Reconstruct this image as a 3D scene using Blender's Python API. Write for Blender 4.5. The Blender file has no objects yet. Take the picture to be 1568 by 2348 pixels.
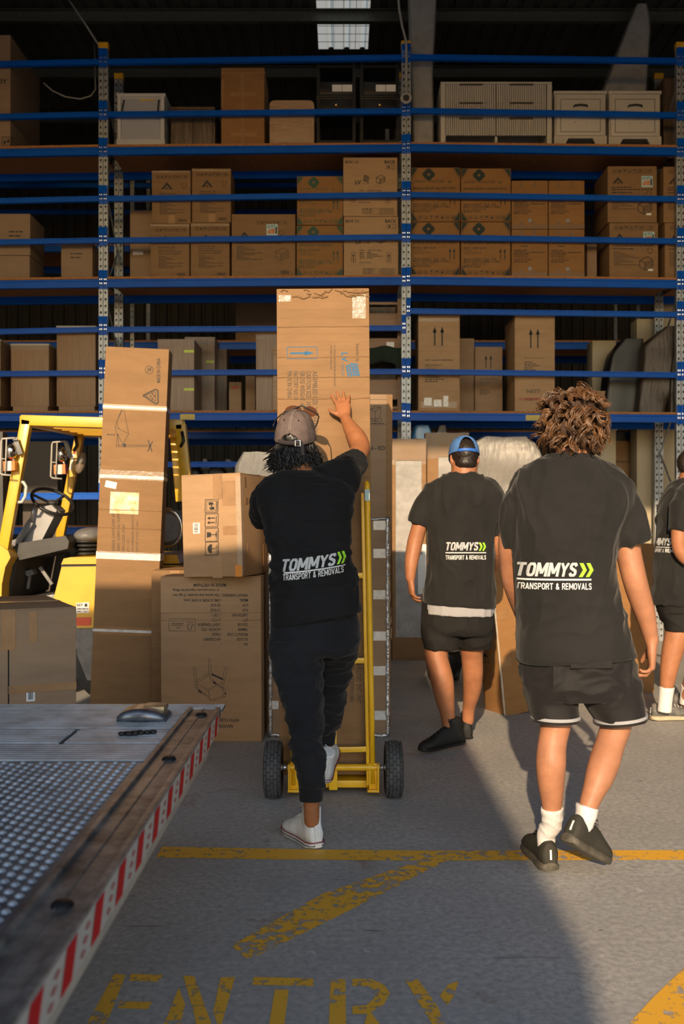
import bpy, bmesh, math, random
import numpy as np
from mathutils import Vector, Matrix, Euler, noise
from mathutils.bvhtree import BVHTree

random.seed(7)
scene = bpy.context.scene
COL = scene.collection
PI = math.pi
V = Vector
R = math.radians

# ------------------------------------------------------------------ camera
FPX = 2283.0          # 35 mm on a 36 mm tall frame of 2348 px
HY, CX, CH = 1198.0, 784.0, 1.30
cam_d = bpy.data.cameras.new('camera')
cam = bpy.data.objects.new('camera', cam_d)
COL.objects.link(cam)
cam.location = (0, 0, CH)
cam.rotation_euler = (R(90), 0, 0)
cam_d.lens = 35.0
cam_d.sensor_width = 36.0
cam_d.shift_y = (HY - 1174.0) / 2348.0
cam_d.clip_start = 0.05
cam_d.clip_end = 300
cam_d.dof.use_dof = True
cam_d.dof.focus_distance = 4.3
cam_d.dof.aperture_fstop = 4.0
scene.camera = cam

# ------------------------------------------------------------------ light
world = bpy.data.worlds.new('sky')
scene.world = world
world.use_nodes = True
wn = world.node_tree
wn.nodes.clear()
sky = wn.nodes.new('ShaderNodeTexSky')
sky.sky_type = 'NISHITA'
sky.sun_disc = False
sky.sun_elevation = R(19.8)
sky.sun_rotation = R(188.8)
sky.altitude = 50
sky.air_density = 1.2
sky.ozone_density = 1.6
sky.dust_density = 0.6
bg = wn.nodes.new('ShaderNodeBackground')
bg.inputs['Strength'].default_value = 0.38
wo = wn.nodes.new('ShaderNodeOutputWorld')
wn.links.new(sky.outputs[0], bg.inputs[0])
wn.links.new(bg.outputs[0], wo.inputs[0])

SUN_TE, SUN_TA = 0.36, 0.155      # tan of elevation, drift to the right per metre of depth
sun_d = bpy.data.lights.new('sun', 'SUN')
sun_d.energy = 7.4
sun_d.color = (1.0, 0.74, 0.46)
sun_d.angle = R(0.53)
sun = bpy.data.objects.new('sun', sun_d)
COL.objects.link(sun)
sun.location = (-2, -12, 8)
sun.rotation_euler = V((SUN_TA, 1.0, -SUN_TE)).to_track_quat('-Z', 'Y').to_euler()

scene.view_settings.view_transform = 'Standard'
scene.view_settings.look = 'None'
scene.view_settings.gamma = 1.0
scene.view_settings.use_curve_mapping = False
scene.view_settings.exposure = -0.38


def P(px, py, Z):
    return V(((px - CX) * Z / FPX, Z, CH + (HY - py) * Z / FPX))


def F(px, py, z=0.0):
    Z = FPX * (CH - z) / (py - HY)
    return V(((px - CX) * Z / FPX, Z, z))


# ------------------------------------------------------------------ materials
MATS = {}


def mat(name, col, rough=0.6, metal=0.0, var=0.0, vscale=8.0, bump=0.0, bscale=60.0, spec=0.5, col2=None,
        stretch=(1, 1, 1), sheen=0.0, coat=0.0, alpha=1.0, trans=0.0):
    if name in MATS:
        return MATS[name]
    m = bpy.data.materials.new(name)
    m.use_nodes = True
    nt = m.node_tree
    b = nt.nodes['Principled BSDF']
    b.inputs['Base Color'].default_value = (*col, 1)
    b.inputs['Roughness'].default_value = rough
    b.inputs['Metallic'].default_value = metal
    b.inputs['Specular IOR Level'].default_value = spec
    if sheen:
        b.inputs['Sheen Weight'].default_value = sheen
    if coat:
        b.inputs['Coat Weight'].default_value = coat
        b.inputs['Coat Roughness'].default_value = 0.15
    if alpha < 1:
        b.inputs['Alpha'].default_value = alpha
    if trans:
        b.inputs['Transmission Weight'].default_value = trans
    tc = nt.nodes.new('ShaderNodeTexCoord')
    mp = nt.nodes.new('ShaderNodeMapping')
    mp.inputs['Scale'].default_value = stretch
    nt.links.new(tc.outputs['Object'], mp.inputs[0])
    if var or col2:
        n = nt.nodes.new('ShaderNodeTexNoise')
        n.inputs['Scale'].default_value = vscale
        n.inputs['Detail'].default_value = 6
        n.inputs['Roughness'].default_value = 0.65
        nt.links.new(mp.outputs[0], n.inputs[0])
        mx = nt.nodes.new('ShaderNodeMix')
        mx.data_type = 'RGBA'
        c2 = col2 or tuple(max(0, c * (1 - var)) for c in col)
        c1 = col if col2 else tuple(min(1, c * (1 + var * 0.5)) for c in col)
        mx.inputs[6].default_value = (*c1, 1)
        mx.inputs[7].default_value = (*c2, 1)
        rp = nt.nodes.new('ShaderNodeMapRange')
        rp.inputs[1].default_value = 0.35
        rp.inputs[2].default_value = 0.65
        nt.links.new(n.outputs[0], rp.inputs[0])
        nt.links.new(rp.outputs[0], mx.inputs[0])
        nt.links.new(mx.outputs[2], b.inputs['Base Color'])
    if bump:
        n2 = nt.nodes.new('ShaderNodeTexNoise')
        n2.inputs['Scale'].default_value = bscale
        n2.inputs['Detail'].default_value = 4
        nt.links.new(mp.outputs[0], n2.inputs[0])
        bp = nt.nodes.new('ShaderNodeBump')
        bp.inputs['Strength'].default_value = bump
        bp.inputs['Distance'].default_value = 0.01
        nt.links.new(n2.outputs[0], bp.inputs['Height'])
        nt.links.new(bp.outputs[0], b.inputs['Normal'])
    MATS[name] = m
    return m


def cardboard(name, col):
    return mat(name, col, rough=0.75, var=0.10, vscale=4, bump=0.12, bscale=30, spec=0.25, stretch=(1, 1, 4))


KRAFT = cardboard('kraft', (0.265, 0.152, 0.072))
KRAFT2 = cardboard('kraft_pale', (0.43, 0.272, 0.152))
KRAFT3 = cardboard('kraft_orange', (0.30, 0.150, 0.055))
KRAFTG = cardboard('kraft_grey', (0.31, 0.205, 0.128))
TAPEM = mat('packing_tape', (0.34, 0.18, 0.075), rough=0.28, var=0.15, vscale=20, spec=0.55)
CLEAR = mat('clear_tape', (0.75, 0.66, 0.55), rough=0.15, alpha=0.28, bump=0.5, bscale=40)
WTAPE = mat('white_tape', (0.72, 0.70, 0.68), rough=0.25, var=0.2, vscale=30)
INKB = mat('black_ink', (0.022, 0.020, 0.020), rough=0.7)
INKG = mat('green_ink', (0.035, 0.085, 0.055), rough=0.7)
INKD = mat('dark_green_ink', (0.016, 0.028, 0.024), rough=0.7)
INKBL = mat('blue_ink', (0.02, 0.13, 0.27), rough=0.7)
INKGREY = mat('grey_ink', (0.045, 0.036, 0.030), rough=0.7)
INKR = mat('red_ink', (0.45, 0.06, 0.05), rough=0.7)
PAPER = mat('label_paper', (0.78, 0.77, 0.75), rough=0.6)
BLUE = mat('blue_steel', (0.0, 0.088, 0.50), rough=0.36, var=0.12, vscale=3, spec=0.14)
GALV = mat('galvanised_steel', (0.36, 0.38, 0.41), rough=0.42, metal=0.45, var=0.3, vscale=18)
STEEL = mat('bare_steel', (0.55, 0.56, 0.58), rough=0.3, metal=0.9)
CHROME = mat('chrome', (0.75, 0.75, 0.76), rough=0.12, metal=1.0)
YCAP = mat('yellow_plastic', (0.70, 0.38, 0.01), rough=0.5)
BOARD = mat('chipboard', (0.40, 0.17, 0.055), rough=0.8, var=0.35, vscale=40)
BLACK = mat('black_plastic', (0.012, 0.012, 0.013), rough=0.5)
DARKIN = mat('dark_inside', (0.02, 0.018, 0.016), rough=0.9)


# ------------------------------------------------------------------ object helpers
def link(name, me, m=None, parent=None, label=None, cat=None, group=None, kind=None):
    o = bpy.data.objects.new(name, me)
    COL.objects.link(o)
    if m is not None and me is not None and not me.materials:
        me.materials.append(m)
    if parent is not None:
        o.parent = parent
    if label: o['label'] = label
    if cat: o['category'] = cat
    if group: o['group'] = group
    if kind: o['kind'] = kind
    return o


def empty(name, loc, label, cat, group=None, rot=(0, 0, 0)):
    o = link(name, None, label=label, cat=cat, group=group)
    o.empty_display_size = 0.1
    o.location = loc
    o.rotation_euler = rot
    return o


class MB:
    """collects shapes into one mesh"""
    def __init__(self):
        self.v, self.f = [], []

    def add(self, vs, fs):
        n = len(self.v)
        self.v += [tuple(x) for x in vs]
        self.f += [tuple(i + n for i in f) for f in fs]
        return self

    def box(self, x0, x1, y0, y1, z0, z1, M=None, bev=0.0):
        if bev <= 0:
            vs = [V((x, y, z)) for z in (z0, z1) for y in (y0, y1) for x in (x0, x1)]
            fs = [(0, 2, 3, 1), (4, 5, 7, 6), (0, 1, 5, 4), (2, 6, 7, 3), (0, 4, 6, 2), (1, 3, 7, 5)]
        else:
            bm = bmesh.new()
            bmesh.ops.create_cube(bm, size=1.0)
            for v in bm.verts:
                v.co = V((x0 + (v.co.x + .5) * (x1 - x0), y0 + (v.co.y + .5) * (y1 - y0), z0 + (v.co.z + .5) * (z1 - z0)))
            bmesh.ops.bevel(bm, geom=bm.edges[:], offset=bev, segments=2, affect='EDGES', profile=0.6)
            bm.verts.index_update()
            vs = [v.co.copy() for v in bm.verts]
            fs = [tuple(v.index for v in f.verts) for f in bm.faces]
            bm.free()
        if M is not None:
            vs = [M @ v for v in vs]
        return self.add(vs, fs)

    def loft(self, rings, cap=True, closed=False):
        n = len(rings[0])
        vs = [p for r in rings for p in r]
        fs = []
        m = len(rings)
        for i in range(m if closed else m - 1):
            for j in range(n):
                a, b = i * n + j, i * n + (j + 1) % n
                c, d = ((i + 1) % m) * n + (j + 1) % n, ((i + 1) % m) * n + j
                fs.append((a, b, c, d))
        if cap and not closed:
            fs.append(tuple(reversed(range(n))))
            fs.append(tuple((m - 1) * n + j for j in range(n)))
        return self.add(vs, fs)

    def tube(self, pts, r, n=10, cap=True, closed=False, flat=1.0, side=None, twist=0.0):
        pts = [V(p) for p in pts]
        k = len(pts)
        rs = r if isinstance(r, (list, tuple)) else [r] * k
        rings = []
        up = None
        for i, p in enumerate(pts):
            if closed:
                t = pts[(i + 1) % k] - pts[i - 1]
            else:
                t = pts[min(i + 1, k - 1)] - pts[max(i - 1, 0)]
            if t.length < 1e-9:
                t = V((0, 0, 1))
            t.normalize()
            if up is None:
                up = V(side) if side is not None else (V((0, 0, 1)) if abs(t.z) < .9 else V((1, 0, 0)))
            up = up - t * up.dot(t)
            if up.length < 1e-6:
                up = t.orthogonal()
            up.normalize()
            w = t.cross(up)
            rings.append([p + (up * math.cos(a) + w * math.sin(a) * flat) * rs[i]
                          for a in (2 * PI * j / n + twist for j in range(n))])
        return self.loft(rings, cap, closed)

    def lathe(self, prof, M=None, n=24):
        """profile of (radius, height) about z"""
        rings = [[V((r * math.cos(2 * PI * j / n), r * math.sin(2 * PI * j / n), z)) for j in range(n)] for r, z in prof]
        if M is not None:
            rings = [[M @ p for p in r] for r in rings]
        return self.loft(rings, True)

    def ell(self, c, r, n=16, m=10, M=None):
        rings = []
        for i in range(1, m):
            t = PI * i / m
            rings.append([V((r[0] * math.sin(t) * math.cos(2 * PI * j / n), r[1] * math.sin(t) * math.sin(2 * PI * j / n), -r[2] * math.cos(t))) for j in range(n)])
        if M is not None:
            rings = [[M @ p for p in q] for q in rings]
        rings = [[p + V(c) for p in q] for q in rings]
        return self.loft(rings, True)

    def prism(self, poly, y0, y1, M=None):
        """polygon in x,z extruded along y"""
        n = len(poly)
        vs = [V((x, y0, z)) for x, z in poly] + [V((x, y1, z)) for x, z in poly]
        fs = [tuple(range(n)), tuple(reversed(range(n, 2 * n)))]
        fs += [(j, n + j, n + (j + 1) % n, (j + 1) % n)[::-1] for j in range(n)]
        if M is not None:
            vs = [M @ v for v in vs]
        return self.add(vs, fs)

    def mesh(self, name, smooth=False, fixn=True):
        me = bpy.data.meshes.new(name)
        me.from_pydata(self.v, [], self.f)
        if fixn:
            bm = bmesh.new()
            bm.from_mesh(me)
            bmesh.ops.recalc_face_normals(bm, faces=bm.faces[:])
            bm.to_mesh(me)
            bm.free()
        if smooth is True:
            me.polygons.foreach_set('use_smooth', [True] * len(me.polygons))
        elif smooth:
            me.polygons.foreach_set('use_smooth', [True] * len(me.polygons))
            try:
                me.set_sharp_from_angle(angle=smooth)
            except Exception:
                pass
        me.update()
        return me

    def build(self, name, m, parent=None, smooth=False, fixn=True, **k):
        return link(name, self.mesh(name, smooth, fixn), m, parent, **k)


def box_part(name, m, parent, x0, x1, y0, y1, z0, z1, bev=0.0, M=None, **k):
    return MB().box(x0, x1, y0, y1, z0, z1, M, bev).build(name, m, parent, smooth=R(40) if bev else False, **k)


def copy_tree(o, parent=None):
    c = o.copy()
    COL.objects.link(c)
    c.parent = parent
    for ch in list(o.children):
        copy_tree(ch, c)
    return c


# ------------------------------------------------------------------ flat print
GLYPH = {}


def glyphs(s, bold, shear, sp):
    key = (s, bold, shear, sp)
    if key not in GLYPH:
        c = bpy.data.curves.new('t', 'FONT')
        c.body = s
        c.size = 1.0
        c.resolution_u = 2
        c.offset = bold
        c.shear = shear
        c.space_character = sp
        o = bpy.data.objects.new('t', c)
        m = bpy.data.meshes.new_from_object(o)
        vs = [(v.co.x, v.co.y) for v in m.vertices]
        fs = [tuple(p.vertices) for p in m.polygons]
        bpy.data.meshes.remove(m)
        bpy.data.objects.remove(o)
        bpy.data.curves.remove(c)
        GLYPH[key] = (vs, fs)
    return GLYPH[key]


BLOCK = {   # heavy sign lettering as strokes on a unit-high grid: width, strokes
    'T': (.62, [[(0, .92), (.62, .92)], [(.31, .92), (.31, 0)]]),
    'O': (.62, [[(.08, .25), (.08, .75), (.2, .92), (.42, .92), (.54, .75), (.54, .25), (.42, .08), (.2, .08), (.08, .25)]]),
    'M': (.84, [[(.08, 0), (.08, 1)], [(.76, 0), (.76, 1)], [(.12, .94), (.42, .22)], [(.72, .94), (.42, .22)]]),
    'Y': (.66, [[(.06, 1), (.33, .48)], [(.60, 1), (.33, .48)], [(.33, .50), (.33, 0)]]),
    'S': (.60, [[(.53, .74), (.42, .92), (.18, .92), (.08, .78), (.10, .62), (.50, .40), (.52, .22), (.42, .08), (.18, .08), (.07, .26)]]),
    'R': (.62, [[(.08, 0), (.08, 1)], [(.08, .92), (.42, .92), (.53, .80), (.53, .62), (.42, .50), (.08, .50)], [(.34, .50), (.55, 0)]]),
    'A': (.66, [[(.07, 0), (.33, 1)], [(.59, 0), (.33, 1)], [(.16, .27), (.50, .27)]]),
    'N': (.64, [[(.08, 0), (.08, 1)], [(.56, 0), (.56, 1)], [(.10, .96), (.54, .04)]]),
    'P': (.60, [[(.08, 0), (.08, 1)], [(.08, .92), (.42, .92), (.52, .80), (.52, .58), (.42, .46), (.08, .46)]]),
    'E': (.56, [[(.08, 0), (.08, 1)], [(.08, .92), (.54, .92)], [(.08, .51), (.48, .51)], [(.08, .08), (.54, .08)]]),
    'V': (.66, [[(.06, 1), (.33, 0)], [(.60, 1), (.33, 0)]]),
    'L': (.54, [[(.08, 1), (.08, 0)], [(.08, .08), (.54, .08)]]),
    '&': (.70, [[(.66, .02), (.20, .62), (.18, .82), (.32, .93), (.44, .80), (.38, .60), (.14, .38), (.10, .20), (.22, .08), (.40, .10), (.62, .42)]]),
    ' ': (.30, [])}


class Ink:
    """flat marks in a 2D frame (x right, y up), laid on a surface as a mesh"""
    def __init__(self):
        self.v, self.f = [], []

    def add(self, vs, fs):
        n = len(self.v)
        self.v += vs
        self.f += [tuple(i + n for i in f) for f in fs]
        return self

    def poly(self, pts):
        return self.add([tuple(p) for p in pts], [tuple(range(len(pts)))])

    def rect(self, x0, y0, x1, y1):
        return self.poly([(x0, y0), (x1, y0), (x1, y1), (x0, y1)])

    def line(self, a, b, w):
        ax, ay = a
        bx, by = b
        L = math.hypot(bx - ax, by - ay) or 1e-9
        nx, ny = -(by - ay) / L * w / 2, (bx - ax) / L * w / 2
        return self.poly([(ax + nx, ay + ny), (ax - nx, ay - ny), (bx - nx, by - ny), (bx + nx, by + ny)])

    def path(self, pts, w, closed=False):
        for i in range(len(pts) - (0 if closed else 1)):
            self.line(pts[i], pts[(i + 1) % len(pts)], w)
        return self

    def frame(self, x0, y0, x1, y1, w):
        return self.path([(x0, y0), (x1, y0), (x1, y1), (x0, y1)], w, True)

    def disc(self, x, y, r, n=16):
        return self.poly([(x + r * math.cos(2 * PI * i / n), y + r * math.sin(2 * PI * i / n)) for i in range(n)])

    def ring(self, x, y, r, w, n=20, a0=0, a1=2 * PI):
        return self.path([(x + r * math.cos(a0 + (a1 - a0) * i / n), y + r * math.sin(a0 + (a1 - a0) * i / n)) for i in range(n + 1)], w)

    def text(self, s, x, y, size, width=None, align='l', bold=0.0, shear=0.0, sx=1.0, rot=0.0, sp=1.0):
        """size = cap height; width stretches the line to that length; rot in degrees"""
        vs, fs = glyphs(s, bold, shear, sp)
        if not vs:
            return self
        k = size / 0.70
        x0 = min(a for a, b in vs)
        x1 = max(a for a, b in vs)
        kx = width / (x1 - x0) if width else k * sx
        w = (x1 - x0) * kx
        off = {'l': 0, 'c': -w / 2, 'r': -w}[align]
        ca, sa = math.cos(R(rot)), math.sin(R(rot))
        out = []
        for a, b in vs:
            u, t = (a - x0) * kx + off, b * k
            out.append((x + u * ca - t * sa, y + u * sa + t * ca))
        return self.add(out, fs)

    def block(self, s, x, y, size, width, shear=0.0, wt=.17, gap=.10):
        """heavy capitals; y is the baseline"""
        total = sum(BLOCK[c][0] + gap for c in s) - gap
        kx = width / (total + shear)
        u = 0.0
        for c in s:
            w, strokes = BLOCK[c]
            for st in strokes:
                k = Ink()
                k.path(st, wt)
                for q in st[1:-1]:
                    k.disc(q[0], q[1], wt * .5, 8)
                self.add([(x + (u + a + shear * min(max(b, 0), 1)) * kx, y + min(max(b, 0), 1) * size) for a, b in k.v], k.f)
            u += w + gap
        return self

    def micro(self, x, y, w, h, rng=random):
        """a line of print too small to read: word-long dashes"""
        c = x
        while c < x + w - h:
            L = min(h * rng.uniform(1.5, 5), x + w - c)
            self.rect(c, y, c + L, y + h)
            c += L + h * .7
        return self

    def arrow_up(self, x, y, h, w):
        self.rect(x - w * .16, y, x + w * .16, y + h * .8)
        return self.poly([(x - w / 2, y + h * .68), (x + w / 2, y + h * .68), (x, y + h)])

    def barcode(self, x, y, w, h):
        rng = random.Random(3)
        c = x
        while c < x + w:
            t = rng.choice((.02, .03, .05)) * w
            self.rect(c, y, min(c + t, x + w), y + h)
            c += t + rng.choice((.02, .035, .05)) * w
        return self

    def icon(self, kind, x, y, s):
        """handling symbol in a square of side s"""
        w = s * .05
        self.frame(x, y, x + s, y + s, w)
        cx, cy = x + s / 2, y + s / 2
        if kind == 'up':
            self.arrow_up(cx - s * .17, y + s * .25, s * .6, s * .25)
            self.arrow_up(cx + s * .17, y + s * .25, s * .6, s * .25)
            self.rect(x + s * .15, y + s * .12, x + s * .85, y + s * .17)
        elif kind == 'glass':
            self.poly([(cx - s * .22, y + s * .88), (cx + s * .22, y + s * .88), (cx + s * .16, y + s * .55), (cx - s * .16, y + s * .55)])
            self.rect(cx - s * .03, y + s * .2, cx + s * .03, y + s * .56)
            self.rect(cx - s * .18, y + s * .12, cx + s * .18, y + s * .2)
        elif kind == 'umbrella':
            self.poly([(cx + s * .36 * math.cos(a), y + s * .5 + s * .34 * math.sin(a)) for a in [PI * i / 10 for i in range(11)]])
            self.rect(cx - s * .025, y + s * .2, cx + s * .025, y + s * .52)
            self.ring(cx + s * .07, y + s * .2, s * .07, s * .04, 8, PI, 2 * PI)
        elif kind == 'care':
            self.frame(x + s * .12, y + s * .12, x + s * .88, y + s * .88, w * .7)
            self.poly([(cx - s * .28, cy - s * .25), (cx - s * .05, cy - s * .2), (cx - s * .12, cy + s * .2), (cx - s * .3, cy + s * .05)])
            self.poly([(cx + s * .28, cy + s * .25), (cx + s * .05, cy + s * .2), (cx + s * .12, cy - s * .2), (cx + s * .3, cy - s * .05)])
            self.disc(cx, cy, s * .07, 6)
        elif kind == 'tri':
            self.path([(cx - s * .3, y + s * .2), (cx + s * .3, y + s * .2), (cx, y + s * .8)], s * .1, True)
        elif kind == 'box':
            self.rect(cx - s * .25, y + s * .2, cx + s * .25, y + s * .7)
        elif kind == 'bang':
            self.rect(cx - s * .05, y + s * .4, cx + s * .05, y + s * .85)
            self.disc(cx, y + s * .22, s * .08, 6)
        elif kind == 'bars':
            for i in range(4):
                self.rect(x + s * .15, y + s * (.2 + .17 * i), x + s * .85, y + s * (.27 + .17 * i))
        return self

    def transform(self, fn):
        self.v = [fn(a, b) for a, b in self.v]
        return self

    def mesh(self, name, y=0.0):
        me = bpy.data.meshes.new(name)
        me.from_pydata([(a, y, b) for a, b in self.v], [], self.f)
        me.update()
        return me


def lay_ink(ink, surf_pt, name, m, parent, bvh, direction, off=0.0025, maxlen=0.010):
    """projects flat ink onto a curved surface: surf_pt maps (x,y) to a start point"""
    bm = bmesh.new()
    vs = [bm.verts.new((a, b, 0)) for a, b in ink.v]
    for f in ink.f:
        try:
            bm.faces.new([vs[i] for i in f])
        except ValueError:
            pass
    bmesh.ops.triangulate(bm, faces=bm.faces[:])
    sc = (surf_pt(1, 0) - surf_pt(0, 0)).length
    for _ in range(5):
        es = [e for e in bm.edges if e.calc_length() * sc > maxlen]
        if not es:
            break
        bmesh.ops.subdivide_edges(bm, edges=es, cuts=1)
        bmesh.ops.triangulate(bm, faces=[f for f in bm.faces if len(f.verts) > 3])
    d = V(direction).normalized()
    dead = []
    for v in bm.verts:
        p = surf_pt(v.co.x, v.co.y)
        hit, nn, idx, dist = bvh.ray_cast(p, d)
        if hit is None:
            dead.append(v)
        else:
            v.co = hit - d * off
    bmesh.ops.delete(bm, geom=dead, context='VERTS')
    me = bpy.data.meshes.new(name)
    bm.to_mesh(me)
    bm.free()
    me.polygons.foreach_set('use_smooth', [True] * len(me.polygons))
    return link(name, me, m, parent)
# ------------------------------------------------------------------ the building
def concrete():
    m = bpy.data.materials.new('concrete')
    m.use_nodes = True
    nt = m.node_tree
    L = nt.links.new
    b = nt.nodes['Principled BSDF']
    tc = nt.nodes.new('ShaderNodeTexCoord')

    def noi(scale, detail=6, rough=.6, dist=0.0, src=None):
        n = nt.nodes.new('ShaderNodeTexNoise')
        n.inputs['Scale'].default_value = scale
        n.inputs['Detail'].default_value = detail
        n.inputs['Roughness'].default_value = rough
        n.inputs['Distortion'].default_value = dist
        L(src or tc.outputs['Object'], n.inputs[0])
        return n.outputs[0]

    def ramp(x, a, c):
        r = nt.nodes.new('ShaderNodeMapRange')
        r.inputs[1].default_value = a
        r.inputs[2].default_value = c
        L(x, r.inputs[0])
        return r.outputs[0]

    def mix(fac, a, c):
        x = nt.nodes.new('ShaderNodeMix')
        x.data_type = 'RGBA'
        L(fac, x.inputs[0])
        for sock, val in ((6, a), (7, c)):
            if isinstance(val, tuple):
                x.inputs[sock].default_value = (*val, 1)
            else:
                L(val, x.inputs[sock])
        return x.outputs[2]
    base = mix(ramp(noi(1.3, 8, .62), .35, .66), (0.66, 0.635, 0.60), (0.46, 0.45, 0.435))
    fine = mix(ramp(noi(42, 4, .7), .3, .75), (0.30, 0.297, 0.295), base)
    rust = mix(ramp(noi(2.1, 5, .6, .6), .63, .74), fine, (0.27, 0.17, 0.11))
    spot = mix(ramp(noi(7.5, 3, .6), .68, .78), rust, (0.17, 0.16, 0.155))
    pale = mix(ramp(noi(26, 3, .55, 1.0), .70, .74), spot, (0.55, 0.55, 0.56))
    # long scratches
    mp = nt.nodes.new('ShaderNodeMapping')
    mp.inputs['Scale'].default_value = (2.5, 26, 1)
    mp.inputs['Rotation'].default_value = (0, 0, .25)
    L(tc.outputs['Object'], mp.inputs[0])
    scr = mix(ramp(noi(1.6, 3, .5, .8, mp.outputs[0]), .70, .74), pale, (0.19, 0.185, 0.18))
    L(scr, b.inputs['Base Color'])
    b.inputs['Roughness'].default_value = 0.62
    b.inputs['Specular IOR Level'].default_value = 0.35
    bp = nt.nodes.new('ShaderNodeBump')
    bp.inputs['Strength'].default_value = 0.22
    bp.inputs['Distance'].default_value = 0.003
    L(noi(85, 5, .7), bp.inputs['Height'])
    L(bp.outputs[0], b.inputs['Normal'])
    return m


def worn_paint():
    m = bpy.data.materials.new('worn_yellow_paint')
    m.use_nodes = True
    nt = m.node_tree
    L = nt.links.new
    b = nt.nodes['Principled BSDF']
    b.inputs['Base Color'].default_value = (0.97, 0.51, 0.05, 1)
    b.inputs['Roughness'].default_value = 0.6
    tc = nt.nodes.new('ShaderNodeTexCoord')
    n = nt.nodes.new('ShaderNodeTexNoise')
    n.inputs['Scale'].default_value = 26
    n.inputs['Detail'].default_value = 7
    n.inputs['Roughness'].default_value = .68
    L(tc.outputs['Object'], n.inputs[0])
    n2 = nt.nodes.new('ShaderNodeTexNoise')
    n2.inputs['Scale'].default_value = 2.2
    L(tc.outputs['Object'], n2.inputs[0])
    ad = nt.nodes.new('ShaderNodeMath')
    ad.operation = 'MULTIPLY_ADD'
    ad.inputs[1].default_value = 0.45
    L(n2.outputs[0], ad.inputs[0])
    L(n.outputs[0], ad.inputs[2])
    r = nt.nodes.new('ShaderNodeMapRange')
    r.inputs[1].default_value = .775
    r.inputs[2].default_value = .81
    r.inputs[3].default_value = 1
    r.inputs[4].default_value = 0.06
    L(ad.outputs[0], r.inputs[0])
    L(r.outputs[0], b.inputs['Alpha'])
    return m


CONC = concrete()
PAINT = worn_paint()
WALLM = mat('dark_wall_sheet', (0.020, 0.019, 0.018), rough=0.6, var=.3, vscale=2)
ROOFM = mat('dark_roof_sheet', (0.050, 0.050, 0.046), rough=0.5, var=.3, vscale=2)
PURL = mat('purlin_steel', (0.10, 0.105, 0.09), rough=0.45, metal=.4, var=.25, vscale=30)
FACADE = mat('facade_sheet', (0.45, 0.43, 0.40), rough=0.6, var=.1)

XW, YF, YB, ZR = 11.0, -0.6, 16.5, 7.06
fl = MB()
fl.add([(-XW, YF, 0), (XW, YF, 0), (XW, YB, 0), (-XW, YB, 0)], [(0, 1, 2, 3)])
fl.build('floor', CONC, kind='structure')
MB().add([(-60, -70, -.004), (60, -70, -.004), (60, YF, -.004), (-60, YF, -.004)], [(0, 1, 2, 3)]).build(
    'ground', mat('yard_concrete', (0.34, 0.335, 0.325), rough=.8, var=.2, vscale=1.5), kind='structure')


def corrugated(u0, u1, pitch=.19, h=.028):
    """profile of a trapezoid sheet: list of (u, height)"""
    out, u = [], u0
    while u < u1 - 1e-6:
        for du, hh in ((0, 0), (.60, 0), (.68, 1), (.92, 1)):
            x = u + du * pitch
            if x < u1:
                out.append((x, hh * h))
        u += pitch
    out.append((u1, 0))
    return out


def sheet(mb, prof, a, b, put):
    n = len(prof)
    vs = [put(u, h, a) for u, h in prof] + [put(u, h, b) for u, h in prof]
    return mb.add(vs, [(i, i + 1, n + i + 1, n + i) for i in range(n - 1)])


SK0, SK1, SKY0, SKY1 = -.285, .315, 6.5, 12.12
ce = MB()
put = lambda u, h, y: (u, y, ZR + h)
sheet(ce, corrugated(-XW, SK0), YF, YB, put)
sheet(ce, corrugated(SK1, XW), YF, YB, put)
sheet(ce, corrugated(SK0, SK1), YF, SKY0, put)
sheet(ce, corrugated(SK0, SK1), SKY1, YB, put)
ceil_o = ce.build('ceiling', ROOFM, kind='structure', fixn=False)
i = 0
for y in [1.4 * k for k in range(0, 12)]:
    yy = 11.2 + 1.4 * (k if False else 0)
for k in range(-8, 4):
    y = 11.2 + 1.4 * k
    i += 1
    pm = MB().box(-XW, XW, y - .004, y + .004, ZR - .155, ZR - .01)
    pm.box(-XW, XW, y - .07, y, ZR - .155, ZR - .149).box(-XW, XW, y - .07, y, ZR - .016, ZR - .010)
    pm.box(-XW, XW, y - .072, y - .068, ZR - .155, ZR - .135)
    pm.build('purlin', PURL, ceil_o)

# translucent roof sheet
SKM = bpy.data.materials.new('translucent_sheet')
SKM.use_nodes = True
_n = SKM.node_tree
_n.nodes.clear()
_t = _n.nodes.new('ShaderNodeBsdfTranslucent')
_t.inputs[0].default_value = (0.36, 0.355, 0.31, 1)
_g = _n.nodes.new('ShaderNodeBsdfGlossy')
_g.inputs['Roughness'].default_value = .4
_m = _n.nodes.new('ShaderNodeMixShader')
_m.inputs[0].default_value = .04
_o = _n.nodes.new('ShaderNodeOutputMaterial')
_n.links.new(_t.outputs[0], _m.inputs[1])
_n.links.new(_g.outputs[0], _m.inputs[2])
_n.links.new(_m.outputs[0], _o.inputs[0])
win = link('window_1', None, kind='structure')
sheet(MB(), corrugated(SK0, SK1), SKY0, SKY1, put).build('roof_light_sheet', SKM, win, fixn=False)
wm = MB()
for x in (-.12, .02, .16):
    wm.box(x - .003, x + .003, SKY0, SKY1, ZR - .006, ZR - .002)
y = SKY0 + .1
while y < SKY1:
    wm.box(SK0, SK1, y - .003, y + .003, ZR - .007, ZR - .003)
    y += .19
wm.build('safety_mesh', BLACK, win, kind='stuff')

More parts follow.
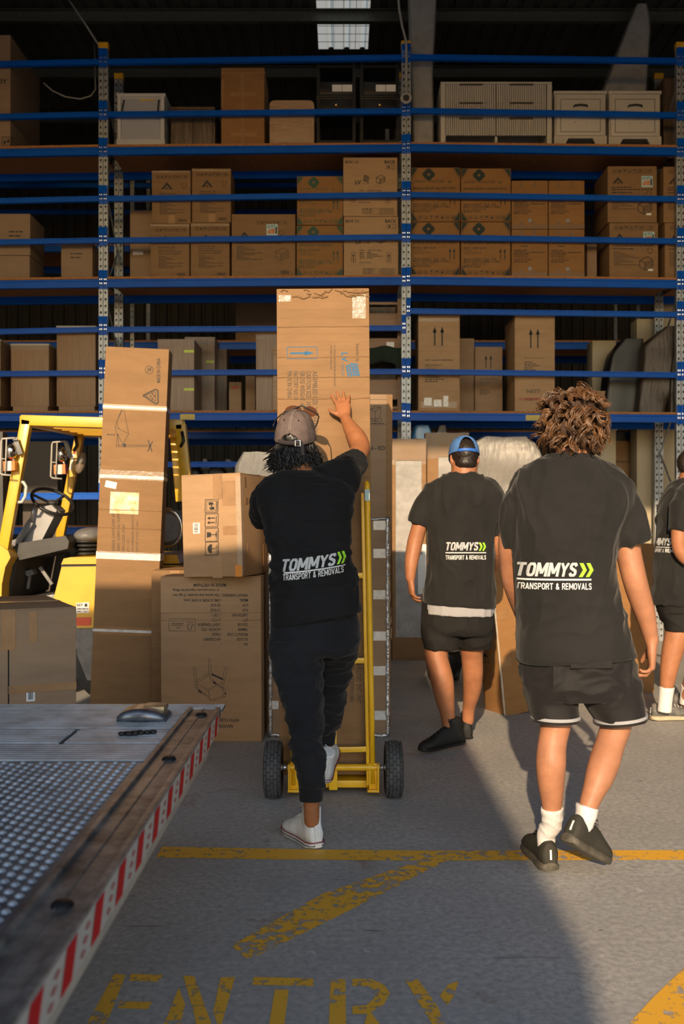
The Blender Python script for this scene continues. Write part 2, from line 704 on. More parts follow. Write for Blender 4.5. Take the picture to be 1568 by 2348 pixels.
wb = MB()
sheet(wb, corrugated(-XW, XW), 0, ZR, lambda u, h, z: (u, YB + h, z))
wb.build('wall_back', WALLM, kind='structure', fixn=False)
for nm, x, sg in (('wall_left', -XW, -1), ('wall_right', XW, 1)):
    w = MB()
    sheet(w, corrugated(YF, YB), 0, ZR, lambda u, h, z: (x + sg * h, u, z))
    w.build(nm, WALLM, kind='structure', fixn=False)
LINT = CH + .80 + SUN_TE * (9.4 - YF)     # the door head that cuts the sun off above the lower rack
wf = MB()
wf.box(-XW, XW, YF - .12, YF, LINT, ZR + .3)
wf.box(-XW, -7.2, YF - .12, YF, 0, LINT).box(7.2, XW, YF - .12, YF, 0, LINT)
wf.build('wall_front', FACADE, kind='structure')

# ------------------------------------------------------------------ floor paint


def floor_poly(pts, z):
    vs = []
    for p in pts:
        q = F(*p)
        vs.append((q.x, q.y, z))
    return vs


def paint_obj(name, polys, parent=None, z=.0012, **k):
    mb = MB()
    for pl in polys:
        mb.add(floor_poly(pl, z), [tuple(range(len(pl)))])
    me = mb.mesh(name, fixn=False)
    o = link(name, me, PAINT, parent, **k)
    return o


paint_obj('floor_line', [[(358, 1967), (372, 1942), (700, 1948), (1000, 1951), (1568, 1950), (1800, 1950), (1800, 1972),
                          (1568, 1972), (1000, 1974), (700, 1972)]],
          label='long worn yellow line painted straight across the concrete floor', cat='floor marking')
paint_obj('floor_line', [[(530, 2169), (740, 2050), (985, 1966), (1028, 1972), (790, 2094), (600, 2188), (566, 2199)]], z=.0016,
          label='slanting worn yellow line painted on the floor below the long one', cat='floor marking')
paint_obj('floor_line', [[(1440, 2350), (1500, 2285), (1590, 2200), (1700, 2130), (1700, 2280), (1520, 2420), (1390, 2420)]], z=.0012,
          label='broad sunlit yellow line painted in the right foreground corner', cat='floor marking')

E_ = [[(262, 2234), (288, 2236), (246, 2345), (228, 2398), (188, 2398), (204, 2340)],
      [(300, 2234), (374, 2236), (362, 2252), (296, 2250)], [(274, 2297), (349, 2298), (338, 2315), (270, 2313)],
      [(232, 2385), (330, 2387), (322, 2402), (226, 2400)]]
N_ = [[(420, 2238), (445, 2239), (486, 2352), (500, 2398), (458, 2398), (446, 2330)],
      [(410, 2265), (425, 2305), (400, 2398), (352, 2398), (384, 2330)],
      [(506, 2242), (539, 2241), (508, 2350), (498, 2350), (489, 2318)]]
T_ = [[(582, 2241), (719, 2244), (718, 2262), (578, 2259)], [(630, 2270), (662, 2270), (646, 2398), (606, 2398), (618, 2345)]]
R_ = [[(758, 2246), (792, 2246), (794, 2398), (752, 2398)],
      [(808, 2245), (850, 2246), (880, 2258), (894, 2278), (880, 2304), (850, 2322), (870, 2348), (886, 2398), (850, 2398), (836, 2346),
       (842, 2326), (808, 2326), (808, 2308), (840, 2306), (858, 2290), (860, 2274), (846, 2262), (808, 2262)]]
Y_ = [[(928, 2247), (958, 2246), (1004, 2310), (1020, 2350), (1026, 2398), (990, 2398), (990, 2348), (960, 2300)],
      [(1028, 2258), (1052, 2250), (1040, 2285), (1026, 2306), (1008, 2284)]]
ent = empty('floor_lettering', (0, 0, 0), 'yellow stencilled word ENTRY painted on the floor, worn', 'lettering')
for L_ in (E_, N_, T_, R_, Y_):
    paint_obj('letter', L_, ent)

# ------------------------------------------------------------------ truck behind the camera and its tail lift
ALU = mat('ribbed_aluminium', (0.52, 0.55, 0.60), rough=0.42, metal=0.30, var=.35, vscale=9, bump=.1, bscale=50)
ALUD = mat('grip_plate', (0.20, 0.21, 0.235), rough=0.36, metal=0.4, var=.5, vscale=5)
RAILM = mat('worn_rail', (0.12, 0.115, 0.115), rough=0.4, metal=0.6, var=.6, vscale=14, col2=(0.42, 0.40, 0.38))
TAPER = mat('red_reflector', (0.50, 0.005, 0.010), rough=0.5, spec=.15)
TAPEW = mat('white_reflector', (0.50, 0.47, 0.44), rough=0.4)
BEIGE = mat('beige_paint', (0.45, 0.40, 0.34), rough=0.5, var=.15)

TRX, TRY = -.69, -.95
TRH = SUN_TE * (9.02 - TRY)
TRX = .75 - TRH / SUN_TE * SUN_TA
tr = empty('truck', (TRX - 1.2, TRY - 3, 0), 'white box truck parked outside with its tail lift lowered', 'truck')
tw = mat('truck_white', (0.7, 0.7, 0.68), rough=.4)
b_ = MB().box(-1.2, 1.2, -3, 3, 1.0, TRH, bev=.04)
b_.build('cargo_box', tw, tr, smooth=R(40))
box_part('chassis', BLACK, tr, -.5, .5, -5, 2.9, .6, .98)
box_part('cab', tw, tr, -1.1, 1.1, -5.0, -3.1, .6, 2.5, bev=.2)
for sx in (-1, 1):
    for y in (-4.0, 1.6):
        MB().lathe([(.05, -.14), (.42, -.14), (.46, -.1), (.46, .1), (.42, .14), (.05, .14)],
                   Matrix.Translation((sx * .95, y, .465)) @ Matrix.Rotation(PI / 2, 4, 'Y')).build('wheel', BLACK, tr, smooth=R(40))

ZT, XE = .68, -.405
XL = -2.75
tl = empty('tail_lift', (XE - 1.1, 1.9, 0), 'aluminium truck tail lift platform with red and white striped edge', 'tail lift')
OX, OY = XE - 1.1, 1.9


def T(x, y, z):
    return (x - OX, y - OY, z)


def tl_build(mb, name, m, parent=None, smooth=False, **k):
    mb.v = [(x - OX, y - OY, z) for x, y, z in mb.v] if parent is None else mb.v
    return mb.build(name, m, parent or tl, smooth=smooth, **k)


# core: wedge-nosed slab
YN, YFAR = .30, 3.42
xi = XE - .105                      # inner side of the rail
core = MB()
core.prism([(0, 0)], 0, 0) if False else None
prof = [(YN, .60), (3.02, .60), (YFAR, ZT - .018), (YFAR, ZT - .012), (3.3, ZT - .012), (YN, ZT - .012)]
n = len(prof)
core.add([(XL, y, z) for y, z in prof] + [(XE - .002, y, z) for y, z in prof],
         [tuple(range(n)), tuple(reversed(range(n, 2 * n)))] + [(i, (i + 1) % n, n + (i + 1) % n, n + i) for i in range(n)])
tl_build(core, 'platform_core', BEIGE)


GROOVE = mat('dirty_groove', (0.11, 0.11, 0.115), rough=.7, var=.4, vscale=20)


def plank(name, y0, y1, x0, x1, pitch=.0235):
    pl = tl_build(MB().box(x0, x1, y0, y1, ZT - .014, ZT - .0065, bev=.001), name, GROOVE)
    mb = MB()
    y = y0 + .002
    while y < y1 - pitch * .6:
        mb.box(x0 + .002, x1 - .002, y, y + pitch * .62, ZT - .0065, ZT - .0015)
        y += pitch
    mb.v = [(a - OX, b - OY, c) for a, b, c in mb.v]
    mb.build('ribs', ALU, pl, fixn=False, kind='stuff')


plank('edge_plank', 3.335, 3.42, XL, XE + .005, .020)
plank('plank', 3.020, 3.322, XL, xi - .004)
plank('plank', 2.815, 3.002, XL, -.80)
plank('plank', 2.815, 3.002, -.788, xi - .004)
plank('plank', 2.61, 2.797, XL, xi - .004)
gp = MB().box(XL, xi - .006, YN, 2.60, ZT - .012, ZT - .006)
tl_build(gp, 'grip_plate', ALUD)
bu = MB()
x = xi - .03
row = 0
while x > -2.2:
    y = 2.585 - (row % 2) * .016
    while y > max(.9, -2.1 * x):            # only the part of the plate that can be seen into
        r1, r2, hh = .0095, .0055, .0045
        k = len(bu.v)
        vs = [(x + r1 * math.cos(a), y + r1 * math.sin(a), ZT - .006) for a in [PI / 3 * i for i in range(6)]]
        vs += [(x + r2 * math.cos(a), y + r2 * math.sin(a), ZT - .006 + hh) for a in [PI / 3 * i for i in range(6)]]
        bu.add(vs, [(i, (i + 1) % 6, 6 + (i + 1) % 6, 6 + i) for i in range(6)] + [(6, 7, 8, 9, 10, 11)])
        y -= .034
    x -= .024
    row += 1
tl_build(bu, 'grip_studs', ALU, fixn=False, kind='stuff')
rl = MB()
for a, b, z in ((xi, xi + .012, .012), (xi + .012, XE - .016, .004), (xi + .045, xi + .05, .0065), (XE - .016, XE, .010)):
    rl.box(a, b, YN, 3.33, ZT - .03, ZT - .008 + z, bev=.0015)
tl_build(rl, 'side_rail', RAILM, smooth=R(40))
for y in (3.22, 2.62, 1.62):
    m_ = MB().lathe([(.019, 0), (.019, .003), (.014, .008), (.006, .009)], Matrix.Translation((xi + .055, y, ZT - .004)), n=14)
    tl_build(m_, 'bolt', BLACK, smooth=R(40))
tp = MB().box(XE, XE + .0012, YN, 3.25, ZT - .064, ZT - .004)
tl_build(tp, 'reflective_tape', TAPEW)
y = 3.24
while y > .8:
    st = MB()
    st.add([(XE + .0022, y - .095, ZT - .063), (XE + .0022, y - .035, ZT - .063), (XE + .0022, y, ZT - .005), (XE + .0022, y - .06, ZT - .005)], [(0, 1, 2, 3)])
    tl_build(st, 'red_stripe', TAPER, fixn=False)
    em = MB()
    for j, zz in enumerate((ZT - .052, ZT - .036, ZT - .02)):
        q = y + .03 + j * .016
        em.add([(XE + .0022, q, zz - .006), (XE + .0022, q + .018, zz), (XE + .0022, q, zz + .006), (XE + .0022, q - .018, zz)], [(0, 1, 2, 3)])
    tl_build(em, 'red_mark', mat('faded_red', (0.42, 0.13, 0.12), rough=.4), fixn=False)
    y -= .172
tl_build(MB().box(XE - .03, XE, YN, 3.02, .592, ZT - .066, bev=.004), 'edge_trim', BEIGE, smooth=R(40))
for sx in (XL + .3, XE - .35):
    tl_build(MB().box(sx - .06, sx + .06, -1.0, .9, .42, .58, bev=.01), 'lift_arm', BLACK, smooth=R(40))
# cast cart stop lying folded on the ribbed planks
cs = MB()
cx0, cy0 = P(328, 1640, 3.14).x, 3.15
secs = []
for t in np.linspace(0, 1, 15):
    x = cx0 - .078 + .156 * t
    prof = math.sin(PI * min(max((t * .92 + .04), 0), 1)) ** .42
    hh = .048 * prof * (1 - .10 * t)
    d0, d1 = .062 * prof ** .6, .07
    ring = []
    for s in range(16):
        a = 2 * PI * s / 16
        ca, sa = math.cos(a), math.sin(a)
        yy = cy0 + (d1 if sa > 0 else d0) * math.copysign(abs(sa) ** .7, sa)
        zz = ZT - .008 + max(0, hh * (.5 + .62 * math.copysign(abs(ca) ** .6, ca)))
        ring.append(V((x, yy, min(zz, ZT - .008 + hh))))
    secs.append(ring)
cs.loft(secs)
cso = tl_build(cs, 'cart_stop', mat('cast_metal', (0.20, 0.21, 0.24), rough=.32, metal=.7, var=.4, vscale=16), smooth=True)
tl_build(MB().box(cx0 - .005, cx0 + .066, cy0 - .005, cy0 + .075, ZT + .02, ZT + .0385, bev=.006), 'cart_stop_pad', mat('worn_brass', (0.42, 0.31, 0.19), rough=.4, metal=.5, var=.5, vscale=30), smooth=R(40))
sc_ = MB()
for i_ in range(9):
    sc_.ell((-.62 + .008 * i_ - .03 * (i_ % 2), 2.90 + .004 * i_, ZT + .004), (.012, .010, .007), 6, 4)
tl_build(sc_, 'dirt_scrap', BLACK, smooth=True, kind='stuff')
# ------------------------------------------------------------------ storage racks
D0 = 10.2
S0 = FPX / D0


def zr(y):
    return CH + (HY - y) / S0


rack = empty('storage_rack', (0, D0 + .36, 0), 'tall front pallet rack with blue beams and perforated steel posts', 'rack')
RX, RY = 0.0, D0 + .36
PX = [-5.35, (235 - CX) / S0, (931 - CX) / S0, (1563 - CX) / S0, 6.3]
ZTOP = zr(101)
RD = .72


def post_mesh(h, w=.044, d=.06, pitch=.068):
    mb = MB()
    s = w * .30
    mb.box(-w / 2, -w / 2 + s, -.002, 0, 0, h).box(w / 2 - s, w / 2, -.002, 0, 0, h)
    z = 0.0
    while z < h - pitch:
        mb.box(-w / 2 + s, w / 2 - s, -.002, 0, z, z + pitch * .66)
        z += pitch
    mb.box(-w / 2, -w / 2 + .002, 0, d, 0, h).box(w / 2 - .002, w / 2, 0, d, 0, h)
    mb.box(-w / 2 + .002, w / 2 - .002, d * .8, d * .8 + .002, 0, h)
    return mb.mesh('upright_post', fixn=False)


PME = post_mesh(ZTOP)
PME.materials.append(GALV)
CAPM = MB().box(-.026, .026, -.006, .064, -.03, .035, bev=.006).mesh('post_cap', R(40))
CAPM.materials.append(YCAP)


def add_post(root, x, y, ox, oy, cap=True, face=1):
    p = link('upright_post', PME, None, root)
    p.location = (x - ox, y - oy, 0)
    if cap:
        c = link('post_cap', CAPM, None, p)
        c.location = (0, 0, ZTOP)
    return p


def beam_mesh(L, h):
    mb = MB()
    # box section with a small step along its upper front edge
    pr = [(-.0, 0), (-.0, h * .72), (.006, h * .80), (.006, h), (.045, h), (.045, 0)]
    k = len(pr)
    vs = [(0, y, z) for y, z in pr] + [(L, y, z) for y, z in pr]
    mb.add(vs, [tuple(range(k)), tuple(range(k, 2 * k))] + [(i, (i + 1) % k, k + (i + 1) % k, k + i) for i in range(k)])
    return mb


PLATE = MB().box(-.023, .023, -.008, -.002, -.06, .135, bev=.002).mesh('end_plate', R(40))
PLATE.materials.append(BLUE)
HOOK = MB()
for z in (-.03, .012):
    for sx in (-.009, .009):
        HOOK.box(sx - .004, sx + .004, -.014, -.008, z, z + .03, bev=.003)
HOOK = HOOK.mesh('beam_hook', R(40))
HOOK.materials.append(CHROME)


def add_beam(root, x0, z0, x1, z1, y, h, ox, oy, plates=True, dy0=0, dy1=0):
    """z at the centre of the beam at each end"""
    L = math.dist((x0, z0), (x1, z1))
    me = beam_mesh(L, h).mesh('beam')
    b = link('beam', me, BLUE, root)
    b.location = (x0 - ox, y + dy0 - .006 - oy, z0 - h / 2)
    b.rotation_euler = (0, -math.atan2(z1 - z0, x1 - x0), math.atan2(dy1 - dy0, x1 - x0))
    if plates:
        for xx in (-.0245, L + .0245):
            p = link('end_plate', PLATE, None, b)
            p.location = (xx, .005, h / 2)
            p.rotation_euler = (0, PI, 0) if False else (0, 0, 0)
            q = link('beam_hook', HOOK, None, b)
            q.location = (xx, .005, h / 2 + .02)
    return b


for i, x in enumerate(PX):
    for sx in (-.0245, .0245):
        dy = (.03, .03, 0, .025, .03)[i]
        add_post(rack, x + sx, D0 + dy, RX, RY)
        add_post(rack, x + sx, D0 + RD + dy * .5, RX, RY)
    # frame bracing
    br = MB()
    z = .4
    k = 0
    while z < ZTOP - .7:
        a, b = V((x, D0 + .09, z)), V((x, D0 + RD - .02, z + .55))
        if k % 2:
            a.y, b.y = b.y, a.y
        br.tube([a - V((RX, RY, 0)), b - V((RX, RY, 0))], .009, 6)
        z += .55
        k += 1
    br.build('frame_brace', GALV, rack)

# (left-bay y at x=0, at left post, at centre; right-bay y at centre, right post), beam height
BEAMS = [  # y far left, y left post, y centre-left, y centre-right, y right edge, height, shelf
    (143, 138, 131, 130, 136, .056, 0), (264, 259, 254, 253, 261, .056, 0), (348, 344, 339, 338, 345, .078, 1),
    (458, 453, 446, 446, 454, .056, 0), (553, 549, 543, 543, 551, .056, 0), (651, 648, 644, 643, 650, .084, 1),
    (759, 754, 752, 713, 720, .056, 0), (856, 854, 852, 852, 859, .056, 0), (956, 955, 954, 955, 959, .080, 1)]
for yl, y1, y2, y3, y4, h, shelf in BEAMS:
    xl = (0 - CX) / S0
    z1, z2, z3 = zr(y1), zr(y2), zr(y3)
    sl = (zr(yl) - z1) / (xl - PX[1])
    zfar = z1 + sl * (PX[0] - PX[1])
    xr = (1568 - CX) / S0
    z4 = zr(y4)
    z5 = z3 + (z4 - z3) / (xr - PX[2]) * (PX[3] - PX[2])
    segs = [(PX[0] + .047, zfar, PX[1] - .047, z1, .03, .03), (PX[1] + .047, z1, PX[2] - .047, z2, .03, 0), (PX[2] + .047, z3, PX[3] - .047, z5, 0, .025),
            (PX[3] + .047, z5, PX[4] - .047, z5, .025, .03)]
    for a, za, b, zb, d0, d1 in segs:
        add_beam(rack, a, za, b, zb, D0, h, RX, RY, True, d0, d1)
        if shelf:
            rb = add_beam(rack, a, za, b, zb, D0 + RD + .04, h, RX, RY, False)
            bd = MB()
            t = .022
            c0, c1 = za + h / 2, zb + h / 2
            y0, y1b = D0 + max(d0, d1) * .5 - .004, D0 + RD + .07
            pts = [(a, y0, c0), (b, y0, c1), (b, y1b, c1), (a, y1b, c0)]
            vs = [(p[0] - RX, p[1] - RY, p[2]) for p in pts] + [(p[0] - RX, p[1] - RY, p[2] + t) for p in pts]
            bd.add(vs, [(0, 3, 2, 1), (4, 5, 6, 7), (0, 1, 5, 4), (1, 2, 6, 5), (2, 3, 7, 6), (3, 0, 4, 7)])
            bd.build('shelf_board', BOARD, rack)
# lower guard beams
add_beam(rack, PX[1] + .047, zr(1065), PX[2] - .047, zr(1064), D0, .056, RX, RY, True, .03, 0)
add_beam(rack, PX[0] + .047, zr(1140), PX[1] - .047, zr(1137), D0, .07, RX, RY, True, .03, .03)
add_beam(rack, PX[1] + .047, zr(1195), PX[2] - .047, zr(1195), D0 + RD + .04, .07, RX, RY, False)
for x, y in (((430 - CX) / S0, 956), ((1222 - CX) / S0, 958)):
    MB().box(-.075, .075, -.0035, 0, -.028, .028).build('beam_label', mat('yellow_label', (0.55, 0.42, 0.09), rough=.5, var=.2), rack).location = (x - RX, D0 - .002 - RY, zr(y))

# second row of racking behind
D2 = 12.1
rack2 = empty('storage_rack', (0, D2 + .5, 0), 'dim second pallet rack standing behind the front rack', 'rack')
for x in (-5.6, -2.55, .55, 3.6, 6.6):
    for y in (D2, D2 + 1.0):
        add_post(rack2, x, y, 0, D2 + .5, False)
S2 = FPX / D2
for zz, h, shelf in ((4.63, .08, 1), (3.45, .09, 1), (2.36, .08, 1), (5.4, .056, 0), (1.2, .09, 1)):
    for a, b in ((-5.57, -2.58), (-2.52, .52), (.58, 3.57), (3.63, 6.57)):
        add_beam(rack2, a, zz, b, zz, D2, h, 0, D2 + .5, False)
        add_beam(rack2, a, zz, b, zz, D2 + 1.04, h, 0, D2 + .5, False)
        if shelf:
            MB().box(a, b, -.5, .5, zz + h / 2, zz + h / 2 + .02).build('shelf_board', BOARD, rack2)

SHELF = {}


def shelf_z(level, px):
    """top of the shelf board at picture column px"""
    yl, y1, y2, y3, y4, h, s = BEAMS[{3: 2, 2: 5, 1: 8}[level]]
    xs = [0, 235, 930, 932, 1568]
    ys = [yl, y1, y2, y3, y4]
    return zr(float(np.interp(px, xs, ys))) + h / 2 + .029
# ------------------------------------------------------------------ cartons


def carton(label, w, d, h, loc, rot=(0, 0, 0), m=KRAFT, ink=None, group=None, flaps=False, name='carton', seam=True,
           inkmat=INKB, tapes=(), stickers=(), crease=(), cat='carton'):
    """root at the base centre; front face looks to -y. tapes: (x0,x1,y0,y1,material) on the front"""
    r = empty(name, loc, label, cat, group, rot)
    y = -d / 2
    top = h - (.006 if flaps else 0)
    mb = MB()
    # board box with slightly rounded edges and a proud lip of board at the top edge
    mb.box(-w / 2, w / 2, -d / 2, d / 2, 0, top, bev=min(.006, w * .02))
    body = mb.build('board_body', m, r, smooth=R(40))
    if flaps:
        g = .003
        box_part('top_flap', m, r, -w / 2 + .001, w / 2 - .001, -d / 2 + .001, -g, top - .001, h, bev=.002)
        box_part('top_flap', m, r, -w / 2 + .001, w / 2 - .001, g, d / 2 - .001, top - .001, h, bev=.002)
        box_part('seam_tape', TAPEM, r, -w / 2 - .001, w / 2 + .001, -.03, .03, h, h + .0012)
        if seam:
            box_part('seam_tape', TAPEM, r, -.03, .03, -d / 2 - .0015, -d / 2, h * .80, h - .002)
    for i_, t in enumerate(tapes):
        box_part('tape', t[4] if len(t) > 4 else TAPEM, r, t[0] - w / 2, t[1] - w / 2, y - .0012 - .0005 * i_, y + .001, t[2], t[3])
    for c in crease:
        cm = MB()
        pts = []
        for k in range(13):
            xx = -w / 2 + .004 + (w - .008) * k / 12
            pts.append((xx, y - .0002, c + random.uniform(-.002, .002)))
        cm.tube(pts, .0028, 5)
        cm.build('crease', m, r, smooth=True)
    for s in stickers:       # x0,x1,y0,y1,material,inkfn
        st = box_part('sticker', s[4], r, s[0] - w / 2, s[1] - w / 2, y - .0018, y - .0005, s[2], s[3])
        if len(s) > 5 and s[5]:
            k = Ink()
            s[5](k, s[0], s[2], s[1] - s[0], s[3] - s[2])
            k.transform(lambda a, b: (a - w / 2, b))
            link('print', k.mesh('print', y - .0024), s[6] if len(s) > 6 else INKB, st)
    if ink:
        k = Ink()
        ink(k, w, h)
        k.transform(lambda a, b: (a - w / 2, b))
        link('print', k.mesh('print', y - .0008 - (.0005 * len(tapes) + .0006 if tapes else 0)), inkmat, r, kind='stuff')
    return r


def rect_carton(label, x0, x1, ytop, Z, d, zbase=None, ybase=None, **k):
    """front face given in the picture at depth Z; base height in metres"""
    s = FPX / Z
    w = (x1 - x0) / s
    ztop = CH + (HY - ytop) / s
    if zbase is None:
        zbase = CH + (HY - ybase) / s
    return carton(label, w, d, ztop - zbase, ((x0 + x1) / 2 / s - CX / s, Z + d / 2, zbase), **k)


def shelf_carton(label, level, x0, x1, ytop, d=.5, Z=10.3, on=None, **k):
    zb = shelf_z(level, (x0 + x1) / 2) if on is None else on
    return rect_carton(label, x0, x1, ytop, Z, d, zbase=zb, **k)


def top_of(ytop, Z=10.3):
    return CH + (HY - ytop) * Z / FPX


# ---- printed designs; x to the right, y up from the bottom-left of the front
def icons_row(k, x, y, s, kinds, gap=.12):
    for i, kd in enumerate(kinds):
        k.icon(kd, x + i * s * (1 + gap), y, s)


def ink_corner(k, w, h):
    a, b = w * .10, h * .12
    t = .006
    for sx in (0, 1):
        for sy in (0, 1):
            X = (lambda u: u) if not sx else (lambda u: w - u)
            Y = (lambda u: u) if not sy else (lambda u: h - u)
            k.poly([(X(t), Y(t)), (X(a * 1.35), Y(t)), (X(t), Y(b * 1.5))])
            k.line((X(a * 1.6), Y(t)), (X(t), Y(b * 1.8)), .003)


def linksea_logo(k, x, y, r):
    n = 28
    out = []
    for i in range(n):
        a = 2 * PI * i / n
        rr = r * (1 + .10 * math.cos(4 * a))
        out.append((x + rr * math.cos(a), y + rr * math.sin(a)))
    q = r * .22
    inn = [(x + q * math.cos(2 * PI * i / n), y + q * math.sin(2 * PI * i / n)) for i in range(n)]
    for i in range(n):
        j = (i + 1) % n
        k.poly([out[i], out[j], inn[j], inn[i]])


def ink_linksea(l1, l2, l3, wide):
    def f(k, w, h):
        ink_corner(k, w, h)
        linksea_logo(k, w * .36, h * .87, h * .105)
        k.text('LINKSEA  FURNITURE', w * .06, h * .72, h * .042, width=w * .62)
        k.icon('box', w * .76, h * .71, h * .05)
        k.text(l1, w * .05, h * .595, h * .040, width=w * (.86 if wide else .72), bold=.02)
        k.text(l2, w * .05, h * .505, h * .034, width=w * .46, bold=.015)
        k.text('CTN NO.: 1/1', w * .05, h * .462, h * .032, width=w * .25)
        k.text(l3, w * .05, h * .415, h * .034, width=w * .36)
        k.text('GROSS WEIGHT:  25.60   KGS', w * .05, h * .30, h * .036, width=w * .66, bold=.015)
        k.text('MEAS: 533X470X530MM (0.133M3)', w * .05, h * .258, h * .034, width=w * .74, bold=.015)
        k.text('PI NO.: ABMLI-241107', w * .05, h * .212, h * .034, width=w * .46)
        k.text('MADE IN CHINA', w * .05, h * .168, h * .034, width=w * .35, bold=.015)
        k.arrow_up(w * .80, h * .31, h * .20, w * .055)
        k.arrow_up(w * .885, h * .31, h * .20, w * .055)
        icons_row(k, w * .15, h * .035, h * .075, ('bars', 'tri', 'glass', 'umbrella', 'box', 'up', 'care'), .36)
    return f


def cabinet_drawing(k, x, y, s, t=.006):
    a = [(x, y + s * .2), (x + s * .4, y), (x + s, y + s * .25), (x + s, y + s * .75), (x + s * .58, y + s), (x, y + s * .72)]
    k.path(a, t, True)
    k.path([(x, y + s * .72), (x + s * .4, y + s * .52), (x + s, y + s * .75)], t)
    k.line((x + s * .4, y), (x + s * .4, y + s * .52), t)
    k.line((x + s * .43, y + s * .20), (x + s * .97, y + s * .43), t)
    k.line((x + s * .43, y + s * .37), (x + s * .97, y + s * .60), t)


def lv_logo(k, x, y, s):
    """letters with a swept grid of tiles above them"""
    k.text('LV', x, y, s * .55, bold=.035)
    k.text('FURNITURE', x + s * .95, y, s * .16)
    for i in range(4):
        for j in range(4):
            u, v = x + s * (1.15 + .2 * i + .05 * j), y + s * (.45 + .24 * j - .03 * i * i)
            k.poly([(u, v), (u + s * .16, v - s * .02), (u + s * .2, v + s * .17), (u + s * .04, v + s * .2)])


def ink_lv(k, w, h):
    k.text('BOX 1/1', w * .035, h * .90, h * .045, bold=.03)
    k.text('BACK', w * .965, h * .90, h * .05, align='r', bold=.03)
    k.frame(w * .80, h * .80, w * .955, h * .87, .004)
    k.disc(w * .84, h * .835, .012, 8)
    k.ring(w * .91, h * .835, .012, .003, 8)
    lv_logo(k, w * .22, h * .545, h * .115)
    cabinet_drawing(k, w * .61, h * .55, w * .16)
    k.text('ITEM      : BEDSIDE TABLE', w * .29, h * .425, h * .022, width=w * .41, bold=.02)
    for i in range(4):
        k.micro(w * .29, h * (.39 - .03 * i), w * .09, h * .014)
        k.micro(w * .43, h * (.39 - .03 * i), w * (.1 + .09 * (i % 3)), h * .014)
    k.text('MADE IN MALAYSIA', w * .29, h * .225, h * .018, width=w * .21, bold=.02)
    for x in (.14, .79):
        k.frame(w * x, h * .235, w * (x + .075), h * .40, .004)
        k.arrow_up(w * (x + .0375), h * .25, h * .13, w * .045)
    k.frame(w * .35, h * .035, w * .64, h * .13, .003)
    k.line((w * .57, h * .035), (w * .57, h * .13), .002)
    for i in range(3):
        k.micro(w * .36, h * (.05 + .03 * i), w * .19, h * .013)
    k.frame(w * .67, h * .025, w * .94, h * .135, .003)
    for i in range(4):
        k.micro(w * .68, h * (.04 + .024 * i), w * .24, h * .010)


def triangle_logo(k, x, y, s):
    k.poly([(x, y), (x + s * .22, y), (x + s * .5, y + s * .36), (x + s * .5, y + s * .62)])
    k.poly([(x + s, y), (x + s * .78, y), (x + s * .5, y + s * .36), (x + s * .5, y + s * .62)])
    k.poly([(x + s * .36, y + .002), (x + s * .64, y + .002), (x + s * .5, y + s * .18)])


ROWK = ('bars', 'box', 'umbrella', 'tri', 'glass', 'care', 'bang', 'bars')


def recycle(k, x, y, r):
    for i in range(3):
        a = 2 * PI * i / 3 + PI / 2
        k.ring(x, y, r, r * .22, 5, a + .15, a + 1.75)


def ink_tri(k, w, h):
    icons_row(k, w * .12, h * .855, w * .085, ROWK, .2)
    triangle_logo(k, w * .24, h * .65, w * .30)
    recycle(k, w * .83, h * .72, w * .06)
    k.text('PRODUCT NAME :  MAYA', w * .21, h * .555, h * .020, width=w * .42, bold=.03)
    k.text('PRODUCT DESCRIPTION :', w * .21, h * .512, h * .018, width=w * .42, bold=.02)
    k.text('MAYA BEDSIDE OPEN NIGHTSTAND', w * .21, h * .472, h * .018, width=w * .60, bold=.03)
    k.text('PRODUCT CODE : HOMEMAY001', w * .21, h * .430, h * .018, width=w * .56, bold=.03)
    for i in range(9):
        k.micro(w * .21, h * (.385 - .026 * i), w * (.62 if i in (5, 7) else .2 + .1 * (i % 3)), h * .010)
    k.barcode(w * .68, h * .035, w * .21, h * .05)


def ink_tri_side(k, w, h):
    icons_row(k, w * .40, h * .84, w * .05, ROWK, .2)
    triangle_logo(k, w * .11, h * .61, w * .18)
    recycle(k, w * .78, h * .70, w * .035)
    k.text('PRODUCT DESCRIPTION : MAYA TALLBOY CHEST', w * .08, h * .525, h * .025, width=w * .70, bold=.02)
    for i in range(9):
        k.micro(w * .08, h * (.48 - .026 * i), w * (.40 if i in (4, 8) else .12 + .08 * (i % 3)), h * .011)
    cabinet_drawing(k, w * .69, h * .26, w * .2, .004)
    k.barcode(w * .77, h * .045, w * .13, h * .06)


def ink_bedside(k, w, h):
    icons_row(k, w * .10, h * .875, w * .085, ROWK, .2)
    triangle_logo(k, w * .10, h * .69, w * .22)
    k.micro(w * .08, h * .615, w * .42, h * .016)
    k.micro(w * .08, h * .575, w * .84, h * .018)
    k.micro(w * .08, h * .52, w * .42, h * .020)
    for i in range(10):
        k.micro(w * .09, h * (.47 - .026 * i), w * (.52 if i in (4, 9) else .14 + .09 * (i % 4)), h * .010)
    recycle(k, w * .83, h * .50, w * .055)
    cabinet_drawing(k, w * .62, h * .15, w * .27, .008)


def ink_pair(k, w, h):
    """two arrows and a few lines"""
    for x in (.395, .575):
        k.arrow_up(w * x, h * .68, h * .20, w * .10)
    k.text('NEST TALLBOY ASHWOOD', w * .16, h * .525, h * .012, width=w * .68, bold=.03)
    k.text('MODEL: LS-NES-TB-WH', w * .16, h * .475, h * .010, width=w * .40, bold=.02)
    k.text('CTN NO.: 1/1', w * .16, h * .455, h * .010, width=w * .25)
    k.text('COLOR: IVORY', w * .16, h * .435, h * .010, width=w * .27)
    for i in range(4):
        k.micro(w * .16, h * (.37 - .022 * i), w * (.3 + .08 * (i % 3)), h * .009)


